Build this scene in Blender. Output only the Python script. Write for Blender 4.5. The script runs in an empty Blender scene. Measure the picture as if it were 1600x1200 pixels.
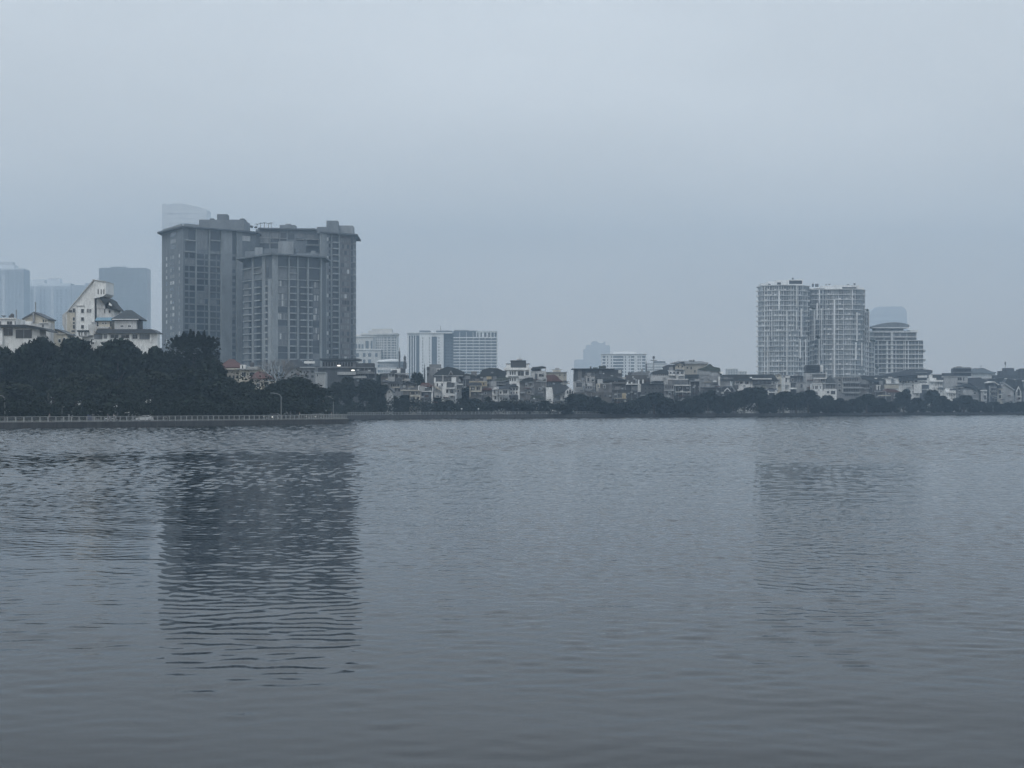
import bpy, math, random
import numpy as np
from mathutils import Vector, Matrix, noise as mnoise

# ---------------------------------------------------------------- camera
F, CH, HY = 3500.0, 4.0, 636.0          # focal length in pixels of a 1600 px wide frame, eye height, horizon row
S = bpy.context.scene
C = S.collection
cam = bpy.data.objects.new("camera", bpy.data.cameras.new("camera"))
C.objects.link(cam); S.camera = cam
cam.data.sensor_width = 36.0
cam.data.lens = 36.0 * F / 1600.0
cam.data.shift_y = (HY - 600.0) / 1600.0
cam.data.clip_start = 0.5; cam.data.clip_end = 20000
cam.location = (0, 0, CH); cam.rotation_euler = (math.radians(90), 0, 0)

# ---------------------------------------------------------------- world, sun, exposure
SUN_EL, SUN_ROT = math.radians(52), math.radians(205)
W = bpy.data.worlds.new("World"); S.world = W; W.use_nodes = True
nt = W.node_tree; N = nt.nodes; L = nt.links; N.clear()
wo = N.new("ShaderNodeOutputWorld"); bg = N.new("ShaderNodeBackground"); bg.inputs[1].default_value = 0.1
sky = N.new("ShaderNodeTexSky"); sky.sky_type = 'NISHITA'; sky.sun_disc = False
sky.sun_elevation = SUN_EL; sky.sun_rotation = SUN_ROT; sky.dust_density = 6; sky.air_density = 1.5
hs = N.new("ShaderNodeHueSaturation"); hs.inputs['Saturation'].default_value = 0.45; L.new(sky.outputs[0], hs.inputs['Color'])
tc = N.new("ShaderNodeTexCoord"); sp = N.new("ShaderNodeSeparateXYZ"); L.new(tc.outputs['Generated'], sp.inputs[0])
mr = N.new("ShaderNodeMapRange"); mr.inputs[1].default_value = 0.0; mr.inputs[2].default_value = 1.0; L.new(sp.outputs[2], mr.inputs[0])
rp = N.new("ShaderNodeValToRGB"); L.new(mr.outputs[0], rp.inputs[0])
HOR, MID, ZEN = (0.95, 0.865, 0.765), (0.78, 0.835, 0.885), (0.72, 0.85, 1.0)
e = rp.color_ramp.elements
e[0].position = 0.0; e[0].color = HOR + (1,)
e[1].position = 1.0; e[1].color = ZEN + (1,)
m_ = rp.color_ramp.elements.new(0.085); m_.color = (0.96, 0.985, 0.995, 1)
m_ = rp.color_ramp.elements.new(0.19); m_.color = MID + (1,)
ns = N.new("ShaderNodeTexNoise"); ns.inputs['Scale'].default_value = 3.2; ns.inputs['Detail'].default_value = 5
mp = N.new("ShaderNodeMapping"); mp.inputs['Scale'].default_value = (1, 1, 3.0); L.new(tc.outputs['Generated'], mp.inputs[0]); L.new(mp.outputs[0], ns.inputs[0])
mr2 = N.new("ShaderNodeMapRange"); mr2.inputs[1].default_value = 0.3; mr2.inputs[2].default_value = 0.7; mr2.inputs[3].default_value = 10.8; mr2.inputs[4].default_value = 12.9
L.new(ns.outputs[0], mr2.inputs[0])
vm = N.new("ShaderNodeVectorMath"); vm.operation = 'SCALE'; L.new(rp.outputs[0], vm.inputs[0]); L.new(mr2.outputs[0], vm.inputs['Scale'])
mx = N.new("ShaderNodeMix"); mx.data_type = 'RGBA'; mx.inputs[0].default_value = 0.85
L.new(hs.outputs[0], mx.inputs[6]); L.new(vm.outputs[0], mx.inputs[7])
L.new(mx.outputs[2], bg.inputs[0]); L.new(bg.outputs[0], wo.inputs[0])
sl = bpy.data.lights.new("sun", 'SUN'); sl.energy = 0.9; sl.angle = math.radians(25); sl.color = (1.0, 0.985, 0.96)
sun = bpy.data.objects.new("sun", sl); C.objects.link(sun)
sd = Vector((math.sin(SUN_ROT) * math.cos(SUN_EL), math.cos(SUN_ROT) * math.cos(SUN_EL), math.sin(SUN_EL)))
sun.rotation_euler = sd.to_track_quat('Z', 'Y').to_euler(); sun.location = (0, -100, 300)
S.view_settings.view_transform = 'Standard'; S.view_settings.look = 'None'; S.view_settings.gamma = 1
S.view_settings.exposure = 0.0
S.render.engine = 'CYCLES'
S.cycles.use_denoising = True
S.cycles.max_bounces = 5; S.cycles.diffuse_bounces = 2; S.cycles.glossy_bounces = 3; S.cycles.volume_bounces = 1
S.cycles.transparent_max_bounces = 8; S.cycles.use_adaptive_sampling = True; S.cycles.adaptive_threshold = 0.02
S.cycles.sample_clamp_indirect = 4

# ---------------------------------------------------------------- pixel helpers and mesh builder
def XP(px, Y): return (px - 800.0) / F * Y
def ZP(py, Y): return CH + (HY - py) / F * Y
R = random.Random(11)

def inp(n, names, v):
    for k in names:
        if k in n.inputs: n.inputs[k].default_value = v; return

MATS = {}
def mat(name, col, rough=0.75, var=0.22, scale=0.35, stain=0.25, metal=0.0, island=0.0, spec=0.4, emit=None):
    if name in MATS: return MATS[name]
    m = bpy.data.materials.new(name); m.use_nodes = True
    nt = m.node_tree; N = nt.nodes; L = nt.links
    b = N["Principled BSDF"]; b.inputs['Roughness'].default_value = rough; b.inputs['Metallic'].default_value = metal
    inp(b, ['Specular IOR Level'], spec)
    tc = N.new("ShaderNodeTexCoord")
    n1 = N.new("ShaderNodeTexNoise"); n1.inputs['Scale'].default_value = scale; n1.inputs['Detail'].default_value = 6
    mp = N.new("ShaderNodeMapping"); mp.inputs['Scale'].default_value = (1, 1, 0.35)      # rain streaks run down
    L.new(tc.outputs['Object'], mp.inputs[0]); L.new(mp.outputs[0], n1.inputs[0])
    r1 = N.new("ShaderNodeMapRange"); r1.inputs[1].default_value = 0.3; r1.inputs[2].default_value = 0.7
    r1.inputs[3].default_value = 1 - var; r1.inputs[4].default_value = 1 + var * 0.5
    L.new(n1.outputs[0], r1.inputs[0])
    n2 = N.new("ShaderNodeTexNoise"); n2.inputs['Scale'].default_value = scale * 6; n2.inputs['Detail'].default_value = 4
    L.new(mp.outputs[0], n2.inputs[0])
    r2 = N.new("ShaderNodeMapRange"); r2.inputs[1].default_value = 0.45; r2.inputs[2].default_value = 0.75
    r2.inputs[3].default_value = 1.0; r2.inputs[4].default_value = 1 - stain
    L.new(n2.outputs[0], r2.inputs[0])
    mu = N.new("ShaderNodeMath"); mu.operation = 'MULTIPLY'; L.new(r1.outputs[0], mu.inputs[0]); L.new(r2.outputs[0], mu.inputs[1])
    src = mu
    if island:
        g = N.new("ShaderNodeNewGeometry"); r3 = N.new("ShaderNodeMapRange"); r3.inputs[3].default_value = 1 - island; r3.inputs[4].default_value = 1 + island
        L.new(g.outputs['Random Per Island'], r3.inputs[0])
        m3 = N.new("ShaderNodeMath"); m3.operation = 'MULTIPLY'; L.new(mu.outputs[0], m3.inputs[0]); L.new(r3.outputs[0], m3.inputs[1]); src = m3
    oi = N.new("ShaderNodeObjectInfo"); r4 = N.new("ShaderNodeMapRange"); r4.inputs[3].default_value = 0.88; r4.inputs[4].default_value = 1.1
    L.new(oi.outputs['Random'], r4.inputs[0])
    m4 = N.new("ShaderNodeMath"); m4.operation = 'MULTIPLY'; L.new(src.outputs[0], m4.inputs[0]); L.new(r4.outputs[0], m4.inputs[1])
    vs = N.new("ShaderNodeVectorMath"); vs.operation = 'SCALE'; vs.inputs[0].default_value = col[:3]
    L.new(m4.outputs[0], vs.inputs['Scale']); L.new(vs.outputs[0], b.inputs['Base Color'])
    if emit:
        inp(b, ['Emission Color'], tuple(col[:3]) + (1,)); inp(b, ['Emission Strength'], emit)
    MATS[name] = m
    return m

class MB:
    def __init__(s): s.v = []; s.f = []
    def quadprism(s, a, b, z0, z1, dx, dy):
        """plan segment a->b extruded by (dx,dy) and from z0 to z1"""
        i = len(s.v)
        P = [(a[0], a[1]), (b[0], b[1]), (b[0] + dx, b[1] + dy), (a[0] + dx, a[1] + dy)]
        s.v += [(x, y, z0) for x, y in P] + [(x, y, z1) for x, y in P]
        s.f += [(i, i+1, i+5, i+4), (i+1, i+2, i+6, i+5), (i+2, i+3, i+7, i+6), (i+3, i, i+4, i+7), (i+3, i+2, i+1, i), (i+4, i+5, i+6, i+7)]
        return s
    def box(s, x0, x1, y0, y1, z0, z1): return s.quadprism((x0, y0), (x1, y0), z0, z1, 0, y1 - y0)
    def plan(s, pts, z0, z1):
        i = len(s.v); n = len(pts)
        s.v += [(x, y, z0) for x, y in pts] + [(x, y, z1) for x, y in pts]
        s.f += [(i + k, i + (k+1) % n, i + n + (k+1) % n, i + n + k) for k in range(n)]
        s.f += [tuple(i + k for k in reversed(range(n))), tuple(i + n + k for k in range(n))]
        return s
    def elev(s, pts, y0, y1):
        """outline in the x-z plane (list of (x,z)) given thickness y0..y1"""
        i = len(s.v); n = len(pts)
        s.v += [(x, y0, z) for x, z in pts] + [(x, y1, z) for x, z in pts]
        s.f += [(i + k, i + (k+1) % n, i + n + (k+1) % n, i + n + k) for k in range(n)]
        s.f += [tuple(i + k for k in reversed(range(n))), tuple(i + n + k for k in range(n))]
        return s
    def tube(s, pts, rad, n=6):
        pts = [Vector(p) for p in pts]; i0 = len(s.v)
        for k, p in enumerate(pts):
            d = (pts[min(k+1, len(pts)-1)] - pts[max(k-1, 0)]).normalized()
            u = d.cross(Vector((0, 1, 0.1))).normalized(); w = d.cross(u)
            r = rad[k] if isinstance(rad, (list, tuple)) else rad
            for j in range(n):
                a = 2 * math.pi * j / n; q = p + u * math.cos(a) * r + w * math.sin(a) * r
                s.v.append(tuple(q))
        for k in range(len(pts) - 1):
            for j in range(n):
                a = i0 + k*n + j; b = i0 + k*n + (j+1) % n
                s.f.append((a, b, b + n, a + n))
        s.f.append(tuple(i0 + j for j in reversed(range(n)))); s.f.append(tuple(i0 + (len(pts)-1)*n + j for j in range(n)))
        return s
    def lathe(s, c, prof, n=14):
        i0 = len(s.v)
        for r, z in prof:
            for j in range(n):
                a = 2 * math.pi * j / n; s.v.append((c[0] + r*math.cos(a), c[1] + r*math.sin(a), c[2] + z))
        for k in range(len(prof) - 1):
            for j in range(n):
                a = i0 + k*n + j; b = i0 + k*n + (j+1) % n
                s.f.append((a, b, b + n, a + n))
        s.f.append(tuple(i0 + j for j in reversed(range(n)))); s.f.append(tuple(i0 + (len(prof)-1)*n + j for j in range(n)))
        return s
    def join(s, o):
        i = len(s.v); s.v += o.v; s.f += [tuple(a + i for a in f) for f in o.f]; return s
    def size(s):
        a = np.array(s.v); d = a.max(0) - a.min(0); return float(d[0] * d[2] + d[0]*d[1]*.1)
    def build(s, name, m, parent=None, smooth=False):
        off = Vector(parent.get('_o', (0, 0, 0))) if parent else Vector((0, 0, 0))
        me = bpy.data.meshes.new(name); me.from_pydata([(x-off[0], y-off[1], z-off[2]) for x, y, z in s.v], [], s.f)
        me.materials.append(m)
        if smooth: me.polygons.foreach_set('use_smooth', [True] * len(me.polygons))
        o = bpy.data.objects.new(name, me); C.objects.link(o)
        if parent:
            o.parent = parent; o['_o'] = tuple(off)
        return o

def thing(name, label, cat, loc, group=None):
    o = bpy.data.objects.new(name, None); C.objects.link(o); o.location = loc; o.empty_display_size = 0.5
    o['_o'] = tuple(loc); o['label'] = label; o['category'] = cat
    if group: o['group'] = group
    return o
def tag(o, label, cat, group=None, kind=None):
    o['label'] = label; o['category'] = cat
    if group: o['group'] = group
    if kind: o['kind'] = kind
    return o
def struct(o, label): o['kind'] = 'structure'; o['label'] = label; return o

def add_parts(root, mbs, name, m, cap=96, parent=None):
    mbs = sorted(mbs, key=lambda b: -b.size())
    for b in mbs[:cap]: b.build(name, m, parent or root)
    if len(mbs) > cap:
        rest = MB()
        for b in mbs[cap:]: rest.join(b)
        o = rest.build(name, m, parent or root); o['kind'] = 'stuff'

class Fac:
    """a vertical facade plane between two ground points given as (pixel column, distance)"""
    def __init__(s, pa, Ya, pb, Yb):
        s.A = (XP(pa, Ya), Ya); s.B = (XP(pb, Yb), Yb)
        dx, dy = s.B[0]-s.A[0], s.B[1]-s.A[1]; l = math.hypot(dx, dy)
        s.d = (dx, dy); s.n = (dy/l, -dx/l)
    def pt(s, px):
        m = (px - 800.0) / F; dx, dy = s.d
        t = (m*s.A[1] - s.A[0]) / (dx - m*dy)
        return (s.A[0] + t*dx, s.A[1] + t*dy)
    def z(s, py, px=None):
        Y = s.pt(px)[1] if px is not None else s.A[1]
        return ZP(py, Y)
    def box(s, mb, pa, pb, z0, z1, out, inn=0.0):
        a, b = s.pt(pa), s.pt(pb); nx, ny = s.n
        a = (a[0] + nx*out, a[1] + ny*out); b = (b[0] + nx*out, b[1] + ny*out)
        mb.quadprism(a, b, z0, z1, -nx*(out+inn), -ny*(out+inn)); return mb
# ---------------------------------------------------------------- setting: water, land, haze
NEAR_EDGE = [(-330, 382), (0, 418), (150, 440), (280, 466), (420, 500), (545, 538)]
FAR_EDGE = [(470, 690), (500, 700), (598, 753), (690, 795), (800, 833), (930, 886), (1050, 933), (1170, 972), (1290, 1060), (1410, 1167), (1600, 1296), (1950, 1500)]
def G(p): return (XP(p[0], p[1]), p[1])
def edgeY(E, px):
    for (a, Ya), (b, Yb) in zip(E, E[1:]):
        if a <= px <= b: return Ya + (Yb-Ya)*(px-a)/(b-a)
    return E[0][1] if px < E[0][0] else E[-1][1]
def shoreY(px): return edgeY(FAR_EDGE, px)
LAND_Z = 1.15
near_pts = [G(p) for p in NEAR_EDGE]; far_pts = [G(p) for p in FAR_EDGE]
tipback = [(XP(536, 600), 600), (XP(505, 660), 660)]

def water_material():
    m = bpy.data.materials.new("lake_water"); m.use_nodes = True
    nt = m.node_tree; N = nt.nodes; L = nt.links; b = N["Principled BSDF"]
    b.inputs['Base Color'].default_value = (0.012, 0.015, 0.018, 1); b.inputs['IOR'].default_value = WIOR; b.inputs['Roughness'].default_value = 0.02
    tc = N.new("ShaderNodeTexCoord")
    n = N.new("ShaderNodeTexNoise"); n.noise_dimensions = '2D'; n.inputs['Scale'].default_value = 4.5; n.inputs['Detail'].default_value = 2.0
    L.new(tc.outputs['Object'], n.inputs[0])
    bp = N.new("ShaderNodeBump"); bp.inputs['Strength'].default_value = 1.0; bp.inputs['Distance'].default_value = 0.0012
    L.new(n.outputs[0], bp.inputs['Height']); L.new(bp.outputs[0], b.inputs['Normal'])
    return m
WIOR = 1.07
def build_water():
    """the lake as one sheet whose part in front of the quay carries real ripples (sum of small wave trains)"""
    g = np.random.default_rng(5); M = 0.275; OFF = 16.0; Y1 = 1360.0
    ys = [22.0]
    while ys[-1] < Y1: ys.append(ys[-1] + .09 + .00105*(ys[-1]-22))
    ys = np.array(ys); ms = np.linspace(-1, 1, 900)
    Yg, Mg = np.meshgrid(ys, ms, indexing='ij'); Yg = Yg.astype(np.float32); Xg = (Mg*(M*Yg + OFF)).astype(np.float32)
    def trains(n, l0, l1, a0, spread, rms):
        h = np.zeros_like(Xg); lam = np.exp(g.uniform(np.log(l0), np.log(l1), n)); th = np.radians(a0 + g.normal(0, spread, n)); ph = g.uniform(0, 6.283, n)
        k = 2*np.pi/lam; s = rms*np.sqrt(2.0/n)
        for i in range(n): h += (s/k[i])*np.sin((k[i]*np.cos(th[i])).astype(np.float32)*Yg + (k[i]*np.sin(th[i])).astype(np.float32)*Xg + np.float32(ph[i]))
        return h
    def patch(s0, s1, n=7):
        h = np.zeros_like(Xg)
        for i in range(n):
            kx, ky = g.normal(0, 1/s0), g.normal(0, 1/s1); h += np.sin(np.float32(kx)*Xg + np.float32(ky)*Yg + np.float32(g.uniform(0, 6.28)))
        return h/np.sqrt(n/2)
    def sm(a, b, x): t = np.clip((x-a)/(b-a), 0, 1); return t*t*(3-2*t)
    def lens(n, lx, ly, rot=0.0):
        """short-crested ripples: lens shapes about lx/2 wide and ly/2 deep, unit slope along the view"""
        h = np.zeros_like(Xg); kx = g.normal(0, 1, n)*2*np.pi/lx; ky = 2*np.pi/ly*g.uniform(.6, 1.45, n); kx = kx + ky*math.tan(math.radians(rot)); ph = g.uniform(0, 6.283, n)
        for i in range(n): h += np.float32(math.sqrt(2.0/n)/ky[i])*np.sin(np.float32(ky[i])*Yg + np.float32(kx[i])*Xg + np.float32(ph[i]))
        return h
    near = lens(56, 1.35, 1.0, 12)
    mid1 = lens(56, 0.95, 1.15, 6)
    mid2 = lens(50, 1.0, 2.3, 0)
    far = trains(40, 1.0, 3.2, 10, 50, 1.0)             # wind chop in the open lake
    swell = trains(10, 4.0, 9.0, 24, 14, 1.0)
    pt = patch(12, 22)
    a = sm(34, 62, Yg); b = sm(75, 125, Yg); w = sm(115, 265, Yg + 12*pt)
    Z = (1-w)*((1-a)*near*(.007 + .019*sm(27, 44, Yg)) + a*(1-b)*mid1*.027 + a*b*mid2*.024)*(1 + .22*pt) + w*WFAR*far + .005*swell*(1-w)
    Z *= (1 - sm(.93, 1.0, np.abs(Mg)))*sm(22, 23.5, Yg)*(1 - sm(1250, 1350, Yg))
    n0, n1 = Xg.shape; co = np.stack([Xg, Yg, Z], -1).reshape(-1, 3).astype(np.float32)
    idx = np.arange(n0*n1, dtype=np.int32).reshape(n0, n1)
    quads = np.stack([idx[:-1, :-1], idx[:-1, 1:], idx[1:, 1:], idx[1:, :-1]], -1).reshape(-1, 4)
    ex = np.array([(-2600, -250, 0), (2600, -250, 0), (2600, Y1, 0), (-2600, Y1, 0), (-M*22-OFF, 22, 0), (M*22+OFF, 22, 0), (M*ys[-1]+OFF, ys[-1], 0), (-M*ys[-1]-OFF, ys[-1], 0), (2600, 1700, 0), (-2600, 1700, 0)], dtype=np.float32)
    e = n0*n1; extra = np.array([(e, e+1, e+5, e+4), (e+1, e+2, e+6, e+5), (e+3, e, e+4, e+7), (e+7, e+6, e+2, e+3), (e+3, e+2, e+8, e+9)], dtype=np.int32)
    co = np.concatenate([co, ex]); quads = np.concatenate([quads, extra]).astype(np.int32); nq = len(quads)
    me = bpy.data.meshes.new("water"); me.vertices.add(len(co)); me.vertices.foreach_set('co', co.ravel())
    me.loops.add(nq*4); me.loops.foreach_set('vertex_index', quads.ravel())
    me.polygons.add(nq); me.polygons.foreach_set('loop_start', np.arange(0, nq*4, 4, dtype=np.int32)); me.polygons.foreach_set('loop_total', np.full(nq, 4, dtype=np.int32))
    me.polygons.foreach_set('use_smooth', np.ones(nq, dtype=bool))
    me.materials.append(water_material()); me.update()
    o = bpy.data.objects.new("water", me); C.objects.link(o); return o
WFAR = 0.1
water = struct(build_water(), "grey rippled lake water")

gm = mat("earth_ground", (0.07, 0.075, 0.05), 0.95, 0.4, 0.05, 0.4)
poly = [near_pts[0]] + near_pts[1:] + tipback + far_pts + [(3400, 1700), (3400, 5900), (-3400, 5900), (-3400, 300)]
g = MB(); g.v = [(x, y, LAND_Z) for x, y in poly]; g.f = [tuple(range(len(poly)))]
ground = struct(g.build("ground", gm), "flat ground behind the lake shore")
pave = mat("promenade_paving", (0.24, 0.24, 0.23), 0.85, 0.2, 0.6, 0.3)
asph = mat("asphalt", (0.055, 0.056, 0.058), 0.8, 0.2, 0.4, 0.2)
def strip(E, o0, o1, z, name, m, label):
    """ribbon following an edge, from o0 to o1 metres behind it"""
    s = MB(); n = len(E)
    for a, b in zip(E, E[1:]):
        dx, dy = b[0]-a[0], b[1]-a[1]; l = math.hypot(dx, dy); nx, ny = -dy/l, dx/l
        i = len(s.v)
        s.v += [(a[0]+nx*o0, a[1]+ny*o0, z), (b[0]+nx*o0, b[1]+ny*o0, z), (b[0]+nx*o1, b[1]+ny*o1, z), (a[0]+nx*o1, a[1]+ny*o1, z)]
        s.f.append((i, i+1, i+2, i+3))
    return struct(s.build(name, m), label)
strip(near_pts, 0.4, 4.5, LAND_Z + 0.004, "promenade", pave, "paved promenade on the left quay")
strip(near_pts, 6.5, 13.5, LAND_Z + 0.004, "road", asph, "asphalt road behind the left promenade")
strip(far_pts[1:], 0.4, 5.0, LAND_Z + 0.004, "promenade", pave, "paved promenade along the far shore")
strip(far_pts[1:], 7.0, 14.0, LAND_Z + 0.004, "road", asph, "asphalt road along the far shore")

def wall_along(pts, z1, name, label, m, mc, closed_tail=None, thick=0.5):
    root = thing(name, label, "wall", (pts[0][0], pts[0][1], 0))
    w = MB(); cp = MB()
    for a, b in zip(pts, pts[1:]):
        dx, dy = b[0]-a[0], b[1]-a[1]; l = math.hypot(dx, dy); nx, ny = -dy/l, dx/l
        w.quadprism(a, b, -0.6, z1 - 0.14, nx*thick, ny*thick)
        cp.quadprism((a[0]-nx*.08, a[1]-ny*.08), (b[0]-nx*.08, b[1]-ny*.08), z1 - 0.14, z1, nx*(thick+.16), ny*(thick+.16))
    w.build("retaining_wall", m, root); cp.build("coping", mc, root)
    return root
qm = mat("wet_quay_stone", (0.085, 0.085, 0.085), 0.8, 0.35, 0.5, 0.45)
qc = mat("quay_coping", (0.15, 0.15, 0.15), 0.8, 0.25, 0.7, 0.3)
wall_along(near_pts + tipback, LAND_Z + .02, "quay_wall", "dark stone quay wall along the left promenade, ending at mid lake", qm, qc)
wall_along(far_pts, 1.35, "quay_wall", "long dark quay wall along the far shore below the houses", qm, qc)

def lerp_path(pts, step):
    out = []; carry = 0.0
    for a, b in zip(pts, pts[1:]):
        l = math.hypot(b[0]-a[0], b[1]-a[1]); t = carry
        while t < l: out.append((a[0]+(b[0]-a[0])*t/l, a[1]+(b[1]-a[1])*t/l)); t += step
        carry = t - l
    return out
rail_m = mat("pale_railing_paint", (0.33, 0.34, 0.33), 0.6, 0.2, 1.0, 0.2)
def railing(pts, z, h, step, label, inset=0.3, cap=98, post=0.09):
    q = []
    for k, p in enumerate(pts):
        a = pts[max(k-1, 0)]; b = pts[min(k+1, len(pts)-1)]; dx, dy = b[0]-a[0], b[1]-a[1]; l = math.hypot(dx, dy)
        q.append((p[0]-dy/l*inset, p[1]+dx/l*inset))
    root = thing("promenade_railing", label, "railing", (q[0][0], q[0][1], z))
    for zz, t, nm in ((h-.1, .13, "top_rail"), (h*.66, .05, "middle_rail"), (h*.4, .05, "middle_rail"), (.12, .11, "bottom_rail")):
        m = MB()
        for a, b in zip(q, q[1:]):
            dx, dy = b[0]-a[0], b[1]-a[1]; l = math.hypot(dx, dy); nx, ny = -dy/l*.08, dx/l*.08
            m.quadprism(a, b, z+zz, z+zz+t, nx, ny)
        m.build(nm, rail_m, root)
    P = [MB().box(x-post, x+post, y-post*.9, y+post*.9, z-.02, z+h-.105 if h else z) for x, y in lerp_path(q, step)]
    for b in P[:cap]: b.build("post", rail_m, root)
    if len(P) > cap:
        r = MB()
        for b in P[cap:]: r.join(b)
        r.build("post", rail_m, root)['kind'] = 'stuff'
    return root
def sub(E, a, b):
    out = [(a, edgeY(E, a))] + [p for p in E if a < p[0] < b] + [(b, edgeY(E, b))]
    return [G(p) for p in out]
railing(sub(NEAR_EDGE, -60, 470), LAND_Z + .02, 1.0, 2.15, "pale metal railing on the left quay with square posts and lit promenade behind", post=.10)
railing(sub(NEAR_EDGE, 470, 544.5), LAND_Z + .02, 1.12, 0.85, "taller close-barred pale railing at the tip of the left quay", post=.07)
railing(sub(FAR_EDGE, 545, 598), 1.35, 0.95, 1.6, "short pale railing just beyond the tip of the left quay")
railing(sub(FAR_EDGE, 599, 930), 1.35, 0.9, 2.4, "far railing in front of the houses left of the picture's middle")
railing(sub(FAR_EDGE, 931, 1184), 1.35, 0.9, 2.8, "far dull railing below the tree belt right of the middle")
railing(sub(FAR_EDGE, 1185, 1600), 1.35, 0.95, 3.2, "far pale railing below the white twin towers and towards the right edge")

hz = MB().box(-3450, 3450, -300, 5950, -1.2, 470)
hm = bpy.data.materials.new("haze_air"); hm.use_nodes = True
nt = hm.node_tree; nt.nodes.clear(); ho = nt.nodes.new("ShaderNodeOutputMaterial"); hv = nt.nodes.new("ShaderNodeVolumePrincipled")
hv.inputs['Color'].default_value = (0.44, 0.60, 0.76, 1); hv.inputs['Density'].default_value = HAZE if 'HAZE' in globals() else 0.00026; hv.inputs['Anisotropy'].default_value = 0.0
nt.links.new(hv.outputs[0], ho.inputs['Volume'])
haze = hz.build("haze", hm); haze['kind'] = 'stuff'; haze['label'] = "thin grey haze over the lake and city"; haze['category'] = 'haze'
# ---------------------------------------------------------------- materials
conc = mat("grey_render", (0.20, 0.22, 0.24), 0.85)
concL = mat("light_grey_render", (0.29, 0.31, 0.325), 0.85)
concD = mat("dark_grey_render", (0.125, 0.14, 0.155), 0.85)
brick = mat("brown_grey_cladding", (0.165, 0.155, 0.155), 0.85)
slabL = mat("pale_slab_edge", (0.36, 0.375, 0.385), 0.8)
glassD = mat("dark_window_glass", (0.035, 0.04, 0.045), 0.15, 0.1, 0.5, 0.1, spec=0.5)
glassB = mat("blue_grey_glass_and_recess_shade", (0.062, 0.073, 0.086), 0.2, 0.15, 0.5, 0.1, island=0.5)  # window glass, also the painted shade of balcony recesses
glassM = mat("curtained_window_glass", (0.19, 0.20, 0.21), 0.3, 0.3, 0.8, 0.1, island=0.35)
glassL = mat("light_curtained_window", (0.55, 0.56, 0.56), 0.5, 0.2, 0.8, 0.1, island=0.3)
white = mat("white_render", (0.80, 0.80, 0.78), 0.8, 0.16, 0.3, 0.3)
whiteD = mat("stained_white_render", (0.62, 0.62, 0.61), 0.8, 0.25, 0.3, 0.35)
cream = mat("cream_render", (0.55, 0.51, 0.43), 0.8, 0.2, 0.3, 0.3)
roofD = mat("dark_roof_slab", (0.09, 0.09, 0.095), 0.8)
metalG = mat("galvanised_metal", (0.33, 0.34, 0.35), 0.5, 0.2, 1, 0.2, metal=0.5)
litm = mat("lit_white_lamp", (1.0, 0.95, 0.85), 0.5, 0, 1, 0, emit=1.3)

def eaves(fac, root, pa, pb, z, th, out, m, name="roof_slab", inn=10):
    b = MB(); fac.box(b, pa, pb, z, z+th, out, inn); return b.build(name, m, root)

def floors(ztop, zbot, fh):
    n = int((ztop - zbot) / fh); return [ztop - fh*(k+1) for k in range(n)]

def win_cols(fac, out, cols, zs, fh, lo, hi, off=0.06, skip=0.0, rnd=None):
    """window panes: columns (pa,pb), each floor base z in zs, pane from lo to hi of the floor height"""
    for (a, b) in cols:
        for z in zs:
            if rnd and rnd.random() < skip: continue
            m = MB(); fac.box(m, a, b, z+fh*lo, z+fh*hi, off, 0.2); out.append(m)
def slabs(fac, out, a, b, zs, h, depth, dz=0.0):
    for z in zs:
        m = MB(); fac.box(m, a, b, z+dz, z+dz+h, depth, 0.2); out.append(m)
def balconies(fac, out, a, b, zs, depth=1.3, rail=0.75):
    for z in zs:
        m = MB(); fac.box(m, a, b, z-.12, z+.14, depth, 0.2)
        p, q = fac.pt(a), fac.pt(b)
        nx, ny = fac.n
        m.quadprism((p[0]+nx*depth, p[1]+ny*depth), (q[0]+nx*depth, q[1]+ny*depth), z+.14, z+rail, -nx*.12, -ny*.12)
        out.append(m)

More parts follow.
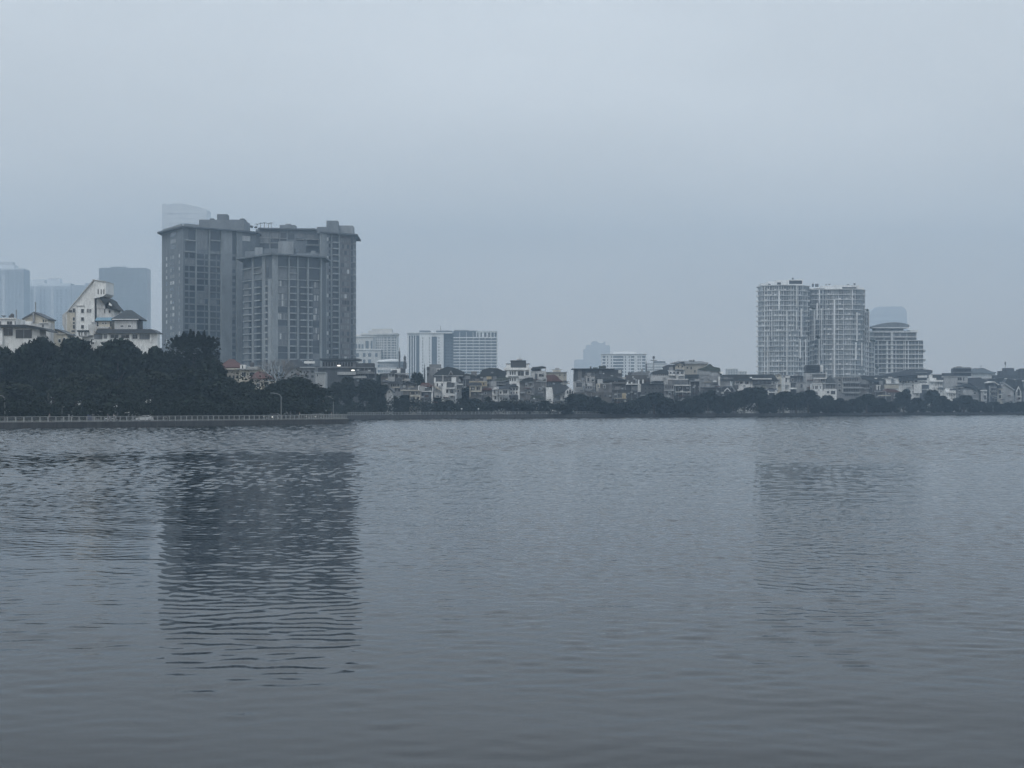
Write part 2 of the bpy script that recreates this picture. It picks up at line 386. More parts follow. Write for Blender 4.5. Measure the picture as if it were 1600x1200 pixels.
# ================================================================ big grey apartment tower (rear)
def rear_tower():
    root = thing("apartment_tower", "huge grey apartment slab left of centre, the taller rear one with overhanging roof", "apartment tower", (XP(400, 1170), 1170, LAND_Z))
    fh = 3.25; z0 = LAND_Z
    Lf = Fac(253, 1160, 286, 1120); Mf = Fac(286, 1120, 399, 1158)
    Cf = Fac(399, 1172, 499, 1180); Rf = Fac(499, 1158, 554, 1176); Ef = Fac(554, 1176, 556.5, 1215)
    zt = Mf.z(355.5, 286); zR = Rf.z(366.5, 530)
    zC = Cf.z(359, 450)
    body = MB()
    A, B, Cc = Lf.pt(253), Lf.pt(286), Mf.pt(399)
    body.plan([A, B, Cc, (Cc[0]+2, 1205), (A[0]+2, 1205)], z0, zt)
    body.build("wall", conc, root)
    b2 = MB(); a, b = Cf.pt(399.5), Cf.pt(499); b2.plan([a, b, (b[0], 1206), (a[0], 1206)], z0, zC); b2.build("wall", conc, root)
    b3 = MB(); a, b, c = Rf.pt(499.3), Rf.pt(554), Ef.pt(556.5); b3.plan([a, b, c, (a[0], c[1]-.5)], z0, zR); b3.build("wall", conc, root)
    # overhanging roof slabs: thin plates in plan
    r = MB()
    a, b, c = Lf.pt(253), Lf.pt(286), Mf.pt(399)
    r.plan([(a[0]-2.2, a[1]+6), (a[0]-2.0, a[1]-3), (b[0], b[1]-2.6), (c[0]+1.5, c[1]-2.4), (c[0]+1.5, 1206.5), (a[0]-2.2, 1206.5)], zt, zt+.75)
    r.build("roof_slab", concD, root)
    r = MB(); a, b = Cf.pt(400), Cf.pt(499); r.plan([(a[0]+1.6, a[1]-1.6), (b[0], b[1]-1.6), (b[0], 1206.3), (a[0]+1.6, 1206.3)], zC+.01, zC+.7); r.build("roof_slab", concD, root)
    r = MB(); a, b, c = Rf.pt(499.3), Rf.pt(554), Ef.pt(556.5)
    r.plan([(a[0], a[1]-2), (b[0]+1.6, b[1]-2.6), (c[0]+2.6, c[1]+1), (a[0], c[1]+1)], zR, zR+.75); r.build("roof_slab", concD, root)
    # parapet glass balustrade on the left, rooftop blocks
    p = MB(); Lf.box(p, 255, 285.8, zt+.76, zt+2.0, 0.4, -.25); Mf.box(p, 286.4, 311, zt+.76, zt+2.0, 0.4, -.25); p.build("parapet", concL, root)
    def block(name, x0, x1, y0, y1, Y, d, m, rz=None):
        b = MB().box(XP(x0, Y), XP(x1, Y), Y, Y+d, ZP(y1, Y) if rz is None else rz, ZP(y0, Y)); return b.build(name, m, root)
    zr = zt+.76
    block("roof_block", 311, 381.5, 343.2, 0, 1138+10, 26, conc, zr)
    block("roof_block", 339, 354.5, 334.6, 0, 1152, 9, conc, ZP(343.2, 1148)+.01)
    block("roof_block", 375, 381, 341.4, 0, 1150, 12, concD, ZP(343.2, 1148)+.01)
    block("roof_plant", 328, 334, 341.3, 0, 1151, 4, concD, ZP(343.2, 1148)+.01)
    block("roof_block", 437, 461, 351.5, 0, 1186, 9, conc, zC+.71)
    block("roof_block", 446, 454, 349.6, 0, 1188, 5, concL, ZP(351.5, 1186)+.01)
    block("roof_plant", 403, 436, 356.0, 0, 1185, 1.0, concD, zC+.71)
    block("roof_plant", 462, 492, 356.6, 0, 1185, .8, concD, zC+.71)
    block("roof_block", 495, 529, 354.5, 0, 1170, 14, conc, zR+.76)
    block("roof_block", 510, 527.5, 344.8, 0, 1173, 9, conc, ZP(354.5, 1170)+.01)
    block("roof_block", 529.2, 551, 352.4, 0, 1180, 14, concL, zR+.76)
    # openings
    dark, mid, light, slab, pier = [], [], [], [], []
    rnd = random.Random(4)
    zs = floors(Mf.z(394.5, 300), z0+6, fh)
    for cols, lo, hi in (((259.5, 261.2), .3, .8), ((266.2, 268.2), .3, .85), ((269.6, 272.2), .3, .85), ((279.4, 281), .3, .85)):
        for z in zs:
            m = MB(); Lf.box(m, cols[0], cols[1], z+fh*.3, z+fh*.82, .05, .2)
            (light if rnd.random() < .3 else mid if rnd.random() < .6 else dark).append(m)
    for yy in (367, 377, 386):
        m = MB(); z = Lf.z(yy+3, 270); Lf.box(m, 266.5, 274.5, z, z+1.9, .06, .2); (mid if yy == 377 else dark).append(m)
    def grid(fac, cols, zs, lo=.2, hi=.86, dst=dark):
        t = []; win_cols(fac, t, cols, zs, fh, lo, hi)
        for b in t: (mid if (dst is dark and rnd.random() < .13) else dst).append(b)
    grid(Mf, [(289, 294), (296.5, 304), (307, 318.5), (320.5, 324.5), (328, 337), (339, 343.3)], zs, .16, .88)
    # penthouse storeys
    zp = zs[0]+fh
    for (a, b, y0, y1, d) in ((294.5, 304.5, 357, 375, dark), (289.5, 304.5, 377.5, 391, dark), (306.5, 323.5, 358.5, 389, mid), (329, 343, 360, 375, dark), (329, 343, 377.5, 391.5, dark), (362, 368, 363, 397, dark), (378, 391, 361, 366.5, mid), (378, 391, 368, 376, light)):
        m = MB(); Mf.box(m, a, b, Mf.z(y1, a), Mf.z(y0, a), .07, .2); d.append(m)
    slabs(Mf, slab, 328.5, 343.4, [zs[0]+fh*1.02+.1, Mf.z(376.5, 335)], .45, .9)
    slabs(Mf, slab, 288.6, 304.8, [zs[0]+fh*1.0, Mf.z(376.3, 296)], .45, 1.0)
    # thin slab lines between floors of the grid
    slabs(Mf, slab, 288.7, 325.2, zs[1:], .16, .35, -.05); slabs(Mf, slab, 327.8, 343.6, zs[1:], .16, .35, -.05)
    for a, b in ((305, 306.6), (325.6, 327.4), (344.2, 361.2), (368.4, 377)):
        m = MB(); Mf.box(m, a, b, z0, zt-.01, .8 if b-a > 5 else .55, .1); pier.append(m)
    grid(Mf, [(361.8, 367.8)], zs, .22, .8)
    grid(Mf, [(380, 384), (387, 391)], zs[:2], .25, .8, mid)
    # setback centre: double-height penthouse windows above the front tower
    for (a, b, y0, y1, d) in ((403.5, 420.5, 362.5, 378.5, mid), (423, 436, 363, 372, mid), (423, 436, 373, 378, dark), (438, 447, 363.5, 376, dark), (450, 460, 366, 374, dark), (463, 474, 365, 370, mid), (463, 474, 372, 376, dark), (480, 491, 366.5, 373.5, mid), (480, 497, 375, 381.5, dark), (478, 498, 385, 394, dark), (403, 420, 381, 388, dark), (423, 436, 381, 388, dark)):
        m = MB(); Cf.box(m, a, b, Cf.z(y1, a), Cf.z(y0, a), .07, .2); d.append(m)
    slabs(Cf, slab, 402.5, 421.5, [Cf.z(371.5, 410), Cf.z(379.6, 410)], .3, .35)
    slabs(Cf, slab, 422, 448, [Cf.z(372.7, 430), Cf.z(380.2, 430)], .3, .5)
    slabs(Cf, slab, 463, 475, [Cf.z(374.4, 470)], .35, .8); slabs(Cf, slab, 477.5, 498, [Cf.z(374.7, 485), Cf.z(383.5, 485)], .4, 1.0)
    for a, b in ((401.3, 402.4), (421.3, 422.4), (436.7, 438), (448.2, 449.4)):
        m = MB(); Cf.box(m, a, b, Cf.z(393, a), zC-.02, .5, .1); pier.append(m)
    # right wing
    zr_ = floors(zR-1.2, z0+9, fh)
    m = MB(); Rf.box(m, 499.6, 508.5, z0, zR-.01, 1.1, .1); pier.append(m)
    for a, b in ((516.6, 518), (527.9, 530.2)):
        m = MB(); Rf.box(m, a, b, z0, zR-.02, .6, .1); pier.append(m)
    for k, z in enumerate(zr_):
        m = MB(); Rf.box(m, 510, 513.2, z+.7, z+2.6, .06, .2); (mid if k % 3 else light).append(m)
        m = MB(); Rf.box(m, 513.8, 516.2, z+.7, z+2.6, .06, .2); dark.append(m)
        m = MB(); Rf.box(m, 518.4, 527.6, z+.15, z+3.0, .06, .2); dark.append(m)  # flush dark pane stands in for the shade of the recessed balcony
        for a, b in ((532, 533.6), (534.6, 536.4), (537.6, 541), (541.8, 545)):
            m = MB(); Rf.box(m, a, b, z+.6, z+2.7, .3, .2)
            q = rnd.random(); (light if (q < .12 and a > 537) else mid if q < .75 else dark).append(m)
    balconies(Rf, slab, 518.2, 527.8, zr_, 1.2, .5)
    m = MB(); Rf.box(m, 530.4, 547, z0, zR-.03, .26, .1); o = m.build("wall_panel", brick, root)
    for z in zr_:
        m = MB(); Rf.box(m, 548.6, 551, z+.3, z+2.9, .06, .2); dark.append(m)
        m = MB(); Rf.box(m, 551.6, 553.6, z+.3, z+2.9, .06, .2); mid.append(m)
    balconies(Rf, slab, 551.2, 554.2, zr_, 1.0, .6)
    add_parts(root, dark, "window", glassB, 60); add_parts(root, mid, "window", glassM, 40); 
    if light: add_parts(root, light, "pale_window_blind", glassL, 40)  # pale blinds in their own colour, not glowing
    add_parts(root, slab, "balcony_slab", slabL, 60); add_parts(root, pier, "pier", concL)
    return zC, zR
rear_tower()

def front_tower():
    root = thing("apartment_tower", "lower grey apartment tower standing right in front of the huge grey slab", "apartment tower", (XP(440, 1100), 1100, LAND_Z))
    fh = 3.2; z0 = LAND_Z
    Lf = Fac(380, 1112, 425, 1080); Rf = Fac(425, 1080, 500.5, 1101)
    zt = Rf.z(398.5, 425)
    a, b, c = Lf.pt(380), Lf.pt(425), Rf.pt(500.5)
    MB().plan([a, b, c, (c[0], 1135), (a[0]+1, 1135)], z0, zt).build("wall", concD, root)
    MB().plan([(a[0]-3.2, a[1]-1), (b[0], b[1]-3), (c[0]+2.6, c[1]-2.4), (c[0]+2.6, 1136), (a[0]-3.2, 1136)], zt, zt+.8).build("roof_slab", conc, root)
    def block(name, x0, x1, y0, Y, d, m, rz): MB().box(XP(x0, Y), XP(x1, Y), Y, Y+d, rz, ZP(y0, Y)).build(name, m, root)
    rz = zt+.81
    block("roof_block", 383, 424, 392.5, 1117, 12, conc, rz); block("roof_block", 398, 410, 386.5, 1114, 2.5, concL, rz)
    block("roof_block", 413, 463, 388.5, 1119.5, 11, conc, rz+.01); block("roof_block", 434.5, 458, 377.3, 1116, 3.2, concL, rz)
    block("roof_block", 464, 497, 396.0, 1108, 14, conc, rz); block("roof_block", 486, 492, 391.8, 1109, 4, concL, rz+.02)
    dark, mid, light, slab, pier = [], [], [], [], []
    rnd = random.Random(8)
    zs = floors(Rf.z(437.5, 440), z0+4, fh)
    # piers
    for a, b in ((394.2, 397.2), (410.2, 415.5)):
        m = MB(); Lf.box(m, a, b, z0, zt-.01, .35, .1); pier.append(m)
    m = MB(); Lf.box(m, 420.5, 424.9, z0, Lf.z(436, 422), .7, .1); pier.append(m)
    for a, b, o in ((425.2, 433, .7), (449.3, 451.2, .9), (463.2, 466, .5), (478.8, 481, .9), (499.2, 501.3, .9)):
        m = MB(); Rf.box(m, a, b, z0, zt-.01, o, .1); pier.append(m)
    # top double storeys: big dark glazed bays
    for f, a, b, y0, y1, d in ((Lf, 381, 393.5, 405, 418, dark), (Lf, 398, 409.5, 403, 417, dark), (Lf, 381.5, 393.5, 420, 437, mid), (Lf, 399, 409.5, 418.5, 426, mid), (Lf, 399, 409.5, 428, 436, mid), (Lf, 416.2, 420, 418, 434, dark),
        (Rf, 434, 448.6, 403.5, 416, dark), (Rf, 452, 463, 403.5, 416, dark), (Rf, 466.5, 478.2, 404, 417, dark), (Rf, 481.6, 498.6, 404.5, 418, dark), (Rf, 434, 448.6, 418, 436, mid), (Rf, 452, 464, 419, 426, mid), (Rf, 452, 464, 428, 436, mid), (Rf, 466.5, 478.2, 420, 436.5, dark), (Rf, 481.6, 498.6, 420.5, 436.5, dark)):
        m = MB(); f.box(m, a, b, f.z(y1, a), f.z(y0, a), .07, .2); d.append(m)
    slabs(Rf, slab, 433.2, 449.2, [Rf.z(417.6, 440), Rf.z(437.4, 440)], .35, .9); slabs(Rf, slab, 451.4, 478.6, [Rf.z(418.4, 465), Rf.z(438, 465)], .35, .8)
    slabs(Rf, slab, 481.2, 499, [Rf.z(419.6, 490), Rf.z(438.6, 490)], .35, .8); slabs(Rf, slab, 451.4, 463, [Rf.z(427.3, 455)], .35, .8)
    slabs(Lf, slab, 380.5, 393.8, [Lf.z(420.4, 390), Lf.z(439.5, 390)], .35, .8); slabs(Lf, slab, 398, 410, [Lf.z(418.6, 405), Lf.z(427.6, 405), Lf.z(437.6, 405)], .35, .8)
    for z in zs:
        for f, a, b, lo, hi, kind in ((Lf, 381.5, 388.5, .1, .85, 'm'), (Lf, 390, 393.6, .1, .9, 'd'), (Lf, 401, 409, .1, .9, 'd'), (Lf, 416.2, 420.4, .08, .92, 'd'), (Lf, 412.2, 413.4, .3, .8, 'l'),
                (Rf, 434, 448.6, .06, .93, 'c'), (Rf, 452, 461, .08, .92, 'd'), (Rf, 468, 477.8, .08, .92, 'd'), (Rf, 481.4, 486.4, .08, .92, 'd'), (Rf, 489.5, 498.5, .08, .92, 'c')):
            q = rnd.random()
            if kind == 'c':
                n = 5; w = (b-a)/n
                if q < .45:
                    for k in range(n):
                        m = MB(); f.box(m, a+k*w+.15, a+(k+1)*w-.25, z+fh*lo, z+fh*hi, .07, .2); (light if (rnd.random() < .22) else mid).append(m)
                else:
                    m = MB(); f.box(m, a, b, z+fh*lo, z+fh*hi, .07, .2); (mid if q < .8 else dark).append(m)
            else:
                m = MB(); f.box(m, a, b, z+fh*lo, z+fh*hi, .07, .2); {'m': mid, 'd': dark, 'l': light}[kind].append(m)
    balconies(Lf, slab, 381, 393.8, zs, .6, .35); balconies(Lf, slab, 400.5, 409.5, zs, 1.1, .4); balconies(Lf, slab, 416, 420.6, zs, 1.0, .6)  # dark panes behind these balconies paint the shade of their recesses
    slabs(Rf, slab, 433.4, 449, zs, .16, .3); balconies(Rf, slab, 451.4, 461.5, zs, 1.1, .4); balconies(Rf, slab, 467.5, 478.4, zs, 1.1, .4); balconies(Rf, slab, 481.2, 486.8, zs, 1.0, .4)
    add_parts(root, dark, "window", glassB, 60); add_parts(root, mid, "window", glassM, 40); add_parts(root, light, "pale_window_blind", glassL, 30)
    add_parts(root, slab, "balcony_slab", slabL, 90); add_parts(root, pier, "pier", concL)
front_tower()

# ================================================================ white twin towers, right
glassT = mat("tower_window_glass", (0.17, 0.185, 0.20), 0.3, 0.2, 0.8, 0.1, island=0.3)
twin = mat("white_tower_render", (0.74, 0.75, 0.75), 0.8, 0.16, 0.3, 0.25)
twinD = mat("grey_tile_panel", (0.44, 0.46, 0.475), 0.8, 0.2, 0.3, 0.25)  # mid-grey wall tone between the white slabs and piers
def arc_tower(label, Y, pts, ytop, steps, piers, crown, seed, fh=3.27, zbot=LAND_Z, wpat=None, back=26):
    """pts: (px, dY) plan points of the curved front; steps: lower tiers (pxa, pxb, dY, ytop) added on the right"""
    root = thing("apartment_tower", label, "apartment tower", (XP((pts[0][0]+pts[-1][0])/2, Y), Y, zbot))
    rnd = random.Random(seed)
    P = [(XP(p, Y+d), Y+d) for p, d in pts]
    zt = ZP(ytop, Y)
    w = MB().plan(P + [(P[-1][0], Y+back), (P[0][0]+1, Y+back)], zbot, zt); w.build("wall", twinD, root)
    dark, mid, slab, pier, rail = [], [], [], [], []; tys = {}
    tiers = [([(pts[k], pts[k+1]) for k in range(len(pts)-1)], zt)]
    for (pa, pb, da, db, yt) in steps:
        z1 = ZP(yt, Y+da); a = (XP(pa, Y+da), Y+da); b = (XP(pb, Y+db), Y+db)
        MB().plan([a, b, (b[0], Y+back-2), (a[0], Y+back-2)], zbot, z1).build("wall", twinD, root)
        tiers.append(([((pa, da), (pb, db))], z1))
        r = MB().plan([(a[0], a[1]-.9), (b[0]+.8, b[1]-.9), (b[0]+.8, Y+back-1.5), (a[0], Y+back-1.5)], z1+.01, z1+.35); r.build("terrace_slab", twin, root)
        # terrace shrubs and parapet
        c_ = bpy.data.objects.new("terrace_plants", None)
        sb = MB(); rq = random.Random(int(pa))
        for i in range(9):
            u = rq.random(); sb.lathe((a[0]+(b[0]-a[0])*u, a[1]+.6+rq.random(), z1+.36), [(.3, 0), (.7, .5), (.6, 1.1), (.15, 1.6*rq.uniform(.7, 1.2))], 7)
        sb.build("terrace_plants", mat("terrace_leaves", (0.04, 0.05, 0.03), 0.9), root); bpy.data.objects.remove(c_)
        q = MB().plan([(a[0], a[1]-.5), (b[0]+.4, b[1]-.5), (b[0]+.4, b[1]-.3), (a[0], a[1]-.3)], z1+.36, z1+1.2); q.build("parapet", twin, root)
    for ti, (segs, z1) in enumerate(tiers):
        zs = floors(z1, zbot+2, fh)
        for z in zs:
            s = MB(); 
            for (p, da), (q, db) in segs:
                f = Fac(p, Y+da, q, Y+db); f.box(s, p, q, z-.13, z+.11, .6, .1)
            slab.append(s)
        for (p, da), (q, db) in segs:
            f = Fac(p, Y+da, q, Y+db)
            n = max(1, int(round((q-p)/3.6))); wd = (q-p)/n
            for z in zs:
                for k in range(n):
                    a = p+k*wd+.35; b = p+(k+1)*wd-.35; r = rnd.random()
                    m = MB()
                    ty = tys[(ti, k, round(p))] if (ti, k, round(p)) in tys else tys.setdefault((ti, k, round(p)), rnd.choice('aabbccd'))
                    if r < .12: ty = rnd.choice('abcd')
                    dst = mid if rnd.random() < .10 else dark
                    if ty == 'a': f.box(m, a, b, z+.3, z+fh*.86, .05, .2); dst.append(m)
                    elif ty == 'b': f.box(m, a+.3, b-.5, z+.95, z+fh*.8, .05, .2); dst.append(m)
                    elif ty == 'c':
                        f.box(m, a, (a+b)/2-.25, z+.3, z+fh*.86, .05, .2); dst.append(m); m = MB(); f.box(m, (a+b)/2+.35, b, z+1.0, z+fh*.8, .05, .2); dark.append(m)
                    else: f.box(m, (a+b)/2-.1, b, z+.3, z+fh*.88, .05, .2); dst.append(m)
                    if ty in 'bd' : m = MB(); f.box(m, b-.05, b+.55, z+.12, z+fh*.95, .28, .1); pier.append(m)
                    if rnd.random() < .16: m = MB(); f.box(m, a, b, z+.12, z+1.05, .52, -.42); slab.append(m)
    for (p, w_, y0, y1, o) in piers:
        d = 0
        for (q, dq), (r_, dr) in zip(pts, pts[1:]):
            if q <= p <= r_: d = dq + (dr-dq)*(p-q)/(r_-q)
        else:
            for (pa, pb, da, db, yt) in steps:
                if pa <= p <= pb and p > pts[-1][0]: d = da
        YY = Y+d; z1 = ZP(y0, YY); z2 = max(zbot, ZP(y1, YY))
        pier.append(MB().box(XP(p-w_/2, YY), XP(p+w_/2, YY), YY-o, YY+.1, z2, z1))
    for c in crown:
        nm, x0, x1, y0, dy, dd, m_, dz = c
        YY = Y+dy; MB().box(XP(x0, YY), XP(x1, YY), YY, YY+dd, zt+dz, ZP(y0, YY)).build(nm, m_, root)
    lid = MB().plan([(P[0][0]-.8, P[0][1])] + [(x, y-1.0) for x, y in P] + [(P[-1][0]+.8, P[-1][1]), (P[-1][0]+.8, Y+back+.5), (P[0][0], Y+back+.5)], zt+.01, zt+.5); lid.build("roof_slab", twin, root)
    # stacked end balconies on the left edge
    if wpat:
        for z in floors(zt, zbot+4, fh):
            rail.append(MB().lathe((P[0][0]+.3, P[0][1]+2.2, z), [(1.6, -.12), (1.75, .1), (1.75, .9), (1.5, .9)], 10))
        add_parts(root, rail, "end_balcony", twin, 40)
    add_parts(root, dark, "window", glassT, 60); add_parts(root, mid, "window", glassM, 30); add_parts(root, slab, "floor_slab", twin, 60); add_parts(root, pier, "pier", twin, 60)
    return root, zt
arc_tower("white stepped apartment tower right of centre, the taller left one of the joined pair", 1450,
    [(1185.5, 12), (1190, 4), (1199, 0), (1217, -4), (1236, -4), (1251, 0), (1264.5, 8)], 446.5,
    [(1264.6, 1272, 9, 12, 484.5), (1272.1, 1279, 11, 14, 530)],
    [(1199.6, 1.3, 524, 592, 1.5), (1217.2, 2.6, 455, 485, 1.6), (1229.3, 2.0, 485, 600, 1.7), (1244.6, 1.5, 485, 515, 1.4), (1250, 2.2, 530, 560, 1.4), (1251.5, 2.2, 482, 526, 1.9), (1258.5, 1.6, 530, 575, 1.6), (1244.8, 1.8, 446, 481, 1.2), (1205.5, 1.0, 486, 530, 1.2), (1195, .7, 447, 585, 1.1), (1271.4, .8, 485, 532, 6), (1278.6, .8, 530, 572, 6)],
    [("roof_block", 1189, 1200, 442.8, 4, 14, twin, .5), ("roof_block", 1200.2, 1212, 439.6, 5, 14, twin, .5), ("roof_block", 1212.2, 1231, 437.4, 6, 13, twin, .5), ("roof_block", 1231.2, 1254.5, 436.8, 2, 14, twin, .5), ("penthouse_window", 1233, 1253, 438.3, 1.8, .1, glassD, 1.3), ("penthouse_window", 1214.5, 1220, 441.2, 5.8, .1, glassD, .9), ("penthouse_window", 1200.5, 1204, 443.2, 4.9, .1, glassD, .7), ("roof_plant", 1237.8, 1240, 434, 8, 1.5, concD, 4.2)], 3, wpat=True)
arc_tower("white stepped apartment tower right of centre, the right one of the joined pair", 1466,
    [(1265, 0), (1281, -4), (1290, -1), (1303, -3), (1318, -5), (1332, -5), (1344, -1), (1351, 6)], 453,
    [(1351.1, 1357, 7, 9, 487.5), (1357.1, 1366, 9, 12, 535), (1366.1, 1372, 14, 17, 577)],
    [(1303.2, 2.6, 469, 604, 2.2), (1283.2, 1.2, 482, 563, 1.6), (1276.5, 2.4, 474, 500, 1.4), (1280, 1.6, 453, 474, 1.3), (1331.6, 1.5, 453, 484, 1.4), (1338.5, 1.8, 488, 533, 1.6), (1337, 2.0, 535, 563, 1.6), (1346, 1.6, 535, 572, 1.7), (1317.5, .8, 470, 600, 1.1), (1356.6, .7, 487, 535, 5)],
    [("roof_block", 1266, 1290, 449.3, 4, 12, twin, .5), ("roof_block", 1285, 1303, 446.2, 7, 11, twin, .5), ("roof_block", 1290, 1331, 447.3, 3, 3.6, twin, .5), ("roof_block", 1304, 1343, 445.6, 7, 11, twin, .5), ("penthouse_window", 1271, 1289, 450.6, 3.8, .1, glassD, 1.0), ("penthouse_window", 1316, 1338, 448.6, 2.8, .1, glassD, 1.0), ("roof_plant", 1269, 1271.6, 443, 9, 1.5, concD, 2.5), ("roof_plant", 1274, 1279, 443.6, 9, 1.5, concD, 2.5), ("roof_plant", 1290, 1292, 444, 12, 1.5, concD, 4), ("roof_plant", 1294.8, 1297.5, 443.6, 12, 1.5, concD, 4), ("roof_plant", 1324, 1327, 444, 12, 1.5, concD, 4), ("roof_plant", 1334, 1337, 442.6, 12, 1.5, concD, 4), ("roof_block", 1343.2, 1350, 449.8, 9, 8, twin, .5)], 5)

def dome_building():
    Y = 1500; root = thing("apartment_building", "pale apartment block with a low arched roof, right of the white twin towers", "apartment building", (XP(1400, Y), Y, LAND_Z))
    fh = 3.1; f = Fac(1358, Y, 1442, Y)
    tiers = [(1359, 1432, 516.5, 0), (1359, 1442, 532, 1.5)]
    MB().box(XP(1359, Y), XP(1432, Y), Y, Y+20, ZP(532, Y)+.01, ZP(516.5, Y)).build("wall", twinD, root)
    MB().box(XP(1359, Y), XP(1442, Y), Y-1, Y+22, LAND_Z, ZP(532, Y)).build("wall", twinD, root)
    # arched roof
    pts = [(1357, 511.5), (1364, 509.4), (1370, 507.4), (1378, 505.4), (1388, 504.1), (1398, 503.6), (1408, 504.4), (1415, 505.8), (1420.5, 507.4), (1420.5, 511.5)]
    MB().elev([(XP(a, Y), ZP(b, Y)) for a, b in pts], Y-.5, Y+16).build("roof", conc, root)
    MB().box(XP(1363, Y), XP(1419, Y), Y-1.2, Y+17, ZP(512.8, Y), ZP(511.6, Y)).build("eaves", twin, root)
    MB().box(XP(1368, Y), XP(1412, Y), Y+1, Y+14, ZP(516.5, Y)+.01, ZP(512.8, Y)).build("wall", concD, root)
    MB().box(XP(1357.5, Y), XP(1434, Y), Y-1.6, Y+20.5, ZP(519.4, Y), ZP(518.3, Y)).build("floor_slab", twin, root)
    MB().box(XP(1421, Y), XP(1433.5, Y), Y-1.2, Y+18, ZP(518.2, Y), ZP(515.5, Y)).build("parapet", twin, root)
    slab, dark, mid, pier = [], [], [], []
    z = ZP(526.5, Y); slab.append(MB().box(XP(1358, Y), XP(1433, Y), Y-1.6, Y+.1, z-.2, z+.2))
    zz = ZP(532, Y)
    k = 0
    while zz > LAND_Z+3:
        ex = 1442 + (1.5 if k % 2 else 0) + (2 if k in (2, 4, 6) else 0)
        slab.append(MB().box(XP(1358, Y), XP(ex, Y), Y-2.4, Y-.9, zz-.2, zz+.2))
        if k in (2, 4, 6): slab.append(MB().lathe((XP(1443.5, Y), Y+1, zz-1.8), [(.5, 0), (1.6, .9), (1.6, 1.8), (.4, 2.6)], 10))
        for a, b, t in ((1366.3, 1370.5, 0), (1373, 1377, 0), (1378, 1383.5, 1), (1387.6, 1390.8, 0), (1395.3, 1398.5, 0), (1400, 1405, 1), (1405.6, 1410.6, 0), (1412, 1413, 0), (1415, 1417.6, 0), (1419.6, 1424, 1), (1425, 1428.5, 0), (1430.5, 1434, 0), (1435.4, 1438, 0), (1439, 1441.5, 0), (1360, 1364, 1)):
            m = MB().box(XP(a, Y), XP(b, Y), Y-1.06, Y-.9, zz-fh+.45, zz-.45); (mid if (t and R.random() < .5) else dark).append(m)
        zz -= fh; k += 1
    for a, b in ((1368, 1379.5), (1381, 1393), (1395, 1406), (1407.5, 1411)):
        dark.append(MB().box(XP(a, Y), XP(b, Y), Y+.94, Y+1.1, ZP(516.3, Y), ZP(513.3, Y)))
    for a, b, y0, y1 in ((1366, 1379, 520.6, 525.2), (1381, 1393, 520.6, 525.2), (1398, 1405, 520.8, 525.5), (1408, 1416, 520.8, 525.5), (1418, 1430, 519.8, 525.8), (1368, 1380, 528, 531.4), (1383, 1393, 528, 531.4), (1398, 1414, 528, 531.4), (1418, 1431, 528, 531.4)):
        mid.append(MB().box(XP(a, Y), XP(b, Y), Y-.06, Y+.1, ZP(y1, Y), ZP(y0, Y)))
    for a, b, y0 in ((1371, 1372.4, 533), (1384.6, 1386.6, 533), (1391.4, 1394.8, 519.5), (1399, 1399.8, 533), (1411.2, 1411.9, 533), (1413.4, 1414.6, 533), (1418, 1419.2, 533), (1434.4, 1435.2, 533)):
        pier.append(MB().box(XP(a, Y), XP(b, Y), Y-1.9, Y-.9, LAND_Z, ZP(y0, Y)))
    add_parts(root, dark, "window", glassT, 60); add_parts(root, mid, "window", glassM, 36); add_parts(root, slab, "floor_slab", twin); add_parts(root, pier, "pier", twin)
dome_building()

# ================================================================ hazy blocks farther off
def slab_building(label, Y, x0, x1, ytop, wall_m, cols=(), fhp=5.0, ystart=None, lo=.2, hi=.8, depth=25, extras=(), name="office_building", cat="office building", wm=None, bands=None, band_m=None, frame=None):
    root = thing(name, label, cat, (XP((x0+x1)/2, Y), Y, LAND_Z))
    MB().box(XP(x0, Y), XP(x1, Y), Y, Y+depth, LAND_Z, ZP(ytop, Y)).build("wall", wall_m, root)
    k = 0
    for ex in extras:                       # (name, xa, xb, ya, yb, m, out, dep)
        nm, xa, xb, ya, yb, m, out, dep = ex; k += 1
        zb = LAND_Z-.01*k if yb is None else ZP(yb, Y)
        MB().box(XP(xa, Y), XP(xb, Y), Y-out, Y-out+dep, zb, ZP(ya, Y)).build(nm, m, root)
    win = []
    y = (ystart or ytop+3)
    while y < 596:
        for a, b in cols: win.append(MB().box(XP(a, Y), XP(b, Y), Y-.12, Y+.2, ZP(y+fhp*hi, Y), ZP(y+fhp*lo, Y)))
        y += fhp
    add_parts(root, win, "window", wm or glassD, 90)
    if bands:
        bb = []; (a, b, y0, y1, dy, th, out) = bands; y = y0
        while y < y1: bb.append(MB().box(XP(a, Y), XP(b, Y), Y-out, Y+.1, ZP(y+th, Y), ZP(y, Y))); y += dy
        add_parts(root, bb, "floor_band", band_m or white)
    return root

hotelW = mat("white_hotel_cladding", (0.80, 0.81, 0.81), 0.7, 0.08, 0.1, 0.1)
hotelD = mat("grey_glass_curtain_wall", (0.17, 0.20, 0.235), 0.3, 0.1, 0.2, 0.1)
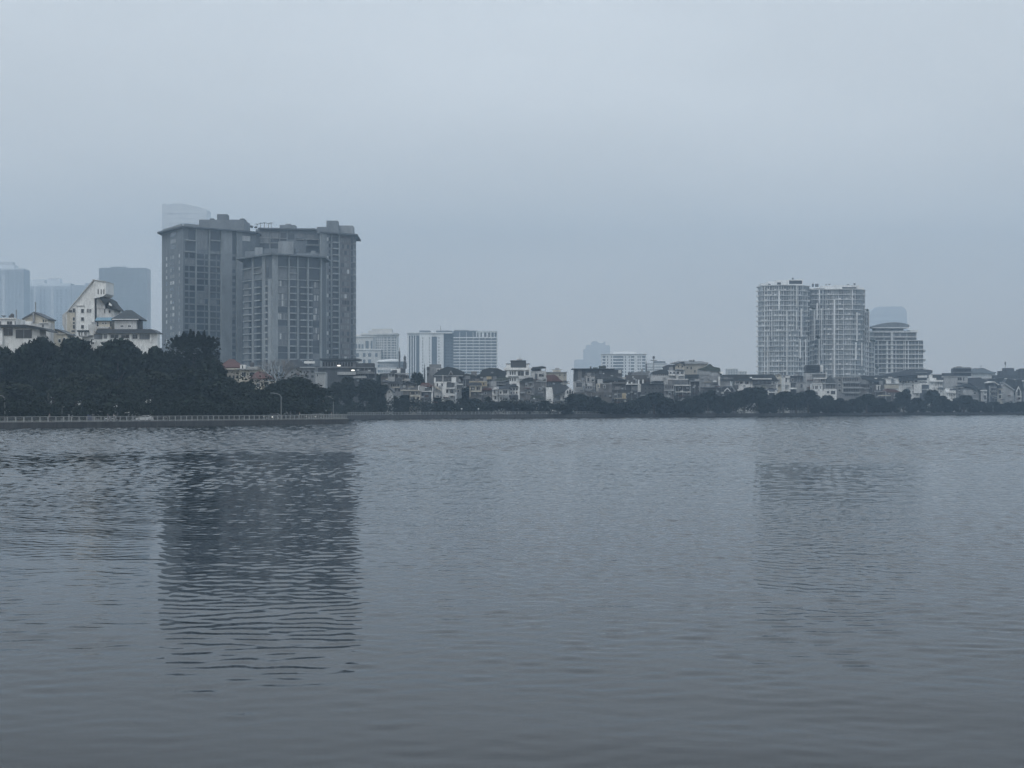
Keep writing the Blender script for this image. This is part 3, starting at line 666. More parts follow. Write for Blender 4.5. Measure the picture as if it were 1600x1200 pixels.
# G white hotel, left block and striped right block are one building
gY = 1950
rt = slab_building("long white office block with horizontal stripes and a roof mast, left of the middle", gY, 637, 694, 521, hotelD, cols=(), depth=40, extras=[
    ("roof_slab", 635.5, 707, 519.3, 521.0, hotelW, 2, 43), ("roof_block", 655, 671.5, 516.2, 519.2, conc, -4, 20), ("roof_block", 681, 706, 516.2, 519.2, conc, -6, 20), ("mast", 687.6, 688.3, 508.5, 516.1, concD, -10, .8),
    ("fin", 637.4, 639.0, 521.1, 590, hotelW, 1.0, 1.1), ("fin", 641.4, 642.8, 524, 590, hotelW, 1.0, 1.1), ("fin", 645.3, 646.6, 524, 590, hotelW, 1.0, 1.1), ("fin", 649, 650.2, 524, 590, hotelW, 1.0, 1.1),
    ("panel", 637, 656, 521.1, 524.5, hotelW, .6, .7), ("wall_panel", 655.5, 674.5, 521.1, None, hotelW, 1.2, 1.3), ("wall_panel", 683, 693.2, 521.1, None, hotelW, 1.2, 1.3), ("wall_panel", 674.5, 683, 521.1, 526, hotelW, .9, 1.0),
    ("wall", 694, 708.5, 519.4, None, hotelD, -2, 36), ("wall", 708.5, 777, 517.2, None, hotelD, .3, 40), ("roof_block", 709, 733, 515.4, 517.1, concL, -3, 20), ("roof_block", 735, 745, 516.2, 517.1, concL, -3, 20), ("roof_slab", 744, 776.4, 518.0, 519.6, hotelW, 1.6, 2.0),
    ("pier", 718, 718.7, 519, 592, hotelW, .9, 1.0), ("pier", 728.4, 729.1, 519, 592, hotelW, .9, 1.0), ("pier", 738.8, 739.6, 519, 592, hotelW, .9, 1.0), ("pier", 748.6, 749.3, 526, 592, hotelW, .9, 1.0), ("pier", 757.8, 758.5, 526, 592, hotelW, .9, 1.0), ("pier", 767.2, 767.9, 526, 592, hotelW, .9, 1.0), ("pier", 776, 777.3, 518, 592, hotelW, .9, 1.0),
    ("penthouse_column", 744, 745.6, 519, 526.5, hotelW, 1.0, 1.1), ("penthouse_column", 747.6, 750.8, 519, 526.5, hotelW, 1.0, 1.1), ("penthouse_column", 753, 756.5, 519, 526.5, hotelW, 1.0, 1.1), ("penthouse_column", 759.8, 762.8, 519, 526.5, hotelW, 1.0, 1.1), ("penthouse_column", 765.5, 768, 519, 526.5, hotelW, 1.0, 1.1), ("penthouse_column", 771.5, 773, 519, 526.5, hotelW, 1.0, 1.1)],
    bands=(708.5, 777, 526.8, 594, 4.72, 1.5, 1.1), band_m=hotelW)
ww = []
for k in range(14):
    y = 526.8+k*4.72
    for a, b in ((659.8, 661.2), (670.6, 672.0), (685.2, 686.6)):
        ww.append(MB().box(XP(a, gY), XP(b, gY), gY-1.3, gY-1.1, ZP(y+2.6, gY), ZP(y+.6, gY)))
    for a, b in ((695, 698), (699, 702), (704, 707)): ww.append(MB().box(XP(a, gY), XP(b, gY), gY+1.9, gY+2.1, ZP(y+2.8, gY), ZP(y+.6, gY)))
add_parts(rt, ww, "window", concD, 90)

# F cream stepped building behind the big tower's right edge
fY = 2050; creamH = mat("pale_stone_cladding", (0.62, 0.61, 0.58), 0.8, 0.12, 0.1, 0.15)
slab_building("pale stepped classical building half hidden just right of the huge grey slab", fY, 552, 620, 523, creamH,
    cols=[(587.5, 589.2), (590.6, 592.2), (593.6, 595.2), (596.5, 598.6), (600.5, 604), (606, 610), (612, 616), (617, 619)], fhp=3.9, ystart=526, depth=35, name="apartment_building", cat="apartment building", wm=conc,
    extras=[("cornice", 564, 621, 520.4, 523, creamH, 2, 39), ("roof_block", 575, 612, 516.5, 520.3, creamH, -3, 24), ("roof_block", 580.5, 611.6, 513.4, 516.4, creamH, -5, 20),
        ("wall", 550, 584, 526.6, None, creamH, 8, 8.1), ("cornice", 550, 585, 525.6, 526.6, white, 9, 9.2), ("cornice", 550, 597, 546, 547.4, white, 10, 10.2), ("wall", 550, 596, 547.4, None, creamH, 9.2, 9.0),
        ("window_arcade", 556, 559, 538, 545, conc, 8.3, .5), ("window_arcade", 561, 564, 538, 545, conc, 8.3, .5), ("window_arcade", 566, 569, 538, 545, conc, 8.3, .5), ("window_arcade", 572, 577, 533, 545, conc, 8.3, .5), ("window_arcade", 580, 583, 533, 545, conc, 8.3, .5),
        ("window_bay", 568, 572, 552, 558, conc, 9.5, .5), ("window_bay", 576, 581, 552, 558, conc, 9.5, .5), ("window_bay", 587, 591, 552, 558, conc, 9.5, .5), ("window_bay", 556, 562, 552, 558, conc, 9.5, .5), ("window_bay", 568, 572, 562, 568, conc, 9.5, .5), ("window_bay", 576, 581, 562, 568, conc, 9.5, .5)])
o = thing("rotunda_hall", "low pale drum with bright rounded cornice in front of the stepped classical building", "hall", (XP(612, 2000), 2000, LAND_Z))
rr = XP(633, 2000)-XP(612, 2000)
MB().lathe((XP(612, 2000), 2000, LAND_Z), [(rr, 0), (rr, ZP(566.5, 2000)-LAND_Z)], 28).build("wall", creamH, o, True)
MB().lathe((XP(612, 2000), 2000, ZP(566.5, 2000)+.02), [(rr+1.5, 0), (rr+1.8, .8), (rr-1, 2.3), (1, 3.2)], 28).build("roof", white, o, True)
ms = []
for k in range(20):
    a = math.pi*(1.05 + .9*k/19.0); cx = XP(612, 2000)+(rr+.1)*math.cos(a); cy = 2000+(rr+.1)*math.sin(a)
    for y in (570, 578, 586): ms.append(MB().box(cx-.45, cx+.45, cy-.2, cy+.3, ZP(y+4, 2000), ZP(y, 2000)))
add_parts(o, ms, "window", conc, 60)
# I white flat block
slab_building("plain white block with square windows in the haze right of the middle", 1850, 941, 1010, 553.4, hotelW,
    cols=[(941.5, 946), (948.6, 950.2), (954.4, 956), (958, 974), (976.6, 978.2), (982.4, 984), (985.6, 991), (996.2, 998), (999.4, 1001), (1003.4, 1008.5)], fhp=4.75, ystart=555, lo=.25, hi=.85, wm=hotelD,
    extras=[("cornice", 940.3, 1010.7, 552.6, 553.4, hotelW, .8, 27), ("roof_block", 959.5, 994, 549.4, 552.5, hotelW, -3, 14), ("roof_block", 974, 984, 548.4, 549.3, hotelW, -5, 8)])
slab_building("low pale block beside the plain white block, behind a cross-topped mast", 1800, 1010, 1042, 567, twinD, cols=(), depth=18, extras=[("roof_block", 1022, 1040, 564.2, 566.9, conc, -2, 10)], bands=(1010, 1042, 571, 586, 4.2, 1.6, .5))
slab_building("tiny pale block far off, left of the white twin towers", 2100, 1136, 1153.5, 576, creamH, cols=[(1138, 1140), (1142, 1144), (1146, 1148), (1150, 1152)], fhp=3, ystart=577, depth=15, wm=conc)
slab_building("tiny low wing far off beside a tiny pale block", 2120, 1153.8, 1167, 580, creamH, cols=[(1156, 1158), (1160, 1162), (1164, 1165.5)], fhp=3, ystart=581, depth=12, wm=conc)
# left hazy towers
farW = mat("haze_paled_tower_cladding", (0.52, 0.555, 0.59), 0.7, 0.1, 0.05, 0.1)  # far tower tones paled, extra haze put into the colour
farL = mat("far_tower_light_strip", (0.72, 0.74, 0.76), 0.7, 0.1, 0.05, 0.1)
farG = mat("haze_paled_tower_glass", (0.40, 0.445, 0.485), 0.3, 0.1, 0.05, 0.1)
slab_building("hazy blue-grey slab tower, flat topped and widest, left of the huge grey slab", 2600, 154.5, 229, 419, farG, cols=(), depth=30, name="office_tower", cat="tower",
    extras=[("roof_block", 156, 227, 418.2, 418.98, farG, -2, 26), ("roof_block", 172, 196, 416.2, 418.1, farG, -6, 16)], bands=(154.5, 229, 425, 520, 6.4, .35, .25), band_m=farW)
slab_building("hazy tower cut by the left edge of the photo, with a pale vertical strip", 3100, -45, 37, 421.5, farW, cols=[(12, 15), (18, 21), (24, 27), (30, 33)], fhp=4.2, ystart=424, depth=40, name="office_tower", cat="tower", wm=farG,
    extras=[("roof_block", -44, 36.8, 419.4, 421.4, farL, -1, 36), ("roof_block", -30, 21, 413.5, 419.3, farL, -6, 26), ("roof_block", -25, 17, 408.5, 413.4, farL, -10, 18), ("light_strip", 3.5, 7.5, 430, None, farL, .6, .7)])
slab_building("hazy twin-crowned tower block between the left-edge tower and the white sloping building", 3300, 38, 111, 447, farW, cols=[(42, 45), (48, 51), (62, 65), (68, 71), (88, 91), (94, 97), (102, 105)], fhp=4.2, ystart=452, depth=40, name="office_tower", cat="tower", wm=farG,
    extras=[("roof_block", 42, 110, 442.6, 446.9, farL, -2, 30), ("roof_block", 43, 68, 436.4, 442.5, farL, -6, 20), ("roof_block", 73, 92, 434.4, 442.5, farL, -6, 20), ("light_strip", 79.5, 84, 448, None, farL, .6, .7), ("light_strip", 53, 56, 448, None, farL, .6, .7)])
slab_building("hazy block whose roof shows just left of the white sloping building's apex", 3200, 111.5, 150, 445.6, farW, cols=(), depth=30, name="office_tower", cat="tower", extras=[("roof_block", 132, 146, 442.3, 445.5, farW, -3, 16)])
farV = mat('haze_faded_tower_glass', (0.95, 0.91, 0.87), 0.5, 0.08, 0.05, 0.05)  # near-white tone puts the fading by haze into the colour
def faint(label, Y, pts, name="skyscraper", cat="skyscraper", m=farV, d=60, floors_=True):
    root = thing(name, label, cat, (XP(sum(p[0] for p in pts)/len(pts), Y), Y, LAND_Z))
    MB().elev([(XP(a, Y), ZP(b, Y) if b < 630 else LAND_Z) for a, b in pts], Y, Y+d).build("tower_shaft", m or farW, root)
    x0, x1, y0 = min(p[0] for p in pts), max(p[0] for p in pts), min(p[1] for p in pts)
    bb = []
    y = max(p[1] for p in pts if p[1] < 630) + 4
    while y < 600: bb.append(MB().box(XP(x0+1, Y), XP(x1-1, Y), Y-.6, Y+.1, ZP(y+1.2, Y), ZP(y, Y))); y += 8
    add_parts(root, bb, "window_band", m or farW)
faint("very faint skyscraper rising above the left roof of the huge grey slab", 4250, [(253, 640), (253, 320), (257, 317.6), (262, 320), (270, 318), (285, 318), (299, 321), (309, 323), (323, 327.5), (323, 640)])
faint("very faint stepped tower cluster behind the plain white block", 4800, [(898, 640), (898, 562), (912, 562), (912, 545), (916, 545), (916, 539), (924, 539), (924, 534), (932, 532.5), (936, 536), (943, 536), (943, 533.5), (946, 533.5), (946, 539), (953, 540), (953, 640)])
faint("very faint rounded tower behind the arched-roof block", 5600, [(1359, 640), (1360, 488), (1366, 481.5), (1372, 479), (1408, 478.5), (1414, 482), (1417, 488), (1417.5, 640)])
# right: hall with hipped grey roof beyond the dark block
o = thing("assembly_hall", "hazy hall with broad curved grey roof beyond the houses near the right edge", "hall", (XP(1537, 1750), 1750, LAND_Z))
MB().elev([(XP(a, 1750), ZP(b, 1750)) for a, b in ((1517, 582), (1519, 577), (1522, 575.3), (1537, 575), (1543, 577.5), (1548, 580), (1557, 581.5), (1557, 583), (1519, 583))], 1750, 1790).build("roof", conc, o)
MB().box(XP(1518, 1752), XP(1555, 1752), 1752, 1788, LAND_Z, ZP(583, 1752)-.01).build("wall", twin, o)
MB().box(XP(1532.6, 1755), XP(1533.2, 1755), 1755, 1755.5, ZP(575, 1755), ZP(570.5, 1755)).build("mast", concD, o)
# ---------------------------------------------------------------- houses and small buildings
hw = dict(white=white, stained=whiteD, cream=cream,
    beige=mat("beige_render", (0.36, 0.335, 0.29), 0.85), yellow=mat("ochre_wall", (0.42, 0.35, 0.23), 0.85), grey=mat("bare_grey_wall", (0.24, 0.245, 0.25), 0.9, 0.3),
    pale=mat("pale_grey_wall", (0.38, 0.385, 0.385), 0.9, 0.25), dark=mat("dark_wall", (0.085, 0.09, 0.095), 0.9, 0.3), brown=mat("brown_wall", (0.12, 0.115, 0.11), 0.9, 0.3),
    tan=mat("grey_brown_wall", (0.19, 0.185, 0.18), 0.9, 0.3), roof=mat("dark_tile_roof", (0.052, 0.06, 0.064), 0.85, 0.25, 0.6, 0.3), slate=mat("slate_roof", (0.088, 0.098, 0.11), 0.8, 0.25, 0.6, 0.3),
    red=mat("red_tile_roof", (0.105, 0.05, 0.044), 0.85, 0.3, 0.6, 0.3), maroon=mat("faded_red_roof", (0.14, 0.075, 0.065), 0.85, 0.3, 0.6, 0.3), tin=mat("grey_tin_roof", (0.20, 0.21, 0.215), 0.6, 0.3, 0.6, 0.3),
    blue=mat("light_blue_sheet_roof", (0.26, 0.42, 0.53), 0.6, 0.2, 0.6, 0.2), slab=slabL, glass=glassD, mid=glassM, light=glassL, metal=metalG, green=mat("moss_green_roof", (0.07, 0.085, 0.07), 0.9, 0.3))
HC = [0]
def house(label, Y, x0, x1, y0, wall, feats=(), depth=11, name="house", cat="house", roofm='roof', group=None):
    """x0,x1,y0: photo columns of the side walls and row of the wall top; feats: see branches below"""
    HC[0] += 1; Y = Y + (HC[0] % 13) * 0.217
    root = thing(name, label, cat, (XP((x0+x1)/2, Y), Y, LAND_Z), group)
    q = 0.013 * (HC[0] % 5)
    if wall: MB().box(XP(x0, Y), XP(x1, Y), Y, Y+depth, LAND_Z, ZP(y0, Y)).build("wall", hw[wall], root)
    win = []; k = 0
    for f in feats:
        t = f[0]; k += 1; e = 0.004*k
        if t == 'w':                                   # window: xa xb ya yb [material]
            xa, xb, ya, yb = f[1:5]; m = hw[f[5]] if len(f) > 5 else glassD
            o = f[6] if len(f) > 6 else 0.0
            fr = MB().box(XP(xa, Y)-.12, XP(xb, Y)+.12, Y-.10-o, Y+.1, ZP(yb, Y)-.12, ZP(ya, Y)+.12)
            w = fr.build("window", white if wall not in ('dark', 'brown') else concL, root) if (xb-xa) > 2.6 else None
            MB().box(XP(xa, Y), XP(xb, Y), Y-.14-o, Y+.1, ZP(yb, Y), ZP(ya, Y)).build("pane" if w else "window", m, w or root)
            if xb-xa > 4.5: MB().box(XP((xa+xb)/2, Y)-.06, XP((xa+xb)/2, Y)+.06, Y-.18-o, Y-.1-o, ZP(yb, Y), ZP(ya, Y)).build("mullion", concL, w)
        elif t == 'g':                                 # grid: xa xb ya yb nx ny fillx filly
            xa, xb, ya, yb, nx, ny, fx, fy = f[1:9]; o = f[9] if len(f) > 9 else 0.0
            dx, dy = (xb-xa)/nx, (yb-ya)/ny
            for i in range(nx):
                for j in range(ny):
                    a = xa+dx*(i+.5-fx/2); b = xa+dx*(i+.5+fx/2); c = ya+dy*(j+.5-fy/2); d = ya+dy*(j+.5+fy/2)
                    win.append(MB().box(XP(a, Y), XP(b, Y), Y-.09-o, Y+.1, ZP(d, Y), ZP(c, Y)))
        elif t == 's':                                 # slab or beam standing out: xa xb ya yb material out [name]
            xa, xb, ya, yb, m, o = f[1:7]; MB().box(XP(xa, Y), XP(xb, Y), Y-o-e, Y+.3, ZP(yb, Y), ZP(ya, Y)).build(f[7] if len(f) > 7 else "balcony_slab", hw[m], root)
        elif t == 'p':                                 # wall block or wing: xa xb ya yb(None=ground) material dy depth name
            xa, xb, ya, yb, m, dy, dd, nm = f[1:9]; MB().box(XP(xa, Y+dy), XP(xb, Y+dy), Y+dy-e, Y+dy+dd, LAND_Z-.003*k if yb is None else ZP(yb, Y+dy), ZP(ya, Y+dy)).build(nm, hw[m], root)
        elif t == 'e':                                 # outlined prism: points material dy depth name
            pts, m, dy, dd, nm = f[1:6]; MB().elev([(XP(a, Y+dy), ZP(b, Y+dy)) for a, b in pts], Y+dy-e, Y+dy+dd).build(nm, hw[m], root)
        elif t == 'hip':                               # hipped roof: xa xb yeave xra xrb yridge material
            xa, xb, ye, ra, rb, yr, m = f[1:8]; o = .7
            a, b = XP(xa, Y), XP(xb, Y); z = ZP(ye, Y)+e; zr = ZP(yr, Y); c, d = XP(ra, Y), XP(rb, Y); ym = Y+depth/2
            M = MB(); M.v = [(a, Y-o, z), (b, Y-o, z), (b, Y+depth+o, z), (a, Y+depth+o, z), (a, Y-o, z+.25), (b, Y-o, z+.25), (b, Y+depth+o, z+.25), (a, Y+depth+o, z+.25), (c, ym, zr), (d, ym, zr)]
            M.f = [(0, 1, 5, 4), (1, 2, 6, 5), (2, 3, 7, 6), (3, 0, 4, 7), (3, 2, 1, 0), (4, 5, 9, 8), (5, 6, 9), (6, 7, 8, 9), (7, 4, 8)]
            M.build("roof", hw[m], root)
        elif t == 'flat':                              # flat roof slab with overhang: xa xb ytop ybottom material out
            xa, xb, ya, yb, m, o = f[1:7]; MB().box(XP(xa, Y), XP(xb, Y), Y-o, Y+depth+.4, ZP(yb, Y)+.003+e, ZP(ya, Y)).build("roof", hw[m], root)
        elif t == 'gf':                                # front gable: xa xb yeave xap yap roof material, wall material
            xa, xb, ye, xp, yp, m, wm_ = f[1:8]
            MB().elev([(XP(xa, Y), ZP(ye, Y)+.004), (XP(xp, Y), ZP(yp, Y)), (XP(xb, Y), ZP(ye, Y)+.004)], Y+.05, Y+depth-.05).build("gable", hw[wm_], root)
            th = .35; A = (XP(xa, Y)-.5, ZP(ye, Y)-.2); B = (XP(xp, Y), ZP(yp, Y)+.05); D_ = (XP(xb, Y)+.5, ZP(ye, Y)-.2)
            MB().elev([A, B, D_, (D_[0], D_[1]+th), (B[0], B[1]+th*1.2), (A[0], A[1]+th)], Y-.6, Y+depth+.5).build("roof", hw[m], root)
        elif t == 'tank':                              # water tank on the roof is a thing of its own
            px, py, r = f[1:4]; Yt = Y+f[4] if len(f) > 4 else Y+3; zb = ZP(py, Yt)
            o = thing("water_tank", f[5] if len(f) > 5 else "rooftop water tank", "water tank", (XP(px, Yt), Yt, zb))
            MB().lathe((XP(px, Yt), Yt, zb), [(r*.8, 0), (r, .1), (r, r*1.5), (r*.75, r*1.9), (r*.2, r*2.05)], 14).build("tank_body", roofD, o, True)
            MB().lathe((XP(px, Yt), Yt, zb+r*2.04), [(r*.22, 0), (r*.22, .15)], 10).build("lid", metalG, o)
    if win: add_parts(root, win, "window", glassD, 90)
    if Y > 740 and wall and name == 'house':           # everyday clutter on the front and the roof edge
        c = random.Random(HC[0]*7+3); zt = ZP(y0, Y)
        ac, pipe, bal = [], [], []
        for i in range(int((x1-x0)/3.4)+1):
            px = c.uniform(x0+1, x1-1.6); z = zt - c.uniform(1.2, 9); ac.append(MB().box(XP(px, Y), XP(px, Y)+.9, Y-.55-.01*i, Y-.12, z, z+.65))
        for i in range(2):
            px = c.uniform(x0+.4, x1-.4); pipe.append(MB().box(XP(px, Y), XP(px, Y)+.14, Y-.2-.02*i, Y-.04, LAND_Z+1, zt-.2))
        for i in range(3):
            px = c.uniform(x0+.6, x1-2.5); z = zt - c.uniform(2.4, 8.5); w_ = c.uniform(1.2, 3.0); bal.append(MB().box(XP(px, Y), XP(px, Y)+w_, Y-.95-.03*i, Y-.06-.01*i, z, z+c.uniform(.12, .5)))
        for b in ac: b.build("air_conditioner", slabL, root)
        for b in pipe: b.build("drain_pipe", metalG, root)
        for b in bal: b.build("awning", c.choice([hw['tin'], hw['slate'], slabL, hw['maroon']]), root)
        if c.random() < .75:
            r = MB(); z = zt+.02; xa, xb = XP(x0, Y)+.2, XP(x1, Y)-.2
            n = max(2, int((xb-xa)/1.1))
            for i in range(n+1): r.box(xa+(xb-xa)*i/n-.03, xa+(xb-xa)*i/n+.03, Y+.15, Y+.21, z, z+.95)
            r.box(xa, xb, Y+.16, Y+.2, z+.955, z+1.02); r.build("roof_railing", metalG, root)
        px = c.uniform(x0+1, x1-3); b = MB().box(XP(px, Y), XP(px, Y)+c.uniform(1.2, 2.4), Y+depth*.55, Y+depth*.55+2, zt+.01, zt+c.uniform(1.0, 2.3)); b.build("roof_hut", c.choice([hw['grey'], hw['tan'], hw['pale'], hw['dark']]), root)
    return root
def sh(px, row): return shoreY(px) + 24 + row*26

# ---- left, above the near trees
house("white flat-roofed villa with dark eaves cut by the left edge, above the dark trees", 600, -30, 24.5, 497.5, 'white', [
    ('s', -30, 25.5, 496.6, 498.2, 'white', .5, "cornice"), ('w', -3, 1.2, 502.2, 507, ), ('w', 11, 19, 502, 507), ('w', 23.2, 24.2, 502, 507),
    ('p', -30, 62, 511.5, None, 'white', -8, 8.0, "wall"), ('e', [(-30, 507.3), (41, 507.3), (66, 512), (77, 517.5), (77, 518.8), (62, 515), (42, 511), (-30, 511)], 'roof', -10, 12, "roof"),
    ('s', -30, 42, 511.6, 513.6, 'white', 9.2, "cornice"), ('w', 3.2, 11, 515.5, 530, 'glass', 8), ('w', 16.6, 30.5, 514.5, 526, 'glass', 8), ('w', 35, 60, 516.5, 530, 'glass', 8),
    ('s', 12, 16, 513.8, 540, 'white', 9.1, "pillar"), ('s', -2, 2.5, 513.8, 540, 'white', 9.1, "pillar"),
    ('tank', 19, 496.4, 0.52, 4, "dark upright water tank on the white villa at the left edge"), ('tank', 15.2, 496.5, .3, 5, "small low water tank beside the dark upright one at the left edge")], depth=12, name="villa", cat="villa")
o = thing("satellite_dish", "dark satellite dish on the roof of the white villa at the left edge", "satellite dish", (XP(6, 604), 604, ZP(496.6, 604)))
MB().lathe((XP(6, 604), 604, ZP(496.6, 604)), [(.12, 0), (.1, .25)], 8).build("stand", metalG, o)
MB().lathe((XP(6, 604), 604, ZP(496.6, 604)+.25), [(.1, 0), (.45, .08), (.8, .35), (.76, .36)], 14).build("dish", concD, o)
house("pale gabled house with a square chimney on its front, behind the left-edge villa", 625, 37.5, 74, 499, 'cream', [
    ('gf', 37.5, 73, 498.8, 53.5, 489.8, 'slate', 'cream'), ('s', 51.6, 54.2, 488.6, 504, 'grey', .6, "chimney"), ('w', 67, 69, 499.5, 503.5), ('w', 71, 72.6, 500, 503.5),
    ('p', 28, 48, 502, None, 'white', -3, 3, "wall"), ('p', 48, 79, 505.5, None, 'stained', -4, 4, "wall"), ('w', 71, 73, 508, 512, 'glass', 4), ('s', 66, 80, 504.8, 506, 'white', 4.4, "cornice")], depth=10)
house("small pale house with lean-to roof just left of the white sloping building", 640, 80, 104, 520, 'cream', [
    ('e', [(79, 515.3), (84, 513.6), (90, 514.2), (106.5, 522.3), (106.5, 523.2), (90, 515.8), (79, 516.6)], 'slate', -.5, 12, "roof"), ('e', [(80, 520), (80, 515.5), (90, 515.2), (103, 521.5), (103, 522)], 'cream', .1, 10, "gable"),
    ('w', 82, 85, 516.5, 520), ('w', 86.5, 88.5, 516.5, 520), ('w', 91.5, 95, 530, 535), ('w', 99, 102, 528, 535), ('s', 88, 104, 521.2, 522, 'white', .4, "cornice")], depth=10)
# white sloping building
Ys = 690
def P_(pts, Y=Ys): return [(XP(a, Y), ZP(b, Y)) for a, b in pts]
o = thing("hotel_building", "white weathered building with a long diagonal roofline and tall apex block, on the left", "building", (XP(125, Ys), Ys, LAND_Z))
MB().elev([(XP(104, Ys), LAND_Z)] + P_([(104, 489), (112, 478.5), (146, 438.6), (147.6, 438.3), (147.6, 468)]) + [(XP(147.6, Ys), LAND_Z)], Ys, Ys+16).build("wall", white, o)
MB().elev(P_([(146, 438), (149, 438.2), (167, 441), (167, 459), (163, 463), (158, 464.5), (147.7, 466.5), (147.7, 439)]), Ys-1.5, Ys+12).build("tower_block", white, o)
MB().elev(P_([(145.6, 437.2), (149, 437.3), (167.5, 440.1), (167.5, 441), (149, 438.1), (145.6, 438)]), Ys-1.9, Ys+12.4).build("parapet", whiteD, o)
MB().elev(P_([(145.4, 438.0), (146.2, 438.6), (112.4, 478.6), (104.2, 489.2), (103.2, 488.6), (111.4, 478)]), Ys-.6, Ys+16.3).build("roof", whiteD, o)
MB().box(XP(147.8, Ys+1), XP(150.4, Ys+1), Ys+1, Ys+14, LAND_Z, ZP(465.5, Ys)).build("stair_slot", roofD, o)
MB().box(XP(150.5, Ys), XP(178, Ys), Ys+.6, Ys+13, LAND_Z, ZP(482, Ys)).build("wing_wall", whiteD, o)
MB().box(XP(150.5, Ys), XP(164, Ys), Ys+.4, Ys+12.9, ZP(482, Ys)+.01, ZP(465, Ys)).build("wing_wall", whiteD, o)
MB().elev(P_([(155, 463.6), (166, 465), (173, 469.5), (173.5, 473), (168, 473), (165, 477), (161.5, 473)]), Ys-1, Ys+12).build("mansard_roof", hw['roof'], o)
MB().elev(P_([(173, 470), (175, 473), (184.5, 484), (184.5, 485), (171, 483.5), (168, 481), (170, 477)]), Ys-.6, Ys+11).build("mansard_roof", hw['roof'], o)
MB().elev(P_([(172, 473), (176, 477), (175, 478.6), (171, 476.6)]), Ys-1.4, Ys-.7).build("dormer", white, o)
MB().elev(P_([(96.8, 492), (104, 486), (104, 540), (98, 540), (98, 530), (101, 526), (97.5, 521), (100, 514), (97, 508)]), Ys+.5, Ys+12).build("stepped_end", whiteD, o)
MB().box(XP(105.2, Ys), XP(117.6, Ys), Ys-.35, Ys+.1, ZP(528, Ys), ZP(488.5, Ys)).build("recess_panel", hw['cream'], o)
MB().box(XP(118.6, Ys), XP(132, Ys), Ys-.3, Ys+.1, ZP(478, Ys), ZP(477, Ys)).build("ledge", whiteD, o)
for a, b, y0, y1 in ((114.2, 117.4, 482, 488), (114.2, 117.4, 496, 501), (114.2, 117.4, 503.5, 506), (114.2, 117.4, 508, 513.5), (112, 117.4, 516.3, 518.6), (114.2, 117.4, 521.5, 525.5), (127, 131, 483, 488.5), (127, 131, 496, 501), (127, 131, 508, 513.2), (108, 113, 484.5, 488.2),
        (136, 137.2, 483.2, 488), (138.6, 139.8, 483.2, 488), (141.2, 142.4, 483.2, 488), (162.4, 163.8, 483, 488.6), (169.5, 172, 484.5, 488.5)):
    off = .4 if b < 120 and a > 107 else .12
    w = MB().box(XP(a, Ys)-.1, XP(b, Ys)+.1, Ys-off-.02 if b < 160 else Ys+.5, Ys+.8, ZP(y1, Ys)-.1, ZP(y0, Ys)+.1).build("window", whiteD, o)
    MB().box(XP(a, Ys), XP(b, Ys), Ys-off-.08 if b < 160 else Ys+.42, Ys+.8, ZP(y1, Ys), ZP(y0, Ys)).build("pane", glassD, w)
for a, b in ((154, 155.6), (158.8, 160.2), (163, 164.3)):
    MB().box(XP(a, Ys), XP(b, Ys), Ys-1.58, Ys-1.4, ZP(460, Ys), ZP(452.4, Ys)).build("window", glassD, o)
house("white two-storey villa under a dark hipped roof, in front of the hazy slab tower", 650, 179, 213, 501, 'stained', [
    ('hip', 174.4, 219.5, 499.6, 191.5, 201, 483.2, 'roof'), ('s', 176.5, 217, 498.6, 499.9, 'white', .9, "cornice"), ('w', 188.4, 193, 508.4, 510.8), ('w', 200, 204.8, 508.4, 510.8), ('p', 213.2, 218, 501, 514, 'dark', 2, 6, "bay"),
    ('p', 150, 246, 520, None, 'white', -4.5, 4.4, "wall"), ('e', [(148.6, 519.8), (152, 514.4), (236, 514), (246, 519.6), (246, 520.6), (148.6, 520.6)], 'slate', -6, 11, "roof"),
    ('s', 149, 245.6, 520.7, 522, 'white', 5.3, "cornice"), ('w', 151.5, 164.5, 522.8, 531, 'mid', 4.5), ('w', 166.5, 171.8, 522.8, 530, 'mid', 4.5), ('w', 177.6, 189, 523.6, 529, 'glass', 4.5), ('w', 194, 205.8, 523.6, 529, 'glass', 4.5), ('w', 211.5, 219, 522.8, 530, 'glass', 4.5), ('w', 222, 238, 522.8, 531, 'mid', 4.5),
    ('s', 172.5, 176, 522.2, 535, 'white', 5.0, "pillar"), ('s', 190.5, 192.6, 522.2, 535, 'white', 4.9, "pillar"), ('s', 207, 210, 522.2, 535, 'white', 5.0, "pillar"), ('s', 239, 241, 522.2, 535, 'white', 5.0, "pillar"),
    ('s', 150, 156, 532.4, 535.4, 'white', 5.8, "balcony"), ('s', 165, 173, 531, 534, 'white', 5.8, "balcony")], depth=11, name="villa", cat="villa")
house("small annex with a light blue sheet roof between the sloping building and the hipped villa", 655, 150.5, 174, 501.5, 'cream', [
    ('e', [(148.4, 501), (151, 496), (176, 495.8), (174.5, 501)], 'blue', -.8, 9, "roof"), ('s', 148.6, 174, 501.1, 501.8, 'roof', .7, "gutter"), ('w', 151.2, 154, 502.8, 510), ('w', 171.8, 174.4, 502.8, 510), ('w', 159.6, 162.6, 504.4, 506.2), ('w', 163.8, 166.6, 504.4, 506.2), ('s', 152, 172, 510.8, 513.5, 'stained', 1.2, "parapet")], depth=8, name="annex", cat="annex")
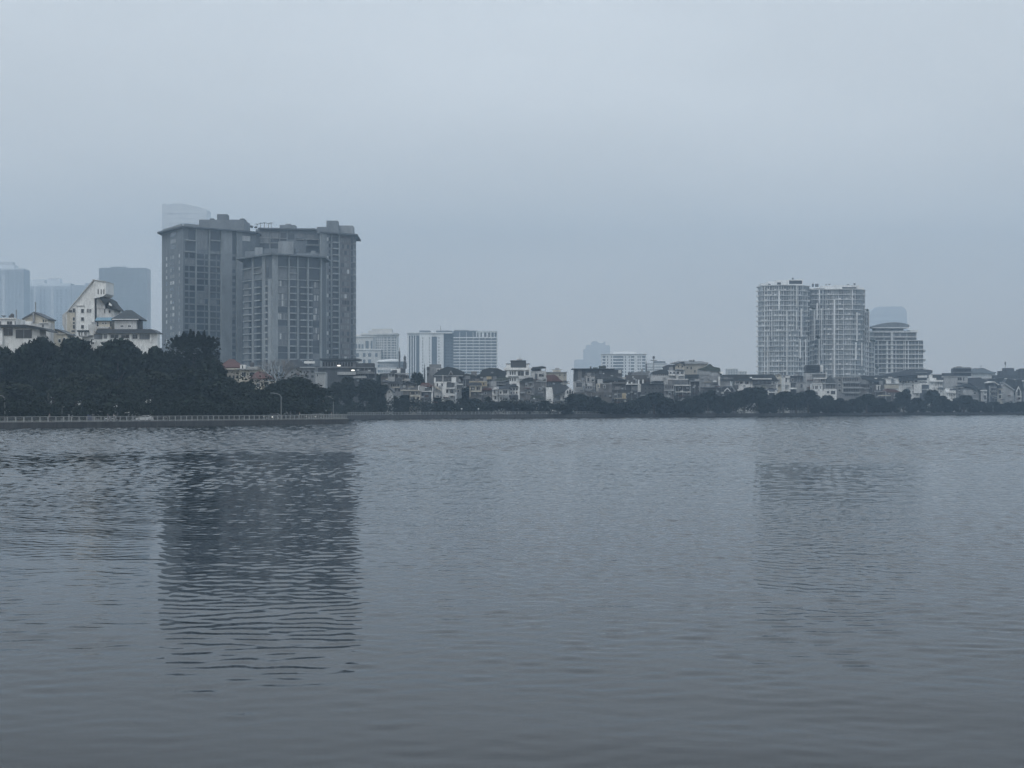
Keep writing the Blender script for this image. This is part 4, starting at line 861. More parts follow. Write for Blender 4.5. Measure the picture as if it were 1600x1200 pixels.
house("stepped pinkish terrace wing with parapets at the foot of the sloping building", 660, 128, 152, 526, 'stained', [
    ('p', 138, 150, 507, None, 'stained', 1, 6, "wall"), ('p', 143, 148, 503, 507, 'pale', 3, 3, "parapet"), ('s', 118, 138, 524.6, 526.4, 'stained', 1.0, "terrace_slab"), ('e', [(119, 516.8), (121, 515.9), (138, 515.8), (138, 518.2), (121, 518.6)], 'roof', -2, 5, "pergola_roof"),
    ('s', 123.6, 124.6, 518.4, 525, 'white', 1.6, "pergola_post"), ('s', 127.6, 128.4, 518.4, 525, 'white', 1.2, "pergola_post"), ('s', 132.4, 133.6, 518.4, 525, 'white', 1.6, "pergola_post"), ('s', 135.6, 136.4, 518.4, 525, 'white', 1.2, "pergola_post"), ('w', 142, 147, 530, 538), ('s', 140, 147.5, 516.4, 524, 'white', .8, "stair_wall")], depth=9, name="terrace_house", cat="house")
# ---- red roofs right of the casuarina
house("villa with a wide dull red hipped roof beside the tall feathery tree", 640, 345, 374, 576.5, 'beige', [('hip', 341, 377, 575, 354, 362, 560.5, 'red'), ('s', 343, 375, 575.3, 577.6, 'cream', .8, "cornice"), ('g', 344, 374, 586, 592, 5, 1, .5, .8)], depth=11, name="villa", cat="villa")
house("flat white roof terrace between the two red-roofed villas", 632, 374, 407, 577, 'cream', [('s', 371, 408, 576, 577.6, 'slab', 1, "cornice"), ('p', 375, 383, 570, 576, 'white', 1, 3, "stair_tower"), ('w', 378.2, 380, 571, 576, 'glass'), ('p', 386, 404, 573, 576, 'pale', 3, 4, "roof_block"), ('tank', 394, 573, .62, 4, "dark water tank on the flat terrace between the two red roofs"), ('w', 378, 384, 582, 588), ('w', 390, 398, 582, 588)], depth=10)
house("cream house with an orange-red hipped roof half hidden by leaves, left of the bare tree", 600, 394, 428, 595, 'cream', [('hip', 388.5, 424.5, 592.5, 399, 410, 580, 'red'), ('w', 401, 406, 599, 605), ('w', 414, 420, 597, 604), ('s', 411, 413, 596, 607, 'cream', .5, "pillar"), ('s', 424, 427, 596, 607, 'cream', .5, "pillar"), ('s', 398, 428, 606.4, 608.2, 'cream', 1, "balcony_slab")], depth=9)
house("grey gabled house with a white roof strip at the foot of the lower grey tower", 850, 445, 492, 574, 'grey', [('e', [(440, 575), (455, 562), (467, 561.5), (482, 571), (492, 571.5), (492, 573), (440, 576)], 'slate', -1, 10, "roof"), ('s', 476, 492, 564.4, 568, 'white', 1.8, "roof_sign_panel"), ('s', 469, 492.5, 573.3, 574.8, 'slab', 1.4, "cornice"), ('g', 477, 492, 577, 592, 2, 2, .5, .5)], depth=12)
house("blank pale box building low between the grey gabled house and the street trees", 830, 493, 508.5, 582, 'pale', [('w', 495.5, 497, 585, 588), ('s', 492.6, 509, 581.3, 582.4, 'slab', .5, "parapet")], depth=9, name="building", cat="building")
house("dark pavilion with broad flat eaves and bright lamps at the foot of the huge slab", 880, 504, 556, 565, 'grey', [('flat', 500.5, 561, 560.3, 563.5, 'roof', 3), ('g', 503.5, 552, 565.4, 573, 11, 1, .6, .8), ('p', 497, 566, 575, None, 'dark', -6, 6, "wall"), ('s', 529, 563, 581.5, 586, 'pale', 7, "terrace_wall"), ('w', 530, 534, 575.3, 578, 'mid'), ('s', 496.6, 566.4, 573.8, 575.4, 'grey', 6.6, "cornice")], depth=16, name="pavilion", cat="pavilion")
for px, py, w_, lb in ((529.5, 571.3, 5, "bright white lamp panel under the dark pavilion's eaves"), (551.5, 578.6, 5, "bright white lamp panel low at the right end of the dark pavilion")):
    Y = 871; tag(MB().box(XP(px-w_/2, Y), XP(px+w_/2, Y), Y, Y+.3, ZP(py+.9, Y), ZP(py-.9, Y)).build("lamp_panel", litm), lb, "lamp")
house("dark flat-roofed building with cluttered top just right of the huge slab's foot", sh(568, 2), 556, 585.5, 574, 'dark', [('p', 556, 584, 567.4, 574, 'dark', 2, 7, "roof_block"), ('s', 556, 585, 573.6, 574.6, 'grey', .6, "cornice"), ('e', [(556, 584), (561, 580), (572, 579), (585, 582), (585, 584)], 'tin', -2, 3, "awning"), ('s', 553, 573, 588, 591, 'pale', 2.2, "balcony_slab"), ('w', 560, 566, 584.5, 587.6), ('g', 558, 584, 576, 579, 5, 1, .5, .8)], depth=10)
# ---- far shore row, left to right
house("dark-eaved house with two tiny white columns, left end of the far shore row", sh(606, 2), 595, 637, 586, 'brown', [('hip', 594, 618, 585, 600, 608, 582.6, 'roof'), ('s', 606.6, 607.6, 584.6, 592, 'slab', .7, "column"), ('s', 611, 612, 584.6, 592, 'slab', .6, "column"), ('s', 616, 617, 584.6, 592, 'slab', .7, "column"), ('w', 608, 610.4, 586, 591.4, 'mid'), ('flat', 617, 638, 583.2, 584.6, 'slab', .8), ('g', 618, 637, 586, 592, 5, 1, .35, .9), ('s', 620, 636, 593.4, 594.8, 'beige', 1, "cornice"), ('s', 603, 612, 592.2, 593.6, 'cream', 1, "balcony_slab")], depth=10)
house("roof terrace with a bright tin tank and a white cube near the two masts", sh(617, 3), 608, 632, 582.6, 'grey', [('p', 619, 625.4, 576.2, 582.4, 'white', 1, 4, "stair_tower"), ('p', 610, 618, 580.4, 582.4, 'dark', 1, 3, "roof_block"), ('p', 625.6, 633, 575.8, 582.5, 'slate', 2, 4, "stair_tower"), ('s', 611.2, 617.6, 576.8, 578.4, 'white', -1.2, "tank_row"), ('s', 612, 613.2, 578.4, 580.5, 'dark', -1.3, "tank_leg"), ('s', 615.6, 616.6, 578.4, 580.5, 'dark', -1.3, "tank_leg")], depth=9)
house("low beige wall house behind the leftmost street trees of the far shore", sh(604, 1), 598, 612, 597.5, 'tan', [('hip', 596, 613, 597, 600, 608, 594.6, 'slate'), ('w', 601, 604, 600, 602.6)], depth=8)
house("house with a row of panes above a cream beam, left of the dark gable", sh(616, 0)+14, 609, 627, 599.4, 'grey', [('e', [(607, 599.4), (611, 596), (622, 595.4), (628, 599.4)], 'slate', -.8, 9, "roof"), ('g', 610, 624, 600.2, 603.8, 4, 1, .6, 1), ('s', 613, 624.4, 604.4, 605.9, 'cream', .9, "beam"), ('g', 612, 626, 607, 612, 3, 1, .6, .8)], depth=8)
house("tiny white pointed dormer house peeping over the trees at the far left shore", sh(608, 0)+4, 604, 613, 613, 'stained', [('gf', 603.8, 613.2, 613, 608.2, 608.2, 'roof', 'white'), ('w', 607.4, 609, 611.6, 613.8)], depth=7)
house("dark gable with a tan side wall behind the cream-framed house", sh(640, 1)+4, 628, 650, 599, 'tan', [('e', [(626, 600.5), (638, 595), (651, 600), (651, 601.4), (638, 596.8), (626, 601.6)], 'roof', -1, 10, "roof"), ('w', 630, 633, 602, 605, 'light'), ('s', 638, 647, 604.2, 605.2, 'cream', .6, "sill")], depth=9)
house("cream-framed house with stacked balconies, left of the dark glass-fronted one", sh(641, 0)-4, 640, 657, 611, 'beige', [('s', 626, 656, 609.2, 610.6, 'cream', 1.6, "roof_slab"), ('s', 641, 657, 617.6, 619.6, 'cream', 1.4, "balcony_slab"), ('s', 648.6, 651.4, 619.6, 624, 'cream', 1.3, "pillar"), ('s', 653.6, 657, 619.6, 625, 'cream', 1.3, "pillar"), ('w', 642.4, 648, 611.8, 616.6), ('w', 650, 652.6, 612, 616), ('w', 643, 648, 621, 626), ('s', 642, 652, 636, 638.6, 'cream', 1.4, "gate_beam"), ('w', 642, 652, 628, 634)], depth=9)
house("dark glass-fronted house with one tall white pillar under a faded red roof", sh(665, 0), 654, 677, 606, 'dark', [('e', [(655, 604.4), (659, 598), (669, 598), (678, 604.4)], 'maroon', 1, 9, "roof"), ('s', 653.2, 656.6, 602.6, 610.6, 'white', 1.0, "pillar"), ('s', 657, 677, 611, 612.2, 'white', 1.5, "balcony_slab"), ('s', 674.2, 676.6, 613, 632, 'white', 1.6, "pillar"), ('s', 676, 677, 604, 612, 'white', 1.4, "pillar"), ('w', 663, 672, 614, 628, 'mid'), ('w', 656.6, 661, 614, 628), ('s', 670, 676, 627.6, 628.6, 'slab', 1.2, "sill")], depth=9)
house("tall blank grey block with a jagged top, left of the dark gabled roofs", sh(674, 2), 667, 681, 573, 'grey', [('p', 671, 688, 569.2, None, 'grey', 1.5, 9, "wall"), ('s', 666.6, 671, 573.6, 578, 'dark', .6, "balcony"), ('s', 667, 670, 583, 586, 'dark', .5, "balcony"), ('p', 681.2, 690, 575, None, 'pale', .6, 8, "wall"), ('w', 683, 686, 577, 580)], depth=12, name="building", cat="building")
house("large dark-roofed house with a small outlined gable dormer in its roof", sh(702, 1)+10, 678, 724, 586, 'dark', [('e', [(676, 587), (688, 577), (699, 572.6), (711, 575), (725, 581), (726, 589), (714, 588.8)], 'roof', -1, 11, "roof"), ('e', [(700.6, 585.6), (704.4, 578.6), (708.2, 585.4), (707.2, 585.4), (704.4, 580.4), (701.6, 585.6)], 'slab', -1.6, 1.5, "dormer_trim"), ('e', [(701.6, 585.4), (704.4, 580.6), (707.2, 585.4)], 'brown', -1.3, 2, "dormer"), ('s', 679, 724, 586.4, 587.6, 'slab', 1.0, "cornice")], depth=12)
house("white house with square pillars and stacked terraces, below the dormered dark roof", sh(695, 0), 678.6, 712.6, 596.4, 'white', [('s', 678.2, 680.8, 590, 598, 'white', .9, "pillar"), ('s', 691.6, 692.6, 586, 597, 'white', .8, "pillar"), ('s', 705.6, 712.6, 589.6, 598, 'white', .8, "pillar"), ('p', 681, 705.4, 589, 596, 'dark', 3, 5, "upper_storey"), ('w', 682.4, 684.6, 599, 603.8), ('w', 689, 692, 599, 603.8), ('s', 698, 709, 597, 605.4, 'dark', .5, "shutter"), ('s', 697, 711, 605.8, 607.4, 'white', 1.8, "balcony_slab"), ('w', 703.5, 708.5, 609, 614.6), ('w', 697, 700, 609, 614), ('s', 701.6, 711, 616.4, 618.4, 'white', 1.8, "balcony_slab"), ('e', [(675, 600), (683, 604), (690, 610), (689, 611), (681, 606), (675, 602)], 'cream', -2, 1.5, "stair_wall")], depth=9)
house("plain grey house with a white roof edge, right of the white pillared terraces", sh(717, 0)+3, 712.8, 721, 606, 'pale', [('s', 712, 723, 599.6, 601.2, 'white', 1.2, "roof_slab"), ('s', 713, 715, 601, 606, 'grey', .7, "pillar"), ('w', 714.6, 717.6, 609, 612.6)], depth=8)
house("narrow dark tube house behind street trees between the grey and the beige houses", sh(728, 1), 723, 733, 592, 'dark', [('g', 724, 732, 595, 610, 2, 3, .5, .5), ('s', 722.6, 733.4, 591.4, 592.4, 'grey', .5, "cornice")], depth=9)
house("beige house with a two-window balcony framed like a tray", sh(743, 0), 733.5, 752.5, 598, 'tan', [('e', [(732.6, 602.4), (735, 597.4), (750, 597.4), (753.4, 602.4)], 'slate', -1.2, 9, "roof"), ('s', 733, 754, 596, 597.4, 'yellow', .2, "parapet"), ('s', 734, 753, 602.4, 603.6, 'cream', 1.1, "beam"), ('w', 736, 742, 605, 609.4), ('w', 744.4, 750, 605, 609.4), ('s', 742.2, 744, 603.6, 610.4, 'cream', .9, "pillar"), ('s', 736, 752, 610.6, 612.4, 'cream', 1.6, "balcony_slab"), ('s', 733.8, 735.2, 603.6, 620, 'cream', .9, "pillar"), ('s', 751, 752.4, 603.6, 611, 'cream', .9, "pillar")], depth=9)
house("house showing an ochre wall band above the beige tray-balcony house", sh(751, 1), 733, 761, 596, 'yellow', [('s', 733, 761, 595.4, 596.4, 'cream', .3, "cornice"), ('w', 754.6, 757, 598.6, 601.4)], depth=8)
house("broad dark curved roof bearing one ochre square, left of the big white villa", sh(765, 2), 741, 790, 586, 'dark', [('e', [(740, 588), (750, 584), (753, 578), (764, 574.6), (778, 575.4), (790, 581), (790, 588)], 'roof', -.8, 12, "roof"), ('s', 760, 768, 588.4, 592.8, 'yellow', .8, "wall_panel"), ('s', 767, 771, 581, 583.4, 'tin', 1.2, "skylight")], depth=13)
house("grey house under rippled sheet roofs, right of the ochre square", sh(780, 1), 764, 796, 596, 'grey', [('e', [(766, 598), (772, 594.6), (784, 595.4), (796, 592.6), (796, 594), (784, 597), (772, 596.4), (766, 600)], 'tin', -1.4, 10, "roof"), ('e', [(766, 601.8), (780, 599), (796, 600.4), (796, 602.4), (780, 601), (766, 603.4)], 'tin', -2.4, 6, "awning"), ('e', [(768, 596), (782, 588.5), (796, 590), (796, 596)], 'green', 2, 8, "roof")], depth=10)
house("small house under a faded red lean-to roof left of the pedimented house", sh(761, 0)+2, 754, 768, 609.4, 'grey', [('e', [(753, 610), (756, 605.6), (767, 605.8), (769, 609.6)], 'maroon', -1, 8, "roof"), ('s', 760, 768, 608.8, 610, 'cream', .9, "gutter"), ('w', 757, 760, 613, 616)], depth=8)
house("narrow white house with a small pediment, left of the white three-bay house", sh(773, 0)-3, 769, 777.4, 608.6, 'stained', [('e', [(768.8, 608.8), (773.6, 604.8), (778, 608.8)], 'white', -.6, 8, "pediment"), ('w', 771.6, 774, 610.2, 614.6), ('s', 770.4, 777, 616.8, 618, 'white', .9, "balcony_slab"), ('w', 772.4, 775.4, 619, 624), ('s', 771, 777, 625.4, 627, 'white', .8, "sill"), ('w', 762, 765, 630, 636), ('s', 760.6, 762, 628, 637, 'white', .4, "gate_post"), ('s', 768, 769.4, 628, 637, 'white', .4, "gate_post")], depth=8)
house("white three-bay house with wide balcony openings left of the arched one", sh(787, 0)-2, 779, 794.6, 608, 'white', [('flat', 778.4, 795.4, 603.6, 607.6, 'slate', .8), ('w', 781, 783.6, 611.6, 615), ('w', 785.6, 792.6, 609.6, 615), ('s', 779.4, 794, 616.6, 618, 'slab', .7, "balcony_slab"), ('w', 781.4, 784, 621, 624.4), ('w', 785.6, 792.6, 619, 621, 'mid'), ('w', 785.6, 792.6, 622.4, 625, 'mid'), ('s', 786, 793, 626, 627, 'white', 1, "sill")], depth=9)
house("white-fronted house with three arched windows under a dark roof", sh(803, 0)-2, 796, 810, 605, 'white', [('e', [(794.6, 605), (798, 601.4), (804, 599.6), (810.8, 605)], 'roof', -.8, 10, "roof"), ('w', 797.4, 799.8, 606.8, 610), ('e', [(801, 610), (801, 607), (803, 605.6), (805, 607), (805, 610)], 'glass', -.2, .3, "arched_window"), ('w', 806.4, 808.8, 606.8, 610), ('w', 797.8, 799.6, 612, 616), ('w', 801.6, 804.4, 611.6, 616.4, 'mid'), ('w', 806.2, 808.2, 612, 616), ('s', 795.4, 810, 617.6, 624, 'dark', .8, "awning_front"), ('s', 799, 809, 628.4, 630.6, 'maroon', 1, "canopy")], depth=9)
house("big white villa with a dark glazed penthouse and roof cupola, tallest of the middle houses", sh(808, 3), 788, 829, 576.4, 'white', [
    ('s', 788, 829.6, 574.6, 578, 'white', .9, "cornice"), ('g', 795.6, 806.4, 580, 585.6, 3, 1, .6, 1), ('w', 809, 818.6, 580, 587), ('w', 821, 827, 580.6, 586), ('g', 795.6, 806.4, 590.6, 595.4, 3, 1, .5, 1), ('s', 794, 829, 587.4, 588.6, 'slab', .9, "balcony_slab"), ('s', 819, 820.6, 578, 590, 'white', .9, "pillar"), ('s', 826.4, 828.4, 578, 590, 'white', .9, "pillar"), ('s', 810, 829, 587, 592, 'stained', 1.3, "balcony"),
    ('p', 798, 822, 564, 574.4, 'glass', 2, 8, "penthouse"), ('flat', 797.4, 822, 562.9, 564.4, 'roof', -1.4), ('p', 791, 797.8, 569.4, 574.4, 'white', 2.4, 6, "side_pavilion"), ('s', 790.4, 798, 568, 569.4, 'roof', -1, "pavilion_roof"), ('p', 822.2, 826.6, 569.4, 574.4, 'white', 2.4, 6, "side_pavilion"), ('s', 821.4, 828, 568, 569.4, 'roof', -1, "pavilion_roof"), ('p', 808, 816, 560.8, 562.8, 'stained', 4, 3, "cupola"), ('s', 812.2, 812.7, 554, 561, 'metal', -5, "antenna")], depth=12, name="villa", cat="villa")
house("pale grey house under a slanting dark rooftop canopy, right of the big white villa", sh(841, 3), 829.6, 853, 579.6, 'stained', [('e', [(828, 576.6), (833, 573.8), (847, 572), (853, 573.4), (853, 575), (845, 575.4), (829, 578)], 'roof', -1, 9, "canopy_roof"), ('p', 831, 845, 576, 579.6, 'dark', 3, 4, "penthouse"), ('s', 852.2, 853, 574.8, 580, 'metal', .2, "canopy_post"), ('s', 845.6, 846.2, 575, 580, 'metal', .1, "canopy_post"), ('w', 835.4, 839.8, 583.6, 596, 'slate'), ('w', 842, 850, 584, 588.6)], depth=10)
house("cream house with a small flat upper lantern, right of the slanting canopy", sh(868, 3), 853.4, 885.4, 582, 'cream', [('flat', 853.4, 886, 581, 582, 'slab', .6), ('p', 864, 876, 578, 581, 'cream', 3, 5, "lantern"), ('s', 861.6, 878.4, 577, 578, 'slab', -1.8, "lantern_roof"), ('w', 873.6, 876, 585.4, 586.8), ('w', 880.8, 883.2, 585.4, 586.8)], depth=10)
house("house with a broad faded red gambrel roof below the cream lantern house", sh(866, 2), 854, 879, 596, 'dark', [('e', [(854, 596), (854, 585.6), (866, 585), (871, 588), (874, 592), (879.6, 596)], 'maroon', -.8, 10, "roof"), ('w', 860, 864, 597.4, 600), ('s', 876, 890, 598.4, 600, 'pale', 1, "parapet")], depth=10)
house("grey-brown house with paired dark windows under a ragged dark roof", sh(824, 1), 812, 835, 596, 'tan', [('e', [(811, 597), (818, 592), (826, 589.6), (833, 590), (834, 594), (830, 595.4), (818, 596.4)], 'roof', -1, 10, "roof"), ('w', 821.4, 824, 599, 604), ('w', 826.8, 832.8, 598.4, 604), ('s', 820, 834, 596.6, 597.6, 'slab', .8, "lintel"), ('w', 825, 828, 610, 615), ('s', 829, 834.6, 615.2, 616.4, 'slab', .8, "sill")], depth=9)
house("wide blank brown-grey wall between the paired-window house and the white gable end", sh(844, 1)+3, 835.4, 853, 596.4, 'tan', [('s', 834.4, 853, 595.4, 596.4, 'pale', .4, "parapet"), ('w', 842, 846, 606, 610), ('e', [(847, 595.6), (850, 592.6), (853, 592), (853, 595.6)], 'green', 1, 3, "roof_hut")], depth=9)
house("slate-roofed house with a bright white gable end and arched gothic bay", sh(876, 0), 853.6, 896.6, 612.6, 'stained', [('p', 853.4, 864.4, 605.2, None, 'white', -1, 8, "gable_end"), ('s', 854, 862, 602.8, 605, 'dark', 0.2, "roof_vent"), ('e', [(864.5, 616.5), (862, 601.8), (884, 601), (890, 606), (884, 611.6), (880, 613.8)], 'slate', -1.4, 9, "roof"), ('e', [(881.6, 626), (883.2, 611), (887, 607.6), (891, 605.8), (895, 609), (897, 614), (897, 626)], 'stained', -2.2, 3, "gable_bay"), ('e', [(885.6, 615), (885.6, 611), (886.8, 609.6), (888, 611), (888, 615)], 'glass', -2.5, .4, "arched_window"), ('e', [(889.4, 615), (889.4, 609.6), (890.8, 608), (892.2, 609.6), (892.2, 615)], 'glass', -2.5, .4, "arched_window"), ('e', [(893.4, 615), (893.4, 611.4), (894.4, 610.2), (895.4, 611.4), (895.4, 615)], 'glass', -2.5, .4, "arched_window"), ('e', [(866.4, 625), (866.4, 619.6), (869, 617.8), (873, 617.6), (875.4, 619.6), (875.4, 625)], 'dark', -.5, .8, "arch_opening"), ('w', 879, 881, 619, 624), ('w', 888, 893, 618, 625, 'glass', 2.3), ('s', 864, 883, 625.6, 627, 'slab', 1.2, "ledge")], depth=9)
house("low roadside house with pale door canopies between street trees", sh(838, 0)-6, 829, 852, 622, 'grey', [('e', [(828, 622), (833, 617.6), (848, 619.4), (853, 623)], 'green', -.8, 8, "roof"), ('s', 829.6, 843, 627, 628.4, 'slab', 1.6, "canopy"), ('s', 837, 848, 636, 637.4, 'white', 1.8, "canopy"), ('w', 838, 847, 638, 643), ('s', 835, 836, 636, 645, 'slab', .6, "gate_post"), ('s', 848.6, 849.6, 636, 645, 'slab', .6, "gate_post")], depth=8)
house("long dark flat-roofed building with one pale wall strip, right of the cream lantern house", sh(930, 2), 897, 972, 577.6, 'dark', [('flat', 893.5, 960, 575.8, 577.2, 'roof', 1.4), ('s', 903, 909, 577.4, 594, 'tan', .5, "pillar"), ('w', 966.4, 970.6, 578.2, 583, 'light'), ('p', 922, 924, 572.6, 576, 'dark', 3, 2, "chimney"), ('p', 936, 947, 571.6, 576, 'green', 3, 4, "roof_garden"), ('p', 927, 934, 574, 576, 'green', 3, 4, "roof_garden"), ('s', 896, 897, 577, 584, 'slab', .8, "pillar"), ('w', 937, 939.6, 579.6, 583.6, 'mid'), ('s', 942, 944, 583, 584.2, 'white', .6, "sign_board"), ('s', 954, 958, 586.4, 588, 'slab', .6, "sill"), ('g', 912, 932, 580, 592, 5, 2, .4, .5)], depth=12, name="building", cat="building")
house("grey house with a pediment over one dark window, left below the long dark building", sh(905, 1), 897, 914, 596, 'pale', [('e', [(897.6, 596), (905, 593.4), (912, 596)], 'slab', -.6, 8, "pediment"), ('w', 900, 909.6, 598, 605, 'dark'), ('s', 898, 900, 606, 618, 'pale', .5, "pillar"), ('s', 903.6, 906.6, 606, 618, 'pale', .5, "pillar")], depth=9)
house("house with pale vertical wall ribs at roof level, under the long dark building", sh(921, 1), 914, 930, 587, 'tan', [('s', 915.6, 917.4, 588, 600, 'pale', .5, "pillar"), ('s', 921.6, 923.4, 588, 600, 'pale', .5, "pillar"), ('w', 918, 921, 590, 596), ('w', 924.4, 928, 590, 596)], depth=9)
house("house with a sagging half-round balcony roof above the tree line", sh(921, 0)+6, 912, 930, 603, 'grey', [('e', [(911.6, 602), (914, 607.4), (919, 610), (925, 608.6), (930, 604), (930, 606), (925, 610.6), (919, 612), (913, 609), (911, 603)], 'tin', -1.6, 4, "curved_balcony"), ('g', 914, 929, 604, 607, 4, 1, .5, 1)], depth=8)
house("slim white-fronted tube house beside a long low parapet, middle of the row", sh(935, 0)+8, 932.6, 937.6, 599.4, 'cream', [('w', 934, 936, 602, 604.4), ('p', 937.8, 956, 599.4, None, 'tan', 1, 8, "wall"), ('s', 938, 956, 598.8, 600, 'slab', .2, "parapet"), ('w', 943, 946, 602, 606), ('s', 919, 934, 611.4, 613, 'tan', 1, "ledge")], depth=9)
house("low dark-roofed shack row under the long dark building's right half", sh(950, 1), 930, 978, 594, 'brown', [('e', [(929, 595), (938, 590), (950, 592), (962, 589), (978, 593), (978, 595)], 'roof', -1, 10, "roof"), ('w', 960, 962, 595.4, 596.6, 'light'), ('w', 963.6, 965, 595, 596, 'light'), ('s', 957, 977, 597, 599.6, 'tan', .9, "awning"), ('g', 958, 976, 602, 608, 3, 1, .3, .6)], depth=10)
house("tree-hidden house with a single ochre pillar and ledge", sh(965, 0)-2, 956, 978.4, 610, 'brown', [('s', 972, 978, 614.2, 623, 'yellow', .7, "pillar"), ('s', 957, 972, 621.8, 623.4, 'beige', 1.1, "ledge"), ('s', 975, 977.6, 626, 631, 'beige', .6, "pillar"), ('w', 920+40, 970, 615, 620), ('s', 955.6, 979, 609.2, 610.4, 'dark', .6, "cornice")], depth=8)
house("house with a white parapet and two upright white roof posts, left of the dark block", sh(989, 1), 977.6, 1001.6, 601, 'dark', [('s', 978, 996, 599.4, 601, 'white', .9, "parapet"), ('s', 996.6, 1001.6, 600, 612.4, 'white', .7, "pillar"), ('s', 997.4, 999, 593.2, 599.8, 'white', -.2, "roof_post"), ('s', 1003.8, 1005.6, 593, 599.8, 'white', -.2, "roof_post"), ('s', 979.6, 981.6, 597, 599.4, 'white', 0, "roof_vent"), ('s', 986, 988, 597, 599.4, 'white', 0, "roof_vent"), ('w', 987, 996, 604, 609.6, 'mid')], depth=9)
house("plain dark block topped by a thin rail, right of the two white roof posts", sh(1018, 0)+10, 1002, 1037, 600, 'dark', [('s', 1001.6, 1037.4, 599.2, 600.2, 'slate', .5, "parapet"), ('s', 1000, 1008, 617, 618.2, 'slab', 1.5, "ledge"), ('g', 1006, 1034, 604, 616, 5, 2, .4, .35)], depth=10, name="building", cat="building")
house("rooftop jumble with a pale column right of the plain white far block", sh(1000, 3), 978, 1016, 586, 'brown', [('p', 982, 988, 581.6, 586, 'dark', 1, 5, "roof_hut"), ('e', [(986, 586), (990, 582), (1003, 580), (1012, 583.6), (1014, 586)], 'tin', .4, 9, "roof"), ('s', 1013.2, 1015, 583, 590.4, 'slab', .8, "column"), ('w', 988, 990, 588, 590, 'light'), ('s', 971, 978, 589.6, 591.6, 'beige', .5, "parapet"), ('p', 1002, 1005, 576, 581, 'pale', 3, 2, "chimney")], depth=10)
house("house with a tiled dark roof over a pale wall, right of the cross-topped mast", sh(1029, 2), 1018, 1044, 584, 'stained', [('e', [(1017, 584.4), (1022, 580), (1032, 577.6), (1043, 577.6), (1045, 582), (1045, 584.4)], 'roof', -.8, 10, "roof"), ('g', 1020, 1044, 582.6, 586.4, 8, 1, .4, .9), ('e', [(1017, 595), (1019, 588.6), (1036, 587.4), (1036, 595)], 'stained', -2, 2, "lower_wall"), ('e', [(1013, 598), (1024, 595), (1037, 595.4), (1037, 598)], 'roof', -4, 4, "roof")], depth=10)
house("large beige mansion under a wide hipped roof, highest right of the middle", sh(1080, 4), 1057, 1106, 568, 'beige', [('hip', 1050, 1107, 567.6, 1060, 1098, 563.8, 'tin'), ('p', 1077, 1082, 562.6, 566, 'tin', 4, 3, "roof_vent"), ('p', 1083, 1085, 562, 566, 'dark', 4, 1.5, "chimney"), ('s', 1070, 1105, 567, 568.6, 'slab', .9, "cornice"), ('w', 1079, 1081, 573, 577), ('w', 1085, 1086.6, 578, 582), ('w', 1073, 1075, 573.4, 576)], depth=14, name="mansion", cat="mansion")
house("cream gable-fronted house with two small windows, left of the beige mansion wall", sh(1062, 3), 1055, 1069, 572, 'cream', [('gf', 1054.6, 1069.2, 571, 1062.6, 567, 'slate', 'cream'), ('w', 1059, 1061, 571, 574), ('w', 1065, 1067, 571, 574), ('e', [(1036, 573), (1044, 569.6), (1055, 569.6), (1055, 578), (1038, 578)], 'slate', 3, 6, "side_roof")], depth=9)
house("pale low house with a bright awning strip, under the cream gable-fronted one", sh(1057, 2), 1045, 1070, 579, 'stained', [('hip', 1054, 1070.4, 578.8, 1057, 1067, 577, 'slate'), ('w', 1046.6, 1049, 581, 584), ('w', 1052, 1054.4, 581, 584), ('w', 1057, 1061, 580.6, 584.4), ('w', 1063.6, 1068, 580.6, 584.4), ('s', 1045.6, 1054.6, 585, 586.8, 'white', 1.2, "awning"), ('s', 1060, 1069, 586, 587.4, 'white', 1.0, "ledge"), ('s', 1056, 1060, 587, 592, 'stained', .4, "pillar")], depth=9)
house("house hidden under dark creepers right of the beige mansion", sh(1108, 3), 1092, 1125, 578, 'pale', [('e', [(1092, 577.6), (1094, 575.4), (1102, 573.4), (1110, 568.4), (1115, 573), (1125, 574.8), (1126, 580)], 'green', -1, 9, "creeper_roof"), ('s', 1092, 1109, 578.4, 586, 'pale', .5, "terrace_wall"), ('e', [(1124, 581), (1128, 580.8), (1131, 583), (1128, 584.4), (1125, 583)], 'white', -1.2, 2, "awning")], depth=10)
house("wide dark trapezoid roof just below the beige mansion", sh(1081, 2), 1066, 1094, 595, 'dark', [('e', [(1061, 594.8), (1069, 585.2), (1092, 585), (1094.6, 594.8)], 'roof', -1, 11, "roof"), ('w', 1072, 1076, 597, 600)], depth=10)
house("modern house of stacked white balcony slabs and glass, right of the dark block", sh(1062, 0)+2, 1054, 1079, 602, 'dark', [('s', 1044, 1075, 592.2, 593.2, 'white', 1.6, "roof_slab"), ('s', 1044.4, 1046, 593.2, 598, 'white', 1.4, "pillar"), ('p', 1047, 1075, 593.4, 601, 'mid', 1.5, 6, "upper_storey"), ('s', 1050, 1079, 601.2, 602.8, 'white', 1.8, "balcony_slab"), ('g', 1056, 1078, 603.6, 611, 5, 1, .7, 1), ('s', 1054.4, 1055.4, 602.8, 618, 'slab', 1.2, "pillar"), ('s', 1066, 1067, 602.8, 618, 'slab', 1.2, "pillar"), ('s', 1077.4, 1078.6, 602.8, 618, 'slab', 1.2, "pillar"), ('s', 1054, 1079, 612, 613, 'white', 1.8, "balcony_slab"), ('s', 1063, 1067, 610.4, 612.2, 'white', 1.9, "planter"), ('g', 1056, 1078, 613.8, 619, 4, 1, .7, 1), ('w', 1058, 1060, 595, 600, 'mid', -1.3)], depth=9)
